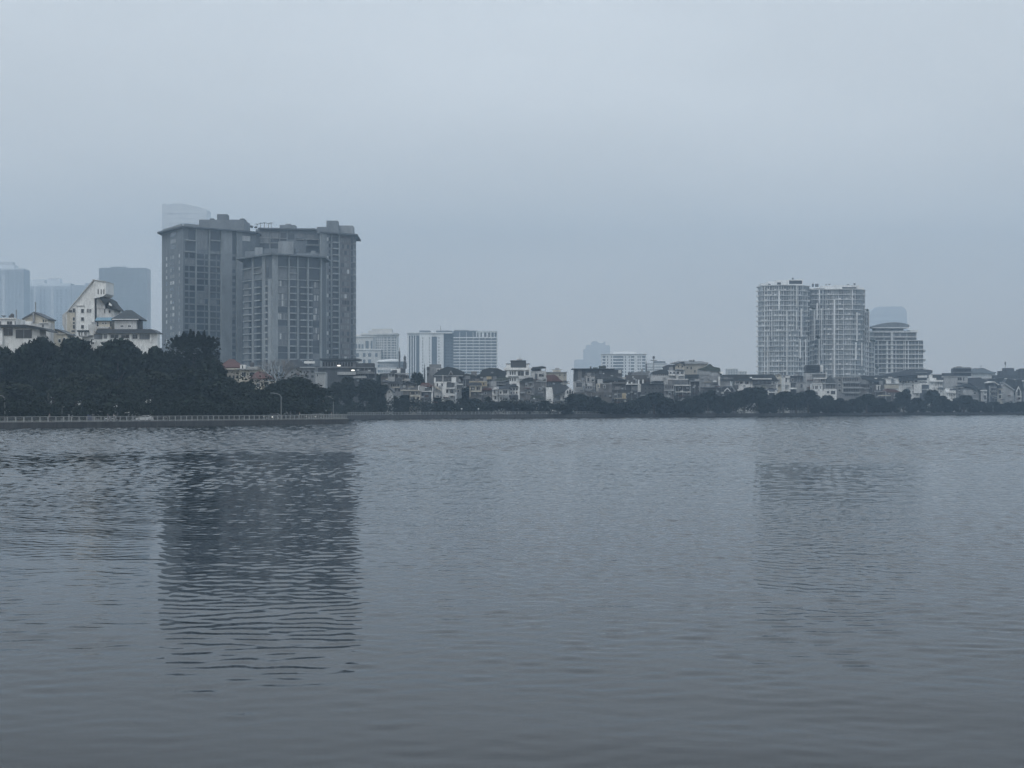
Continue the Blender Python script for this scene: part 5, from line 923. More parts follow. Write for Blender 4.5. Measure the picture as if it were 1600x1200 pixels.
house("grey older house with small panes, left neighbour of the stacked white balcony slabs", sh(1046, 0)-1, 1037.6, 1053.4, 600.6, 'grey', [('g', 1039, 1052, 602.4, 607, 4, 1, .5, 1), ('s', 1037.4, 1053.4, 609.4, 610.8, 'pale', .9, "ledge"), ('g', 1040, 1053, 611.6, 616.6, 3, 1, .4, 1), ('s', 1045, 1060, 630, 631.4, 'slab', 3, "gate_beam")], depth=8)
house("dark house outlined by a thin pale frame, right of the stacked balcony slabs", sh(1086, 0)+2, 1079.4, 1094, 596, 'dark', [('s', 1077.4, 1094, 594.8, 595.8, 'slab', 1.0, "frame_beam"), ('s', 1092.8, 1094, 595.8, 612, 'slab', 1.0, "frame_post"), ('s', 1077.4, 1078.2, 595.8, 601, 'slab', .9, "frame_post"), ('g', 1081, 1092, 599, 610, 2, 2, .6, .6)], depth=9)
house("dull grey house behind a broken ochre ledge, left of the pale gable end", sh(1108, 1), 1094, 1122, 587, 'grey', [('s', 1105.6, 1107.6, 589.4, 592.6, 'pale', .5, "pillar"), ('s', 1099.6, 1111.6, 596.2, 597.8, 'beige', 1, "ledge"), ('s', 1114, 1119.4, 595, 597, 'white', 1.1, "awning"), ('s', 1096, 1099, 604, 605.4, 'slab', 1, "sill"), ('e', [(1112, 603), (1119, 609.6), (1118.4, 610.6), (1111.4, 604)], 'slab', -2.4, .6, "stair_rail")], depth=9)
house("blank grey end wall with a bright left edge, beside the small chevron gables", sh(1132, 1), 1122.6, 1141, 594.4, 'pale', [('s', 1122, 1125, 588.4, 609, 'white', .6, "pillar"), ('s', 1125, 1149, 592.6, 594.4, 'slate', .7, "parapet"), ('s', 1126, 1146, 590.4, 591.2, 'slab', .2, "roof_rail")], depth=9)
house("dark house with a small white chevron gable above the tree belt", sh(1136, 0)+4, 1127, 1142, 612, 'dark', [('e', [(1126, 611), (1129.6, 603.6), (1140, 603.6), (1143, 611)], 'roof', .4, 7, "roof"), ('e', [(1131, 611.6), (1136.6, 605.8), (1142.4, 611.8), (1141.2, 611.8), (1136.6, 607.4), (1132, 611.8)], 'white', -1.2, 1, "gable_trim"), ('s', 1126.4, 1130.6, 613, 615, 'white', 1, "sill")], depth=7)
house("dark house whose single white rafter slopes right of the chevron gable", sh(1146, 0)+8, 1142.2, 1152, 608, 'dark', [('e', [(1141, 608), (1143, 602), (1150, 611), (1149, 612), (1143, 604)], 'slab', -1, 1, "gable_trim"), ('e', [(1142, 608), (1143.4, 602.6), (1152, 608)], 'roof', .2, 6, "roof")], depth=7)
house("long house under a wide dark roof with white windowed wall, beside the white twin towers", sh(1175, 1), 1148, 1215, 594, 'white', [('e', [(1125, 593), (1130, 585.4), (1209, 585), (1216, 594), (1216, 595), (1148, 595)], 'roof', -1.2, 12, "roof"), ('w', 1150, 1154.6, 596.4, 599.6), ('w', 1156, 1160.4, 596.4, 599.6), ('w', 1164.2, 1169.4, 595.8, 600), ('s', 1171, 1174.6, 589, 591, 'white', 1.5, "roof_light"), ('s', 1175, 1205, 591.2, 592.8, 'white', 2.2, "roof_slab"), ('s', 1176, 1204.6, 593.4, 600.6, 'slate', 1.5, "glazed_wall"), ('w', 1208, 1211.6, 596.4, 600), ('s', 1188, 1211, 601, 602, 'slab', 2.4, "balcony_slab"), ('g', 1178, 1204, 595, 600, 4, 1, .5, .9, 1.6)], depth=12)
house("beige gable end just behind the long dark roof's right end", sh(1216, 2), 1207, 1221, 587, 'cream', [('gf', 1207, 1221.4, 587.4, 1217, 584.4, 'slab', 'cream'), ('w', 1214.6, 1216, 587, 588.8), ('s', 1186, 1219, 583.6, 584.6, 'slab', .4, "cornice")], depth=8)
house("small white-columned garden pavilion half sunk in the tree belt", sh(1206, 0), 1199, 1214, 614, 'dark', [('hip', 1196, 1216, 611.4, 1203, 1208, 606, 'slate'), ('s', 1199.4, 1201, 610, 617.4, 'white', 1.0, "column"), ('s', 1210.4, 1212, 610, 621, 'white', 1.0, "column"), ('s', 1212.8, 1214, 610, 621, 'white', 1.0, "column"), ('s', 1200, 1212, 612.4, 614, 'white', 1.2, "beam"), ('s', 1196, 1197.4, 612, 619, 'slab', .8, "column")], depth=6, name="pavilion", cat="pavilion")
house("white house with a square lookout turret, below the left white twin tower", sh(1230, 1), 1224.6, 1234, 590, 'white', [('s', 1227, 1234.4, 588, 590, 'white', .8, "turret_roof"), ('w', 1227.2, 1229.4, 591, 597), ('s', 1233, 1234.4, 590, 598, 'slab', .6, "pillar"), ('s', 1232.6, 1244.4, 597, 598, 'slab', 1.1, "balcony_slab"), ('p', 1234.2, 1243.6, 598, None, 'dark', .4, 8, "wall"), ('s', 1232.4, 1244.4, 606, 608, 'white', 1.6, "balcony_slab"), ('w', 1235.4, 1242.4, 600, 605.6), ('s', 1233, 1234.4, 598, 612, 'white', 1.4, "pillar")], depth=9)
house("dark flat house between the lookout turret and the tall grey wall", sh(1250, 2), 1234.6, 1260, 588, 'slate', [('s', 1234, 1260, 587.2, 588.2, 'dark', .6, "parapet"), ('s', 1240, 1246, 584.6, 587, 'slab', 0, "roof_vent"), ('w', 1237, 1240, 592, 595.4)], depth=9)
house("plain grey cube house below the dark flat house", sh(1250, 1)-6, 1244.6, 1259, 597.4, 'pale', [('w', 1250.6, 1254.4, 600, 606, 'slate'), ('s', 1244, 1259.4, 596.6, 597.6, 'slab', .4, "parapet")], depth=8)
house("tall blank grey tube house with dark penthouse, below the joint of the twin towers", sh(1270, 1), 1259.6, 1269.4, 583, 'pale', [('p', 1259.6, 1281, 571.4, 582, 'slate', 4, 7, "penthouse"), ('s', 1259, 1281.6, 570.6, 571.8, 'roof', -3.4, "penthouse_roof"), ('g', 1264, 1274, 576, 578.6, 4, 1, .4, .8, -3.9), ('p', 1281.4, 1286, 570.4, 581, 'white', 5, 3, "chimney_block"), ('p', 1269.6, 1291, 584, None, 'grey', .6, 9, "wall"), ('s', 1269.6, 1291, 583.4, 584.8, 'slab', .5, "parapet"), ('s', 1290.2, 1291.2, 581.6, 591, 'white', .7, "pillar"), ('s', 1271, 1291, 590.4, 592, 'white', 1.4, "balcony_slab"), ('w', 1272, 1281, 592.8, 597), ('w', 1282, 1289, 592.8, 597), ('s', 1271, 1272, 592, 598, 'white', 1.2, "pillar")], depth=10)
house("bright white house stepping down to the right, with narrow dark windows", sh(1278, 0)+6, 1269, 1285, 599.2, 'white', [('w', 1270.6, 1271.8, 603, 607.6), ('w', 1273.8, 1275.4, 602.8, 607.6), ('w', 1276, 1277.6, 602.8, 607.6), ('w', 1281.6, 1283, 603, 607.6), ('p', 1278, 1292, 610, 625, 'white', -2, 2.1, "stair_block"), ('s', 1269, 1285, 598.6, 599.4, 'white', .4, "parapet")], depth=8)
house("house with a steep dark pyramid roof over a white columned terrace", sh(1297, 0)+4, 1287.6, 1307, 599.6, 'grey', [('hip', 1290, 1305.6, 598, 1298.6, 1299.6, 586.8, 'roof'), ('s', 1290, 1306, 598.4, 599.8, 'slab', 1.0, "cornice"), ('g', 1290, 1305, 601, 606.6, 4, 1, .6, 1), ('p', 1287.6, 1307.2, 607.8, None, 'white', -2, 2.2, "lower_storey"), ('w', 1288.4, 1294.6, 611, 614.6, 'glass', 2), ('w', 1297.4, 1304, 610.6, 616, 'glass', 2), ('p', 1286, 1290, 594, 600, 'white', 1, 3, "water_tower")], depth=9)
house("wide grey apartment house with four banded floors, below the right white twin tower", sh(1323, 1), 1305.4, 1343, 589.4, 'grey', [('s', 1305, 1343, 588.4, 589.8, 'pale', .5, "parapet"), ('w', 1309.8, 1313.6, 591.4, 595.4), ('w', 1309.8, 1313.6, 600, 604), ('w', 1309.8, 1313.6, 608, 612), ('g', 1316.6, 1341, 591, 595, 9, 1, .5, 1), ('g', 1318, 1342, 599.2, 603.6, 9, 1, .6, 1), ('g', 1318, 1342, 607.6, 611.8, 9, 1, .6, 1), ('g', 1320, 1342, 616, 619, 8, 1, .5, 1), ('s', 1316, 1342, 597.4, 598.8, 'slab', 1.2, "balcony_slab"), ('s', 1317, 1342, 605, 606.8, 'slab', 1.2, "balcony_slab"), ('s', 1318, 1342, 613, 614.6, 'slab', 1.2, "balcony_slab"), ('s', 1315.4, 1317, 589.8, 614, 'pale', .8, "pillar")], depth=11, name="apartment_house", cat="apartment house")
house("house with a tilted grey sheet roof above a pale fence, right of the banded apartments", sh(1350, 1), 1338, 1359, 600.4, 'tan', [('e', [(1338, 589), (1345, 588.6), (1347, 593), (1353, 593.6), (1358.6, 600.6), (1346, 600.6), (1340, 594)], 'tin', -1.4, 9, "roof"), ('g', 1344.6, 1358, 601, 605.4, 7, 1, .55, 1), ('s', 1344, 1359, 606, 607, 'pale', .8, "ledge"), ('g', 1354, 1366, 608, 613, 4, 1, .4, 1)], depth=9)
house("broad dark house under low spreading roofs, left of the white balcony house", sh(1364, 2), 1345, 1382, 592, 'dark', [('e', [(1343, 588), (1350, 586.8), (1372, 587.2), (1376, 590.6), (1384, 594.6), (1384, 600), (1372, 598), (1350, 594)], 'roof', -1, 12, "roof"), ('s', 1366, 1370, 590.4, 592, 'white', 1.3, "roof_light"), ('s', 1334, 1346, 585.8, 587, 'slab', 1, "roof_edge")], depth=12)
house("small dark house with two short white columns", sh(1372, 1)-4, 1366, 1382, 601, 'brown', [('s', 1369.4, 1371, 602, 609.6, 'white', .8, "column"), ('s', 1373.8, 1375.2, 603, 609.6, 'white', .8, "column"), ('s', 1369, 1376, 601.6, 603, 'white', .8, "beam")], depth=8)
house("white house with a shallow parapet and tinted bay, under the dark slanting canopy's left end", sh(1392, 2), 1381, 1404, 591.4, 'white', [('s', 1377, 1404, 590.6, 591.8, 'slab', .4, "parapet"), ('w', 1392.4, 1396.4, 592, 598.6, 'mid'), ('s', 1381, 1406, 599.2, 600.4, 'slab', .9, "ledge"), ('s', 1381.4, 1404, 600.6, 607, 'cream', .6, "lower_wall")], depth=9)
house("low house behind a post and one long pale ledge in the tree belt", sh(1388, 0)+2, 1378, 1408, 612, 'tan', [('e', [(1377, 613), (1386, 607.4), (1399, 608.4), (1408, 613)], 'maroon', -.6, 9, "roof"), ('s', 1371.6, 1391, 617.2, 618.8, 'cream', 1.4, "ledge"), ('s', 1383, 1384.2, 611.4, 625.6, 'slab', 1.2, "post"), ('s', 1366, 1384, 611, 611.9, 'slab', 1.1, "beam"), ('s', 1397, 1407, 616.6, 618.2, 'white', 1.4, "awning"), ('g', 1386, 1392, 620, 626, 2, 1, .5, 1), ('s', 1396, 1401, 620.6, 622.4, 'slab', 1, "sill")], depth=8)
house("restaurant pavilion with layered dark roofs at the foot of the arched-roof block", sh(1420, 4), 1380, 1452, 586, 'slate', [('e', [(1376, 586.6), (1388, 583.4), (1410, 580), (1418, 577.6), (1448, 577.4), (1457, 578.6), (1457, 583), (1451, 585.6), (1376, 588)], 'slate', -1.6, 14, "roof"), ('s', 1430, 1448, 581.6, 582.4, 'slab', 2.0, "eaves_trim"), ('s', 1450.4, 1452.6, 583, 609, 'grey', 1, "post"), ('g', 1382, 1448, 588.6, 591, 14, 1, .5, 1)], depth=14, name="restaurant", cat="restaurant")
house("white house under a long dark slanting canopy, with small square windows", sh(1424, 2), 1403, 1437, 595, 'white', [('e', [(1402, 593.4), (1414, 592), (1447, 590), (1448, 591), (1420, 594.4), (1411, 595)], 'roof', -2.6, 9, "canopy_roof"), ('w', 1405.4, 1408.6, 594.6, 597.6), ('w', 1410, 1416.6, 594.6, 598, 'glass'), ('w', 1418.8, 1420.4, 595.4, 598), ('w', 1425.6, 1427.2, 595.4, 598), ('w', 1425.6, 1427.4, 601.4, 604), ('w', 1429, 1433, 594, 597), ('s', 1433.4, 1450, 594, 596.4, 'white', .9, "balcony_slab"), ('s', 1436, 1449, 598, 601, 'white', 1.0, "balcony_slab"), ('s', 1438, 1451, 601.4, 607.4, 'slate', .8, "loggia"), ('s', 1440, 1454, 607.8, 609, 'slab', 1.6, "balcony_slab"), ('p', 1428, 1440, 600, 614.4, 'white', -1.4, 1.5, "bay"), ('s', 1434, 1449, 586.6, 590, 'white', -.5, "upper_wall")], depth=10)
house("white balustraded house right of the canopy post, with a row of tall windows", sh(1462, 2), 1452.8, 1473, 590.6, 'white', [('p', 1456, 1471, 585.2, 590.4, 'slate', 3, 5, "penthouse"), ('s', 1456, 1472, 584.6, 585.6, 'slab', -2.4, "penthouse_roof"), ('s', 1463, 1474, 590.2, 593.4, 'slate', .6, "shade"), ('s', 1452.4, 1473.4, 594, 596.4, 'white', 1.1, "balustrade"), ('g', 1460, 1473, 598.4, 603, 5, 1, .35, 1), ('p', 1452.4, 1457, 586, 594, 'white', .8, 3, "corner_block"), ('s', 1466, 1493, 604.4, 605.4, 'slab', 1.2, "ledge")], depth=9)
house("small white cottage with a tiny veranda under trees, left of the dark gable", sh(1485, 0)+4, 1477.6, 1493.4, 609.6, 'white', [('e', [(1478.6, 610), (1480, 606.6), (1484, 606.8), (1486, 609.6)], 'white', .2, 6, "gable"), ('flat', 1484, 1493.6, 608, 609.6, 'slate', .6), ('s', 1478, 1493, 611.6, 614, 'white', 1.2, "balustrade"), ('g', 1483, 1493, 615.6, 619.6, 4, 1, .4, 1), ('g', 1485, 1493, 620.6, 623.4, 3, 1, .4, 1)], depth=7, name="cottage", cat="cottage")
house("broad pale grey building with a dark two-stepped top, right end of the row", sh(1494, 2), 1475, 1512, 588, 'pale', [('s', 1474.6, 1512, 587.4, 588.4, 'slab', .5, "parapet"), ('p', 1474.6, 1490, 583, 587.4, 'slate', 2, 7, "penthouse"), ('p', 1490.2, 1517.6, 575.4, 587.3, 'slate', 2.4, 8, "penthouse"), ('s', 1490, 1518, 573.8, 575.2, 'tin', -1.8, "penthouse_roof"), ('p', 1496, 1503, 572.4, 573.8, 'pale', 4, 4, "roof_block"), ('s', 1489.6, 1518, 581.2, 582, 'slab', -1.9, "roof_rail"), ('w', 1496, 1502.8, 589.6, 594.6), ('w', 1505, 1506.6, 590, 594.6), ('s', 1496, 1503, 597.6, 599.6, 'slate', .5, "lintel"), ('s', 1501, 1510, 596, 598, 'pale', .9, "awning")], depth=10, name="building", cat="building")
house("dark wide gabled house with a curving white stair rail", sh(1512, 1), 1494, 1530, 606.6, 'grey', [('e', [(1492, 604), (1502, 602), (1510, 599.6), (1516, 601.4), (1533, 609.4), (1530, 611), (1512, 604), (1494, 605.6)], 'roof', -1.2, 10, "roof"), ('p', 1505, 1520, 609.4, 617, 'pale', -.6, .6, "bay"), ('e', [(1511, 616.6), (1517, 621.6), (1530, 623), (1530, 624), (1516, 623), (1510, 618)], 'slab', -2, 1, "stair_rail"), ('s', 1498, 1500, 605.6, 620, 'dark', .4, "pillar"), ('w', 1521, 1525, 613, 616)], depth=10)
house("big dark bluish roof mass behind the wide gabled house", sh(1524, 2), 1510, 1546, 595, 'slate', [('e', [(1510, 596), (1514, 590.4), (1532, 589.6), (1545, 596), (1545, 606), (1530, 608), (1518, 600)], 'slate', -.8, 10, "roof"), ('s', 1533, 1543, 591, 592, 'slab', .9, "roof_edge")], depth=11)
house("slim white tube house with one tall window left of the curved-roof house", sh(1537, 0)+6, 1533.6, 1542, 611, 'stained', [('s', 1532, 1542, 609.4, 611, 'white', .9, "roof_slab"), ('s', 1536.6, 1541.4, 615.6, 617, 'white', .9, "balcony_slab"), ('w', 1537.6, 1540.4, 618, 624), ('w', 1538, 1541.4, 611.6, 615)], depth=8)
house("three-storey house with a thin curved white roof edge and open floors", sh(1551, 0)+8, 1545, 1558, 600, 'slate', [('e', [(1543, 597.6), (1548, 595.8), (1553, 596), (1560, 600), (1562, 601), (1561, 601.6), (1553, 597.4), (1543, 598.6)], 'white', -1.2, 9, "curved_roof"), ('s', 1546, 1557, 604.4, 605.4, 'slab', 1.2, "balcony_slab"), ('s', 1548, 1557, 611.4, 612.4, 'slab', 1.2, "balcony_slab"), ('s', 1548, 1557, 618.8, 619.8, 'slab', 1.2, "balcony_slab"), ('s', 1545.4, 1546.4, 603, 628, 'slab', 1.1, "pillar"), ('w', 1548, 1556, 606.4, 610.4), ('w', 1548, 1556, 613.4, 617.4)], depth=9)
house("pale house with two stacked arched windows beside the big blank gable end", sh(1561, 0)+4, 1558.6, 1566, 606, 'cream', [('e', [(1557.4, 606), (1560, 602), (1566, 606)], 'slate', -.6, 8, "roof"), ('w', 1560.6, 1564.4, 609.4, 615), ('w', 1560.8, 1564.6, 617.4, 622.6), ('s', 1559.4, 1566, 616, 616.8, 'white', .6, "sill")], depth=8)
house("house with a tall blank grey gable end wall and steep roof, near the right edge", sh(1575, 0), 1566.2, 1584, 612, 'pale', [('e', [(1566.2, 612.1), (1566.2, 603), (1568.6, 598.4), (1584, 609.6), (1584, 612.1)], 'pale', .1, 9, "gable_wall"), ('e', [(1567.6, 597.4), (1569, 597), (1586, 609), (1585, 610.6), (1568.4, 599)], 'slab', -.9, 10.6, "roof_edge"), ('e', [(1569.6, 597), (1574, 591.8), (1582, 594), (1588, 606), (1586, 608.8)], 'roof', 1, 9, "roof")], depth=9)
house("slender white gothic-gabled house almost at the right edge", sh(1591, 0), 1587, 1596, 612, 'stained', [('e', [(1588, 612.2), (1591.8, 603.4), (1595.4, 612.2)], 'white', -.4, 7, "gable"), ('e', [(1590, 618), (1590, 610), (1591.8, 607), (1593.6, 610), (1593.6, 618)], 'glass', -.6, .4, "arched_window"), ('s', 1588, 1596, 619, 620.4, 'white', .9, "balcony_slab"), ('w', 1590.4, 1594.6, 621, 624), ('e', [(1584, 618), (1590, 596), (1597, 596), (1600, 610)], 'roof', 1.4, 7, "roof")], depth=8)
house("dark terraced block stepping up to a top with a pole, near the right edge", sh(1574, 4), 1556, 1590, 586, 'slate', [('p', 1563, 1590, 579.6, 586.1, 'slate', .6, 9, "upper_storey"), ('p', 1570, 1584.6, 575, 579.7, 'slate', 1.2, 8, "upper_storey"), ('g', 1572, 1588, 588, 600, 5, 2, .3, .3)], depth=12, name="building", cat="building")
house("dark block cut by the right edge of the photo, behind the gothic-gabled house", sh(1602, 4), 1594, 1625, 577, 'slate', [('p', 1597, 1625, 575.6, 577, 'slate', 1, 9, "penthouse"), ('g', 1596, 1620, 582, 594, 5, 2, .3, .3)], depth=12, name="building", cat="building")
house("row of low rooftops between the dark terraced block and the gable end wall", sh(1565, 2), 1546, 1600, 594, 'dark', [('e', [(1533, 595), (1540, 591.4), (1554, 591.6), (1569, 589.8), (1572, 592), (1584, 593.6), (1600, 592), (1600, 597), (1533, 597)], 'roof', -1, 10, "roof"), ('s', 1569, 1573, 591, 592.6, 'white', 1.4, "roof_light"), ('s', 1596, 1600, 594, 596, 'white', 1.3, "roof_light"), ('s', 1584, 1587, 592.6, 594, 'pale', 1.2, "roof_light")], depth=11)
house("low brown house filling the row below the ochre band and the rippled roofs", sh(763, 0)+16, 752, 780, 604, 'brown', [('g', 754, 778, 606, 614, 4, 1, .4, .5), ('s', 752, 780, 603.4, 604.4, 'tan', .4, "parapet")], depth=8)
house("shadowed brown house behind the trees left of the ochre pillar", sh(915, 0)-4, 898, 956, 613, 'brown', [('s', 900, 929, 618, 619, 'tan', 1, "ledge"), ('g', 902, 950, 615, 622, 6, 1, .35, .5), ('s', 951, 959, 636, 637.6, 'slab', 2, "gate_canopy")], depth=8)
house("dark house row filling behind the tree belt left of the chevron gables", sh(1108, 0)+8, 1094.4, 1126, 606, 'dark', [('g', 1097, 1122, 609, 616, 5, 1, .35, .5), ('s', 1094, 1126.4, 605.2, 606.2, 'slate', .5, "parapet")], depth=8)
house("small shaded house with a fallen-looking grey roof right of the beige tray house", sh(748, 1)+8, 724, 742, 588, 'slate', [('e', [(722, 589), (728, 583.4), (742, 586), (744, 590)], 'roof', -.8, 9, "roof"), ('w', 728, 731, 592, 595)], depth=9)

# ---- masts and rooftop poles
def mast(label, px, ytop, ybase, Y, kind):
    x = XP(px, Y); zb, zt = ZP(ybase, Y), ZP(ytop, Y)
    o = thing("radio_mast", label, "mast", (x, Y, zb))
    MB().tube([(x, Y, zb), (x, Y, zt)], .16, 6).build("pole", metalG, o)
    if kind == 'cross':
        MB().box(x-1.4, x+1.4, Y-.2, Y+.2, ZP(563.6, Y), ZP(562.6, Y)).build("cross_arm", concD, o); MB().box(x-.5, x+.5, Y-.4, Y+.4, ZP(560.4, Y), ZP(556.6, Y)).build("antenna_drum", concD, o)
    elif kind == 'panel':
        for dz in (0, 1.9): MB().box(x-.45, x+.45, Y-.4, Y+.4, zt-2.3-dz, zt-.6-dz).build("antenna_panel", concD, o)
        MB().box(x-.7, x+.7, Y-.5, Y+.5, zb, zb+(zt-zb)*.42).build("lattice_base", concD, o)
    elif kind == 'slim':
        MB().box(x-.3, x+.3, Y-.3, Y+.3, zt-8, zt-1.5).build("antenna_panel", concD, o)
    elif kind == 'drop':
        MB().lathe((x, Y, zt-2.6), [(.1, 0), (.42, .8), (.45, 1.8), (.1, 2.6)], 10).build("antenna_pod", concD, o, True)
mast("thin tall mast over the roofs, just right of the pale rotunda hall", 624.2, 543, 583, sh(624, 3)+4, 'slim')
mast("thick short mast with stacked antennas, right of the thin tall mast", 632.6, 554.5, 576, sh(632, 3)+5, 'panel')
mast("stubby pole in front of the white office block, left of the tall blank grey block", 663.4, 569.5, 590, sh(663, 2)+4, 'slim')
mast("cross-shaped mast right of the plain white block", 1021.4, 556.5, 581, sh(1021, 2)+5, 'cross')
mast("slim dark mast touching the right edge of the plain white block", 1009.8, 563.6, 590, sh(1010, 3)+4, 'slim')
mast("rooftop pole with a drop-shaped antenna on the dark terraced block", 1570.8, 564.6, 575.2, sh(1574, 4)+5, 'drop')
mast("hair-thin pole above the gabled house behind the left-edge villa", 55.6, 472, 490, 630, 'none')
mast("hair-thin pole rising behind the left-edge villa's roof", 25.5, 484, 500, 607, 'none')
# ---------------------------------------------------------------- trees
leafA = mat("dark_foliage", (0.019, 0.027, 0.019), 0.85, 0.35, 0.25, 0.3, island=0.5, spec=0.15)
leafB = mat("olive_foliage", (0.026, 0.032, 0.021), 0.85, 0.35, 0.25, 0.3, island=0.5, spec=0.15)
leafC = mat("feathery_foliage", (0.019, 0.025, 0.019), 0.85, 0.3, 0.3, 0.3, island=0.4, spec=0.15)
bark = mat("bark", (0.075, 0.065, 0.055), 0.95, 0.3, 1.5, 0.3)
barkP = mat("pale_bark", (0.16, 0.15, 0.135), 0.95, 0.3, 1.5, 0.3)

def leaf_mesh(name, centres, n_per, size, m, seed, stretch=1.0):
    """leaf clumps: centres [(x,y,z,rx,ry,rz)], every leaf spray a bent quad pair of its own direction"""
    g = np.random.default_rng(seed); V = []; 
    for (cx, cy, cz, rx, ry, rz) in centres:
        n = n_per
        d = g.normal(size=(n, 3)); d /= np.linalg.norm(d, axis=1)[:, None]
        r = g.uniform(0.15, 1.0, n) ** 0.45 * g.uniform(.86, 1.12, n)
        p = d * r[:, None] * np.array([rx, ry, rz]) + np.array([cx, cy, cz])
        a = g.normal(size=(n, 3)); a[:, 2] *= .6; a /= np.linalg.norm(a, axis=1)[:, None]
        b = np.cross(a, g.normal(size=(n, 3))); b /= np.linalg.norm(b, axis=1)[:, None]
        s = size * g.uniform(.55, 1.35, n)[:, None]; a = a*s*stretch; b = b*s*.62
        V.append(np.stack([p-a, p-a*.1-b, p+a, p+a*.1+b], 1))
    V = np.concatenate(V).reshape(-1, 3); nq = len(V)//4
    me = bpy.data.meshes.new(name); me.vertices.add(len(V)); me.vertices.foreach_set('co', V.astype(np.float32).ravel())
    me.loops.add(nq*4); me.loops.foreach_set('vertex_index', np.arange(nq*4, dtype=np.int32))
    me.polygons.add(nq); me.polygons.foreach_set('loop_start', np.arange(0, nq*4, 4, dtype=np.int32)); me.polygons.foreach_set('loop_total', np.full(nq, 4, dtype=np.int32))
    me.materials.append(m); me.update(); me.validate(); return me

def trunk_mesh(h, r, crown_h, seed, m, limbs=6, spread=3.0):
    rd = random.Random(seed); b = MB()
    lean = (rd.uniform(-.3, .3), rd.uniform(-.3, .3))
    b.tube([(0, 0, -.1), (lean[0]*.4, lean[1]*.4, h*.25), (lean[0], lean[1], h*.48), (lean[0]*1.5, lean[1]*1.4, h*.8)], [r*1.25, r, r*.8, r*.25], 8)
    for k in range(limbs):
        a = 2*math.pi*k/limbs + rd.uniform(-.4, .4); z0 = h*rd.uniform(.3, .5); L_ = spread*rd.uniform(.6, 1)
        b.tube([(lean[0]*.7, lean[1]*.7, z0), (math.cos(a)*L_*.45, math.sin(a)*L_*.45, z0+L_*.4), (math.cos(a)*L_, math.sin(a)*L_, z0+L_*rd.uniform(.7, 1.1))], [r*.5, r*.32, r*.1], 6)
    me = bpy.data.meshes.new("trunk"); me.from_pydata(b.v, [], b.f); me.materials.append(m); return me

def proto(seed, kind, m, bm_):
    """a 12 m tree about 10 m wide"""
    rd = random.Random(seed); H = 12.0; c = []
    if kind == 'round':
        for k in range(17):
            a = rd.uniform(0, 6.28); q = rd.uniform(.05, 1) ** .6; z = rd.uniform(.34, .86); w = math.sin(math.pi*min(1, max(.12, (z-.12)/.88)))
            r = rd.uniform(1.15, 1.9); c.append((math.cos(a)*q*3.7*w, math.sin(a)*q*3.7*w, z*H, r*1.25, r*1.25, r))
        c.append((0, 0, .62*H, 2.8, 2.8, 2.6)); n = 400
    elif kind == 'spread':
        for k in range(20):
            a = rd.uniform(0, 6.28); q = rd.uniform(.1, 1); z = .56 + .3*(1-q*q) + rd.uniform(-.07, .07); r = rd.uniform(1.0, 1.7)
            c.append((math.cos(a)*q*4.3, math.sin(a)*q*4.3, z*H, r*1.5, r*1.5, r*.85))
        for k in range(6):
            a = rd.uniform(0, 6.28); c.append((math.cos(a)*2.2, math.sin(a)*2.2, rd.uniform(.4, .55)*H, 1.4, 1.4, 1.2))
        n = 330
    elif kind == 'tall':
        for k in range(18):
            a = rd.uniform(0, 6.28); z = rd.uniform(.25, .92); w = (1-abs(z-.5)*1.3); r = rd.uniform(1.0, 1.6)
            c.append((math.cos(a)*2.4*w*rd.random()**.5*1.3, math.sin(a)*2.4*w*rd.random()**.5*1.3, z*H, r*1.3, r*1.3, r*1.1))
        n = 380
    else:   # bush reaching the ground
        for k in range(16):
            a = rd.uniform(0, 6.28); q = rd.random()**.5; z = rd.uniform(.1, .85)*(1-.3*q); r = rd.uniform(1.2, 2.0)
            c.append((math.cos(a)*q*3.9, math.sin(a)*q*3.9, z*H, r*1.2, r*1.2, r))
        n = 400
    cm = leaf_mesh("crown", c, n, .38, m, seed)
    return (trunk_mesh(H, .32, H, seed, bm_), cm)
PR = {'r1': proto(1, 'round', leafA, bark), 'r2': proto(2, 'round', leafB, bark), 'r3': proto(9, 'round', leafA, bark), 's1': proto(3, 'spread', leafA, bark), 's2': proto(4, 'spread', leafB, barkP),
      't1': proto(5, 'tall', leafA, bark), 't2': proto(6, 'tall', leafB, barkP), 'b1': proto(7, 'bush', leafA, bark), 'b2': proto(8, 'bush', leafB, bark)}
TR = random.Random(21)
def tree(kind, px, ytop, wpx, Y, label, group=None, name="tree", base=LAND_Z):
    h = ZP(ytop, Y) - base; w = wpx/F*Y
    o = thing(name, label, "tree", (XP(px, Y), Y, base), group)
    sx, sz = w/10.0, h/12.2
    o.scale = (sx, max(sx, .7*sx+.25), sz); o.rotation_euler = (0, 0, TR.uniform(-.5, .5) if kind[0] != 's' else TR.uniform(0, 6.28))
    for nm, me in zip(("trunk", "crown"), PR[kind]):
        c = bpy.data.objects.new(nm, me); C.objects.link(c); c.parent = o
    return o

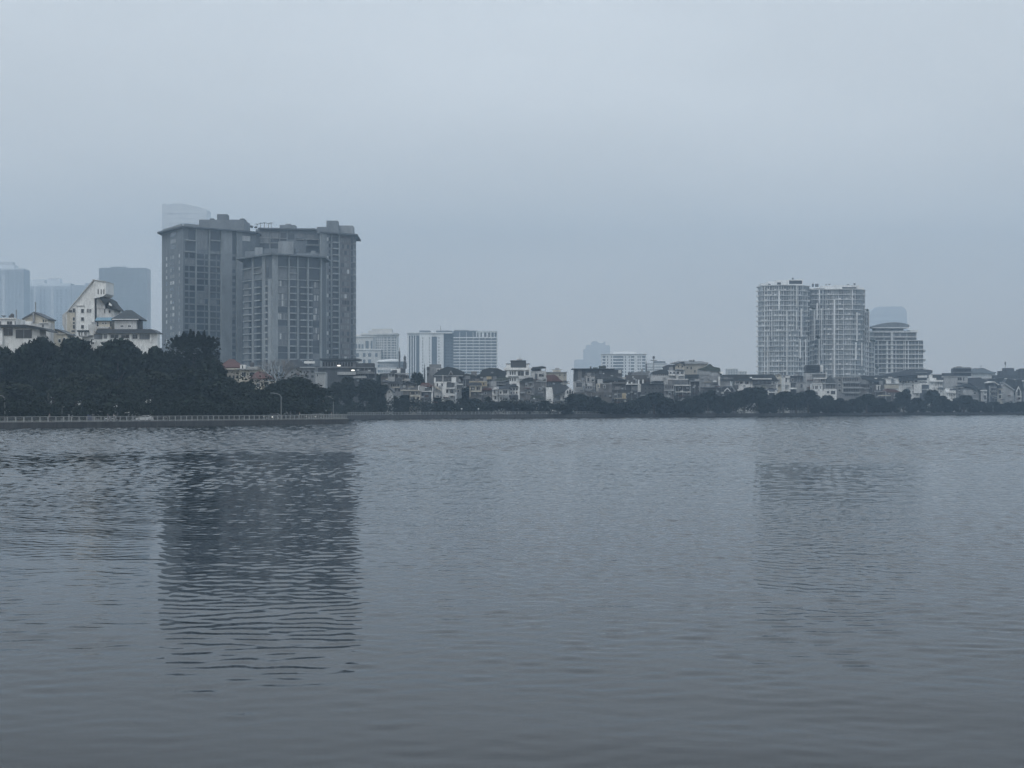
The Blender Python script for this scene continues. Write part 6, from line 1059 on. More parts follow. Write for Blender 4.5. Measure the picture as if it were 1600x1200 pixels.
# -------- the dark grove on the left quay (Y 470..620 m)
NT = [ # kind, px, ytop, width px, Y, label
 ('r1', -18, 533, 74, 560, "dark round tree cut by the left edge, in front of the flat-roofed villa"),
 ('r3', 24, 531, 60, 545, "dark round tree below the pillars of the left-edge villa"),
 ('t1', 58, 516, 50, 575, "tall dark tree rising against the right half of the left-edge villa"),
 ('r2', 82, 524, 44, 580, "dark tree rising in front of the pale lean-to house"),
 ('s1', 119, 528, 62, 570, "dark flat-topped tree just below the white sloping building"),
 ('r1', 146, 541, 40, 560, "lower dark tree in the dip between the sloping building and the villa"),
 ('s1', 184, 530, 70, 560, "wide dark tree under the left half of the hipped-roof villa"),
 ('r3', 232, 530, 56, 560, "dark rounded tree under the right end of the hipped-roof villa"),
 ('r1', 258, 543, 50, 585, "dark tree between the villa and the tall feathery tree"),
 ('r1', 325, 556, 60, 545, "dark shoulder tree on the right slope of the feathery tree"),
 ('r2', 350, 580, 54, 560, "dark tree in front of the wide red hipped roof"),
 ('b1', 384, 584, 50, 560, "dark bushy tree left of the orange-red roofed house"),
 ('r1', 300, 572, 90, 520, "broad dark tree in front of the feathery tree's foot"),
 ('r2', 20, 592, 90, 498, "low olive tree at the far left behind the curved street lamp"),
 ('b2', 78, 600, 70, 500, "low olive tree above the left one of the paired globe lamps"),
 ('r2', 130, 574, 84, 515, "rounded olive tree in the middle of the left grove"),
 ('s2', 182, 596, 60, 505, "olive tree with a pale bough, above the small canopy shelter"),
 ('r2', 236, 570, 76, 520, "olive tree low in the grove behind the white parked car"),
 ('b1', 286, 606, 80, 512, "low dark tree right of the white parked car"),
 ('b1', 340, 606, 74, 530, "low dark tree left of the second curved street lamp"),
 ('r2', 372, 602, 60, 535, "olive-leaved tree under the flat roof terrace"),
 ('b1', 404, 601, 50, 545, "dark bushy tree in front of the orange-red roofed house"),
 ('r3', 432, 589, 42, 575, "dark tree under the bare-branched tree"),
 ('r1', 440, 598, 54, 566, "dark full tree just right of the second curved street lamp"),
 ('s1', 464, 591, 76, 578, "big dark spreading tree whose boughs overhang the quay's tip"),
 ('b1', 30, 622, 70, 474, "clipped dark shrub mass low at the far left of the quay"),
 ('b1', 92, 626, 62, 480, "clipped dark shrub mass under the left paired globe lamp"),
 ('b1', 250, 622, 60, 500, "clipped dark shrub mass right behind the white parked car"),
 ('b1', 372, 628, 64, 530, "clipped dark shrub mass left of the quay's orange-lit end"),
 ('b1', -30, 618, 60, 470, "clipped dark shrub mass cut by the left edge"),
 ('b1', 150, 618, 60, 505, "dark shrub mass behind the small kiosk"),
 ('b1', 196, 622, 50, 512, "dark shrub mass behind the canopy shelter"),
 ('b1', 310, 626, 64, 520, "dark shrub mass midway along the left railing"),
 ('b1', 420, 626, 60, 552, "dark shrub mass behind the second curved street lamp"),
 ('r1', 2, 535, 44, 566, "dark tree filling the gap at the left edge under the villa's left pillar"),
 ('r3', 101, 534, 34, 574, "narrow dark tree between the lean-to house and the sloping building"),
 ('r1', 160, 535, 38, 565, "narrow dark tree under the hipped villa's left corner balcony"),
 ('r1', 208, 536, 38, 566, "narrow dark tree under the middle of the hipped villa"),
 ('r1', 40, 529, 40, 572, "dark tree between the left-edge villa's two glazed bays"),
 ('b1', 478, 611, 46, 585, "low dark tree at the right end of the grove"),
 ('b1', 493, 624, 24, 588, "small dark bush at the very tip of the grove"),
 ('r3', 452, 596, 40, 590, "dark tree behind the big spreading tree at the quay's tip"),
 ('r1', 452, 589, 40, 592, "dark crown just right of the bare tree, behind the spreading tree"),
 ('r1', 474, 600, 36, 592, "dark crown sloping down behind the right half of the spreading tree"),
 ('t1', 205, 545, 50, 590, "dark tree hidden deep in the grove under the hipped villa"),
 ('t1', 98, 540, 56, 590, "dark tree deep in the grove under the lean-to house"),
 ('t1', 0, 548, 60, 590, "dark tree deep in the grove under the left-edge villa"),
 ('t1', 165, 552, 50, 592, "dark tree deep in the grove between two villas' roofs"),
 ('t1', 292, 560, 80, 590, "dark tree deep in the grove behind the feathery tree"),
 ('t1', 350, 590, 56, 600, "dark tree deep in the grove under the wide red roof"),
]
for k, px, yt, w, Y, lb in NT: tree(k, px, yt-1.5, w*1.22, Y, lb, "trees of the dark grove on the left quay")

# -------- street trees of the far shore
FT = [
 ('s2', 507, 603, 40, 740, "hazy street tree just right of the overhanging dark tree"),
 ('t2', 528, 596, 36, 742, "hazy tall street tree below the pavilion's lamp panels"),
 ('t2', 546, 590, 34, 760, "hazy street tree behind the tip of the left quay"),
 ('r1', 574, 589, 42, 775, "rounded street tree under the dark flat building right of the slab"),
 ('t1', 594, 596, 30, 790, "street tree covering the left end of the shore houses"),
 ('b1', 612, 613, 40, 800, "street tree below the tiny pointed dormer house"),
 ('b1', 632, 611, 34, 800, "street tree left of the cream-framed house"),
 ('r1', 651, 577, 28, sh(652, 2)+8, "round green tree crown between the terrace tank and the blank grey block"),
 ('s2', 660, 630, 22, 815, "small street tree before the dark glass-fronted house"),
 ('b1', 683, 615, 26, 820, "street tree right of the tall white pillar"),
 ('b1', 700, 622, 26, 822, "street tree under the white stacked terraces"),
 ('b2', 716, 617, 26, 826, "street tree under the plain grey house"),
 ('t1', 728, 600, 20, 838, "slim dark tree between the grey and the beige houses"),
 ('b1', 740, 615, 28, 835, "street tree under the beige tray-balcony house"),
 ('b2', 757, 612, 26, 838, "street tree under the small red lean-to roof"),
 ('s2', 772, 629, 22, 838, "thin street tree under the pedimented house"),
 ('s2', 790, 627, 26, 840, "thin street tree under the white three-bay house"),
 ('b1', 813, 626, 30, 845, "street tree under the arched-window house"),
 ('s2', 829, 632, 18, 845, "small street tree beside the roadside canopies"),
 ('b1', 852, 622, 24, 860, "street tree below the bright white gable end"),
 ('s2', 872, 629, 26, 858, "street tree below the slate-roofed gothic house"),
 ('b1', 889, 628, 20, 862, "small dark street tree right of the gothic bay's foot"),
 ('r1', 901, 613, 38, 880, "dark full street tree right of the gothic bay"),
 ('b1', 928, 615, 36, 888, "dark street tree below the sagging round balcony"),
 ('b1', 952, 624, 34, 893, "dark street tree left of the ochre pillar's foot"),
 ('b1', 976, 624, 34, 900, "dark street tree below the single ochre pillar"),
 ('b1', 998, 616, 36, 910, "dark street tree below the white roof posts"),
 ('r1', 1022, 613, 40, 918, "dark street tree below the plain dark block"),
 ('b1', 1042, 619, 34, 925, "dark street tree below the older small-paned house"),
 ('b1', 1064, 620, 34, 930, "dark street tree below the stacked white balcony slabs"),
 ('b1', 1086, 612, 32, 940, "dark street tree below the thin-framed house"),
 ('r3', 1106, 607, 36, 955, "dark rounded street tree left of the chevron gables"),
 ('b1', 1128, 614, 30, 955, "dark street tree under the small chevron gable"),
 ('r1', 1146, 611, 32, 965, "dark street tree under the sloping white rafter"),
 ('r3', 1163, 601, 42, 985, "dark wide tree under the long roof's windowed wall"),
 ('r1', 1184, 603, 36, 990, "dark tree left of the sunken garden pavilion"),
 ('b1', 1200, 619, 30, 985, "dark tree under the sunken garden pavilion"),
 ('r1', 1224, 611, 34, 1005, "dark tree below the lookout turret house"),
 ('r3', 1244, 609, 34, 1015, "dark tree below the plain grey cube house"),
 ('r1', 1263, 607, 34, 1030, "dark rounded tree left of the bright stepping house"),
 ('b1', 1280, 620, 28, 1040, "low tree at the foot of the bright stepping house"),
 ('r1', 1292, 615, 24, 1055, "small domed tree in front of the pyramid-roofed house"),
 ('b1', 1310, 617, 32, 1060, "tree at the left foot of the banded apartments"),
 ('b1', 1332, 619, 36, 1070, "tree at the right foot of the banded apartments"),
 ('r1', 1354, 612, 38, 1090, "tree below the tilted sheet roof"),
 ('b1', 1374, 617, 32, 1100, "tree left of the post with the long pale ledge"),
 ('b1', 1392, 624, 28, 1115, "low tree under the long pale ledge"),
 ('r3', 1412, 604, 34, 1165, "tree in front of the small-windowed white house"),
 ('b1', 1432, 614, 32, 1170, "tree under the tall white bay"),
 ('r1', 1456, 605, 30, 1185, "tree in front of the balustraded white house"),
 ('b1', 1470, 614, 30, 1180, "tree left of the small white cottage"),
 ('b1', 1488, 624, 28, 1185, "low tree in front of the small white cottage"),
 ('r1', 1506, 616, 36, 1210, "tree under the wide gabled house's pale bay"),
 ('b1', 1530, 624, 34, 1225, "low tree below the curving stair rail"),
 ('b1', 1552, 626, 32, 1240, "low tree below the curved-roof house"),
 ('b1', 1573, 625, 34, 1255, "low tree below the blank gable end wall"),
 ('b1', 1594, 624, 32, 1270, "low tree at the far right edge"),
 ('b1', 1616, 622, 34, 1285, "low tree cut off by the right edge"),
 ('r1', 1530, 598, 26, 1440, "distant tree top beside the big bluish roof mass"),
 ('b1', 940, 573, 22, sh(940, 3), "rooftop shrubbery on the long dark flat building"),
 ('r1', 985, 582, 30, sh(985, 3)+12, "tree crown amid the rooftop jumble right of the plain white block"),
 ('r1', 1118, 573, 26, sh(1118, 4), "dark tree behind the creeper-covered house"),
 ('r1', 590, 581, 24, 860, "hazy tree behind the dark-eaved house at the row's left end"),
]
for k, px, yt, w, Y, lb in FT: tree(k, px, yt-.5+TR.uniform(-2, 2), w*TR.uniform(1.05, 1.4), Y, lb, "trees along the far shore")
# shaded hedge under the trees, both shores
def hedge(E, a, b, inset, h, label, seed, rx=1.8):
    pts = lerp_path(sub(E, a, b), 2.2); g = []
    rd = random.Random(seed)
    for x, y in pts: g.append((x, y+inset+rd.uniform(-1, 1), LAND_Z+h*rd.uniform(.25, .75), rx, rx*.8, h*rd.uniform(.35, .6)))
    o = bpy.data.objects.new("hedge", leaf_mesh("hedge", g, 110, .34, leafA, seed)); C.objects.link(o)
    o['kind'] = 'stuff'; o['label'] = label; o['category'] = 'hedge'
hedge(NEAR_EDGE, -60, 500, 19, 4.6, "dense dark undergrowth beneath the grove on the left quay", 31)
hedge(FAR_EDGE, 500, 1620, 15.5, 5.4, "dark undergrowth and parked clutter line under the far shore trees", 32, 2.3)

hedge(NEAR_EDGE, -60, 470, 62, 10, "dark tall thicket closing the gaps deep inside the left grove", 33, 3.2)
# -------- the feathery casuarina, the bare tree, the rooftop palms
Yc = 565; base = (XP(302, Yc), Yc, LAND_Z)
o = thing("feathery_tree", "tall dark feathery tree with upswept plumes in front of the huge slab's left foot", "tree", base)
rd = random.Random(5); tb = MB(); Hc = ZP(519, Yc)-LAND_Z; cl = []
tb.tube([(base[0], Yc, LAND_Z-.1), (base[0]-.3, Yc, LAND_Z+Hc*.4), (base[0]+.2, Yc, LAND_Z+Hc*.75)], [.5, .35, .12], 8)
for k in range(11):
    px = 273 + 58*k/10 + rd.uniform(-1.2, 1.2); u = (px-301)/30.0; yt = 517.5 + 9*abs(u)**2.2 + (4.5 if k % 2 else 0) + rd.uniform(-1.5, 1.5)
    yy = Yc + rd.uniform(-2.5, 2.5); tip = Vector((XP(px+1.5, Yc), yy, ZP(yt, Yc))); root_ = Vector((XP(px-3.5, Yc), yy, ZP(541, Yc)))
    tb.tube([tuple(root_), tuple(root_.lerp(tip, .6)), tuple(tip)], [.10, .06, .02], 5)
    for s in range(12):
        q = root_.lerp(tip, s/11); r = .78*(1-s/11.5)**.8 + .10; cl.append((q.x, q.y, q.z, r*.8, r*.8, .42))
    for sg in (-1, 1):                                  # side sprays sweeping upward
        b0 = root_.lerp(tip, .35); b1 = b0 + Vector((sg*.75, 0, 1.0))
        for s in range(4): q = b0.lerp(b1, s/3); cl.append((q.x, q.y, q.z, .22, .25, .3))
for k in range(6):
    px = 333 + rd.uniform(0, 7); q = Vector((XP(px, Yc), Yc+rd.uniform(-2, 2), ZP(529+k*3.2, Yc)))
    for s in range(5): cl.append((q.x-s*.7, q.y, q.z-s*.5, .34, .34, .3))
for k in range(130):
    px = rd.uniform(264, 338); py = rd.uniform(538, 582); cl.append((XP(px, Yc), Yc+rd.uniform(-4, 4), ZP(py, Yc), 1.7, 1.6, 1.5))
tb.build("trunk", bark, o)
me = leaf_mesh("crown", [(a-base[0], b-base[1], c-base[2], d, e_, f) for a, b, c, d, e_, f in cl], 46, .24, leafC, 77, 1.5)
c_ = bpy.data.objects.new("crown", me); C.objects.link(c_); c_.parent = o

Yb = 590; o = thing("bare_tree", "leafless tree with fanning pale twigs in front of the lower grey tower", "tree", (XP(434, Yb), Yb, LAND_Z))
tb = MB(); rd = random.Random(12); tb.tube([(XP(434, Yb), Yb, LAND_Z), (XP(433, Yb), Yb, ZP(612, Yb)), (XP(434, Yb), Yb, ZP(600, Yb))], [.35, .28, .2], 8)
tw = MB()
def grow(p, d, L_, r, n):
    q = p + d*L_; mid = p.lerp(q, .5)+Vector((rd.uniform(-.1, .1)*L_, rd.uniform(-.1, .1)*L_, .02*L_))
    (tb if r > .08 else tw).tube([tuple(p), tuple(mid), tuple(q)], [r, r*.8, r*.55], 5)
    if n:
        for k in range(3 if n > 2 else 2+(rd.random() < .6)):
            a = rd.uniform(-.55, .55); b = rd.uniform(-.35, .5); dd = (d + Vector((a, rd.uniform(-.5, .5), b*.5))).normalized(); grow(q, dd, L_*rd.uniform(.62, .88), r*.58, n-1)
for a in (-1.25, -.85, -.45, -.1, .3, .65, 1.0, 1.3):
    grow(Vector((XP(434, Yb), Yb, ZP(603+abs(a)*2, Yb))), Vector((math.sin(a), rd.uniform(-.3, .3), math.cos(a))).normalized(), rd.uniform(2.1, 2.8), .2, 4)
tb.build("trunk", barkP, o); tw.build("twigs", mat("pale_twigs", (0.22, 0.21, 0.2), 0.95), o)

def palm(px, ybase, h, Y, label, seed):
    z = ZP(ybase, Y); o = thing("palm_tree", label, "palm tree", (XP(px, Y), Y, z), "small palms on the huge slab's roof")
    MB().tube([(XP(px, Y), Y, z), (XP(px, Y)+.1, Y, z+h*.8)], [.14, .1], 6).build("trunk", bark, o)
    b = MB(); r = random.Random(seed)
    for k in range(9):
        a = k*2*math.pi/9; l = r.uniform(.9, 1.2); c, s = math.cos(a), math.sin(a); x0, z0 = XP(px, Y)+.1, z+h*.8
        P = [(x0, Y, z0), (x0+c*l*.5, Y+s*l*.5, z0+.4), (x0+c*l, Y+s*l, z0+.25), (x0+c*l*1.2, Y+s*l*1.2, z0-.1)]
        i = len(b.v)
        for q, w in zip(P, (.05, .2, .16, .02)): b.v += [(q[0]-s*w, q[1]+c*w, q[2]), (q[0]+s*w, q[1]-c*w, q[2])]
        b.f += [(i+2*j, i+2*j+1, i+2*j+3, i+2*j+2) for j in range(3)]
    b.build("fronds", leafA, o)
Yr = 1184
for i, (px, h) in enumerate(((401.5, 2.4), (406.8, 3.0), (413, 3.2), (419.5, 2.8), (423.6, 3.2))):
    palm(px, 356.6, h, Yr, ["leftmost little palm on the huge slab's roof line", "second little palm from the left on the slab's roof line", "middle little palm on the slab's roof line", "fourth little palm on the slab's roof line", "rightmost little palm on the slab's roof line"][i], i)
o = thing("roof_shrub", "rooftop shrub between the roof block and the little palms", "shrub", (XP(393, Yr), Yr, ZP(356.6, Yr)))
for nm, cc in (("foliage", [(0, 0, .8, 1.0, .7, .8), (-2.6, 0, .9, .7, .6, .9), (2.2, 0, .5, .8, .6, .5)]),):
    c_ = bpy.data.objects.new(nm, leaf_mesh(nm, cc, 120, .25, leafA, 9)); C.objects.link(c_); c_.parent = o
# ---------------------------------------------------------------- street furniture, vehicles, people
lampP = mat("grey_lamp_post_paint", (0.22, 0.23, 0.23), 0.55, 0.15, 1, 0.15, metal=0.3)
globe = mat("frosted_lamp_globe", (0.75, 0.76, 0.74), 0.4, 0.05, 1, 0)
carW = mat("white_car_paint", (0.5, 0.51, 0.52), 0.3, 0.04, 1, 0.05); carD = mat("dark_car_paint", (0.05, 0.055, 0.06), 0.3, 0.05, 1, 0.05)
tyre = mat("tyre_rubber", (0.03, 0.03, 0.03), 0.9); skin = mat("skin", (0.32, 0.2, 0.14), 0.7, 0.05, 1, 0); hairm = mat("black_hair", (0.02, 0.02, 0.02), 0.7)
def cl(n, c): return mat(n, c, 0.9, 0.12, 1.5, 0.1)
def curved_lamp(px, ytop, Y, label, side=-1):
    x = XP(px, Y); z0 = LAND_Z; h = ZP(ytop, Y)-z0
    o = thing("street_lamp", label, "street lamp", (x, Y, z0), "curved single-arm street lamps")
    MB().lathe((x, Y, z0), [(.2, 0), (.2, .5), (.12, .6)], 10).build("base", lampP, o)
    MB().tube([(x, Y, z0+.5), (x, Y, z0+h*.86), (x+side*.35, Y, z0+h*.95), (x+side*1.0, Y, z0+h*.99), (x+side*1.7, Y, z0+h)], [.12, .10, .09, .08, .07], 8).build("post", lampP, o)
    MB().elev([(x+side*1.5, z0+h-.02), (x+side*2.5, z0+h+.02), (x+side*2.45, z0+h+.14), (x+side*1.6, z0+h+.16)], Y-.17, Y+.17).build("lamp_head", lampP, o)
curved_lamp(7.5, 617, 430+3, "curved street lamp at the far left edge of the quay")
curved_lamp(439.3, 614.6, 508+3, "tall curved street lamp in front of the dark trees right of the grove")
curved_lamp(520.8, 619.5, 640, "straight-looking slim street lamp behind the quay's tip")
def globe_lamp(px, y, Y, label):
    x = XP(px, Y); z = ZP(y, Y); o = thing("globe_lamp", label, "lamp", (x, Y, LAND_Z), "twin-globe park lamps on the quay")
    MB().tube([(x, Y, LAND_Z), (x, Y, z-.1)], [.07, .05], 8).build("post", lampP, o)
    MB().tube([(x-.3, Y, z-.22), (x, Y, z-.12), (x+.3, Y, z-.22)], .035, 6).build("crossbar", lampP, o)
    for s in (-1, 1): MB().lathe((x+s*.26, Y, z-.18), [(.06, 0), (.17, .08), (.21, .2), (.17, .32), (.05, .4)], 14).build("globe", globe, o, True)
globe_lamp(97, 635, 458, "twin-globe lamp over the middle of the left railing, left one")
globe_lamp(180, 634.6, 468, "twin-globe lamp beside the canopy shelter, right one of the two")
for i, (px, y, Y, lb) in enumerate(((721.3, 639, 805, "little pale globe lamp under the plain grey house's trees"), (747.6, 639, 812, "little pale globe lamp under the beige tray house's trees"), (1441.6, 632.8, 1190, "bright single lamp shining low among the trees near the right edge"), (834.6, 622.8, 850, "little pale lamp above the roadside canopies"))):
    x = XP(px, Y); z = ZP(y, Y); o = thing("street_lamp", lb, "street lamp", (x, Y, LAND_Z))
    MB().tube([(x, Y, LAND_Z), (x, Y, z-.2)], [.08, .06], 8).build("post", lampP, o); MB().lathe((x, Y, z-.25), [(.1, 0), (.3, .15), (.34, .35), (.1, .55)], 12).build("globe", litm if i == 2 else globe, o, True)
for i, (px, yt, yb, Y, lb) in enumerate(((1367.4, 632.6, 641, 1110, "pale gate post left of two in the tree belt, below the tilted sheet roof"), (1370.2, 633.4, 641, 1110, "pale gate post right of two in the tree belt, below the tilted sheet roof"), (1551.6, 633.6, 640, 1235, "slim pale post standing under the curved-roof house"), (107.6, 648, 652.4, 441, "thin short pole behind the left railing"), (113, 638, 651, 470, "slim pale tree stake left of the kiosk"), (235.6, 641, 650, 478, "thin pole just right of the white parked car"), (1200.6, 635.6, 641.6, 985, "short pale post under the garden pavilion"))):
    x = XP(px, Y); o = thing("post", lb, "post", (x, Y, LAND_Z)); MB().box(x-.14, x+.14, Y-.14, Y+.14, LAND_Z, ZP(yt, Y)).build("shaft", lampP, o); MB().box(x-.2, x+.2, Y-.2, Y+.2, ZP(yt, Y), ZP(yt, Y)+.08).build("cap", lampP, o)
# gate arch near the small cottage
Y = 1190; o = thing("garden_gate", "small pale gate arch on the far promenade near the white cottage", "gate", (XP(1498, Y), Y, LAND_Z))
for px in (1496.6, 1499.6): MB().box(XP(px, Y)-.2, XP(px, Y)+.2, Y, Y+.4, LAND_Z, ZP(632.4, Y)).build("gate_post", lampP, o)
MB().box(XP(1495.6, Y), XP(1500.6, Y), Y-.1, Y+.5, ZP(632.4, Y), ZP(631.2, Y)).build("lintel", lampP, o)
# kiosk, canopy shelter, info pillar
Y = 480; o = thing("kiosk", "small dim kiosk with a bluish left side and pale posts behind the left railing", "kiosk", (XP(150, Y), Y, LAND_Z))
MB().box(XP(136, Y), XP(144, Y), Y, Y+2.2, LAND_Z, ZP(645, Y)).build("side_wing", cl("dusky_blue_panel", (0.09, 0.10, 0.15)), o)
MB().box(XP(145.6, Y), XP(151.6, Y), Y, Y+2.4, LAND_Z, ZP(643.6, Y)).build("wall", hw['tan'], o)
for px in (144.6, 154): MB().box(XP(px, Y)-.1, XP(px, Y)+.1, Y-.3, Y-.1, LAND_Z, ZP(643.4, Y)).build("post", lampP, o)
MB().box(XP(143.6, Y), XP(157, Y), Y-.5, Y+2.7, ZP(643.4, Y), ZP(642.2, Y)).build("roof", hw['tin'], o)
Y = 482; o = thing("canopy_shelter", "small shelter with a pale drooping canopy left of the white parked car", "shelter", (XP(200, Y), Y, LAND_Z))
MB().elev([(XP(a, Y), ZP(b, Y)) for a, b in ((192, 643.4), (196, 644), (204, 643.6), (208.4, 642.8), (208.4, 643.4), (204, 645), (196, 645.2))], Y-1, Y+1.4).build("canopy", cl("pale_canvas", (0.5, 0.5, 0.48)), o)
MB().box(XP(200.4, Y), XP(211, Y), Y-.3, Y+1, LAND_Z, ZP(646.6, Y)).build("counter", hw['grey'], o)
for px in (194, 206.6): MB().tube([(XP(px, Y), Y, LAND_Z), (XP(px, Y), Y, ZP(644.6, Y))], .04, 6).build("pole", lampP, o)
Y = 476; o = thing("info_pillar", "brownish upright pillar right of the white parked car", "pillar", (XP(238.6, Y), Y, LAND_Z))
MB().box(XP(237.6, Y), XP(239.8, Y), Y, Y+.3, LAND_Z+.3, ZP(643, Y)).build("panel", hw['tan'], o); MB().box(XP(237.2, Y), XP(240, Y), Y-.05, Y+.35, LAND_Z, LAND_Z+.3).build("base", carW, o)

def car(px, Y, zb, L_, paint, label, rot=0.0, kind='hatch', lights=False):
    """side-on car, length L_, front to the left"""
    x0 = XP(px, Y); o = thing("parked_car", label, "car", (x0, Y, zb)); s = L_/4.3
    prof = [(-2.15, .35), (-2.15, .62), (-1.95, .80), (-1.0, .95), (-.35, 1.42), (.95, 1.46), (1.75, 1.02), (2.12, .95), (2.15, .4), (1.9, .28), (-1.9, .28)]
    b = MB().elev([(x0+a*s, zb+z*s) for a, z in prof], Y-.85*s, Y+.85*s); b.build("body", paint, o)
    for y_ in (-.87, .85):
        MB().elev([(x0+a*s, zb+z*s) for a, z in ((-.88, .97), (-.34, 1.34), (.2, 1.36), (.2, .97))], Y+y_*s, Y+(y_+.02)*s).build("side_window", glassD, o)
        MB().elev([(x0+a*s, zb+z*s) for a, z in ((.28, .97), (.28, 1.36), (.9, 1.38), (1.5, 1.02))], Y+y_*s, Y+(y_+.02)*s).build("side_window", glassD, o)
    M = MB(); M.v = [(x0-1.02*s, Y-.7*s, zb+.97*s), (x0-1.02*s, Y+.7*s, zb+.97*s), (x0-.38*s, Y+.62*s, zb+1.41*s), (x0-.38*s, Y-.62*s, zb+1.41*s)]; M.v += [(a-.02, b_, c+.02) for a, b_, c in M.v]
    M.f = [(4, 5, 6, 7), (0, 3, 2, 1), (0, 1, 5, 4), (1, 2, 6, 5), (2, 3, 7, 6), (3, 0, 4, 7)]; M.build("windscreen", glassD, o)
    for wx in (-1.35, 1.35):
        for y_ in (-.88, .70):
            T = MB(); n = 16
            pts = [(x0+wx*s+math.cos(2*math.pi*k/n)*.33*s, zb+(.33+math.sin(2*math.pi*k/n)*.33)*s) for k in range(n)]
            w = T.elev(pts, Y+y_*s, Y+(y_+.18)*s).build("wheel", tyre, o)
            pts = [(x0+wx*s+math.cos(2*math.pi*k/n)*.2*s, zb+(.33+math.sin(2*math.pi*k/n)*.2)*s) for k in range(n)]
            MB().elev(pts, Y+y_*s-.015, Y+(y_+.18)*s+.015).build("rim", metalG, w)
    for y_ in (-.7, .45): MB().box(x0-2.17*s, x0-2.1*s, Y+y_*s, Y+(y_+.25)*s, zb+.6*s, zb+.74*s).build("headlight", litm if lights else globe, o)
    for y_ in (-.75, .5): MB().box(x0+2.1*s, x0+2.17*s, Y+y_*s, Y+(y_+.25)*s, zb+.75*s, zb+.9*s).build("tail_light", cl("red_lens", (.3, .03, .03)), o)
    return o
car(226, 462, LAND_Z+.004, 3.4, carW, "white parked car under the dark trees behind the left railing")
car(426.5, 513, LAND_Z+.004, 4.2, carD, "dark car behind the left quay railing, near the tall curved lamp", lights=True)
car(492.5, 528, LAND_Z+.004, 4.2, carD, "dark car with a bright headlight close to the quay's tip", lights=True)
# car headlights seen through the railing, as glowing lamps on added posts
for px, y, Y, lb in ((425.4, 651.6, 509, "small yellowish light seen through the railing near the tall curved lamp"), (492.4, 651.3, 524, "small bright white light seen through the railing near the quay's tip")):
    x, z = XP(px, Y), ZP(y, Y); o = thing("car_front_light", lb, "light", (x, Y, LAND_Z)); MB().tube([(x, Y, LAND_Z), (x, Y, z)], .05, 6).build("post", lampP, o)
    MB().lathe((x, Y, z-.08), [(.05, 0), (.13, .08), (.13, .16), (.04, .24)], 10).build("lamp", litm, o, True)

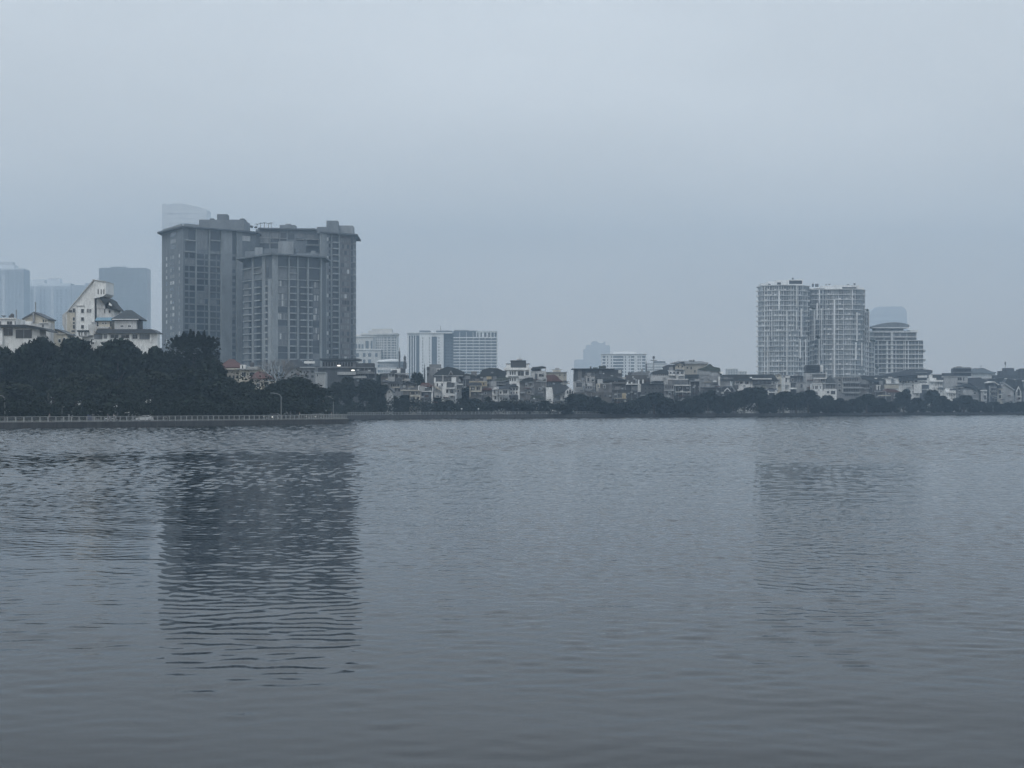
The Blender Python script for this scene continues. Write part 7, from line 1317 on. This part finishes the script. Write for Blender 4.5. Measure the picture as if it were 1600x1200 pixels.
def person(px, Y, z, h, label, top, legs, pose='walk', face=1):
    x = XP(px, Y); o = thing("person", label, "person", (x, Y, z)); k = h/1.7
    f = face
    J = dict(pel=(0, 0, .92), wst=(0, 0, 1.08), chest=(.02*f, 0, 1.3), neck=(.03*f, 0, 1.45), chin=(.05*f, 0, 1.52), head=(.06*f, 0, 1.61), crown=(.05*f, 0, 1.7))
    if pose == 'walk':
        J.update(lh=(0, -.09, .9), lk=(.16*f, -.1, .5), la=(.12*f, -.1, .08), lt=(.27*f, -.1, .03), rh=(0, .09, .9), rk=(-.02*f, .1, .49), ra=(-.24*f, .1, .12), rt=(-.12*f, .1, .03),
                 ls=(.02, -.19, 1.38), le=(-.14*f, -.23, 1.12), lw=(-.05*f, -.24, .88), lf=(-.02*f, -.24, .78), rs=(.02, .19, 1.38), re=(.12*f, .23, 1.12), rw=(.25*f, .24, .92), rf=(.3*f, .24, .84))
    else:   # seated, riding
        J.update(lh=(0, -.09, .9), lk=(.42*f, -.14, .82), la=(.34*f, -.14, .42), lt=(.48*f, -.14, .36), rh=(0, .09, .9), rk=(.42*f, .14, .82), ra=(.34*f, .14, .42), rt=(.48*f, .14, .36),
                 ls=(.02, -.19, 1.38), le=(.2*f, -.25, 1.16), lw=(.42*f, -.24, 1.14), lf=(.5*f, -.23, 1.12), rs=(.02, .19, 1.38), re=(.2*f, .25, 1.16), rw=(.42*f, .24, 1.14), rf=(.5*f, .23, 1.12))
    E = [('pel', 'wst', 1), ('wst', 'chest', 1), ('chest', 'neck', 1), ('neck', 'chin', 1), ('chin', 'head', 1), ('head', 'crown', 1), ('pel', 'lh', 1), ('lh', 'lk', 1), ('lk', 'la', 1), ('la', 'lt', 1), ('pel', 'rh', 1), ('rh', 'rk', 1), ('rk', 'ra', 1), ('ra', 'rt', 1),
         ('chest', 'ls', 1), ('ls', 'le', 1), ('le', 'lw', 1), ('lw', 'lf', 1), ('chest', 'rs', 1), ('rs', 're', 1), ('re', 'rw', 1), ('rw', 'rf', 1)]
    rad = dict(pel=.14, wst=.125, chest=.15, neck=.055, chin=.075, head=.095, crown=.06, lh=.095, rh=.095, lk=.062, rk=.062, la=.042, ra=.042, lt=.036, rt=.036, ls=.06, rs=.06, le=.042, re=.042, lw=.03, rw=.03, lf=.034, rf=.034)
    def grow_skin(nm, keys, m, extra, name):
        ks = [q for q in J if q in keys]; me = bpy.data.meshes.new(name); me.from_pydata([tuple(c*k for c in J[q]) for q in ks], [(ks.index(a), ks.index(b)) for a, b, _ in E if a in ks and b in ks], [])
        me.materials.append(m); b = bpy.data.objects.new(name, me); C.objects.link(b); b.parent = o
        sk = b.modifiers.new("Skin", 'SKIN'); ss = b.modifiers.new("Subdivision", 'SUBSURF'); ss.levels = ss.render_levels = 1
        for i, q in enumerate(ks):
            v = me.skin_vertices[0].data[i]; r = (rad[q]+extra)*k; v.radius = (r*1.0, r*(.8 if q in ('pel', 'wst', 'chest') else 1)); v.use_root = (i == 0)
        return b
    grow_skin('body', set(J), skin, 0, "body")
    grow_skin('shirt', {'wst', 'chest', 'ls', 'le', 'rs', 're', 'pel'}, top, .022, "shirt")
    grow_skin('trousers', {'pel', 'lh', 'lk', 'la', 'rh', 'rk', 'ra'}, legs, .018, "trousers")
    hx, hz = J['head'][0]*k, J['head'][2]*k
    MB().lathe((x+hx-.015*f*k, Y, z+hz), [(.118*k, -.03*k), (.122*k, .03*k), (.10*k, .1*k), (.04*k, .135*k)], 12).build("hair", hairm, o, True)
    return o
shL, shD, shG, trD = cl("pale_shirt", (.45, .45, .43)), cl("dark_shirt", (.08, .09, .11)), cl("grey_shirt", (.25, .26, .27)), cl("dark_trousers", (.05, .05, .06))
person(77.2, 432.5, LAND_Z+.004, 1.66, "person in a grey top walking behind the railing near the left edge", shG, trD)
person(468.3, 520.5, LAND_Z+.004, 1.68, "person in a pale top walking near the quay's tip", shL, trD, face=-1)
person(517.8, 535, LAND_Z+.004, 1.7, "person in a dull top standing by the close-barred railing at the tip", shG, trD)
def motorbike(px, Y, label, plabel, top, face=1):
    x = XP(px, Y); z = LAND_Z+.004; f = face; o = thing("motorbike", label, "motorbike", (x, Y, z))
    for wx in (-.62, .62):
        pts = [(x+wx+math.cos(2*math.pi*q/18)*.29, z+.29+math.sin(2*math.pi*q/18)*.29) for q in range(18)]; w = MB().elev(pts, Y-.05, Y+.05).build("wheel", tyre, o)
        pts = [(x+wx+math.cos(2*math.pi*q/12)*.18, z+.29+math.sin(2*math.pi*q/12)*.18) for q in range(12)]; MB().elev(pts, Y-.06, Y+.06).build("rim", metalG, w)
    MB().elev([(x+f*a, z+b) for a, b in ((-.75, .62), (-.3, .42), (.25, .32), (.42, .45), (.36, .95), (.28, .95), (.2, .5), (-.1, .58), (-.72, .78))], Y-.13, Y+.13).build("body", carW, o)
    MB().elev([(x+f*a, z+b) for a, b in ((-.7, .79), (.05, .7), (.05, .8), (-.68, .88))], Y-.13, Y+.13).build("seat", tyre, o)
    MB().tube([(x+f*.62, Y, z+.29), (x+f*.4, Y, z+1.0)], .03, 6).build("fork", metalG, o); MB().tube([(x+f*.38, Y-.3, z+1.06), (x+f*.42, Y, z+1.0), (x+f*.38, Y+.3, z+1.06)], .02, 6).build("handlebar", metalG, o)
    MB().box(x+f*.42-.05, x+f*.42+.05, Y-.08, Y+.08, z+.85, z+.98).build("headlight", globe, o)
    person(px-.5*f, Y, z-.03, 1.6, plabel, top, trD, pose='ride', face=f)
motorbike(168.5, 445.5, "pale motorbike on the left promenade, left of the two riders", "person in a dark top riding the left motorbike on the promenade", shD)
motorbike(178, 446.8, "pale motorbike on the left promenade, right of the two riders", "person in a bright pale top riding the right motorbike on the promenade", shL)
def bicycle(px, Y, label):
    x = XP(px, Y); z = LAND_Z+.004; o = thing("bicycle", label, "bicycle", (x, Y, z))
    for wx in (-.52, .52):
        ring = [(x+wx+math.cos(2*math.pi*q/16)*.33, Y, z+.34+math.sin(2*math.pi*q/16)*.33) for q in range(17)]; MB().tube(ring, .022, 5).build("wheel", tyre, o)
    fr = MB(); P = [(x-.52, Y, z+.34), (x-.18, Y, z+.32), (x-.3, Y, z+.85), (x+.36, Y, z+.8), (x+.52, Y, z+.34)]
    for a, b in ((0, 1), (1, 2), (2, 0), (2, 3), (1, 3), (3, 4)): fr.tube([P[a], P[b]], .022, 5)
    fr.build("frame", shL, o); MB().box(x-.42, x-.18, Y-.07, Y+.07, z+.9, z+.96).build("saddle", tyre, o); MB().tube([(x+.34, Y-.26, z+1.0), (x+.36, Y, z+.98), (x+.34, Y+.26, z+1.0)], .018, 5).build("handlebar", metalG, o)
bicycle(258, 459.5, "pale bicycle leaning behind the railing right of the white parked car")
def boat_bits(): pass
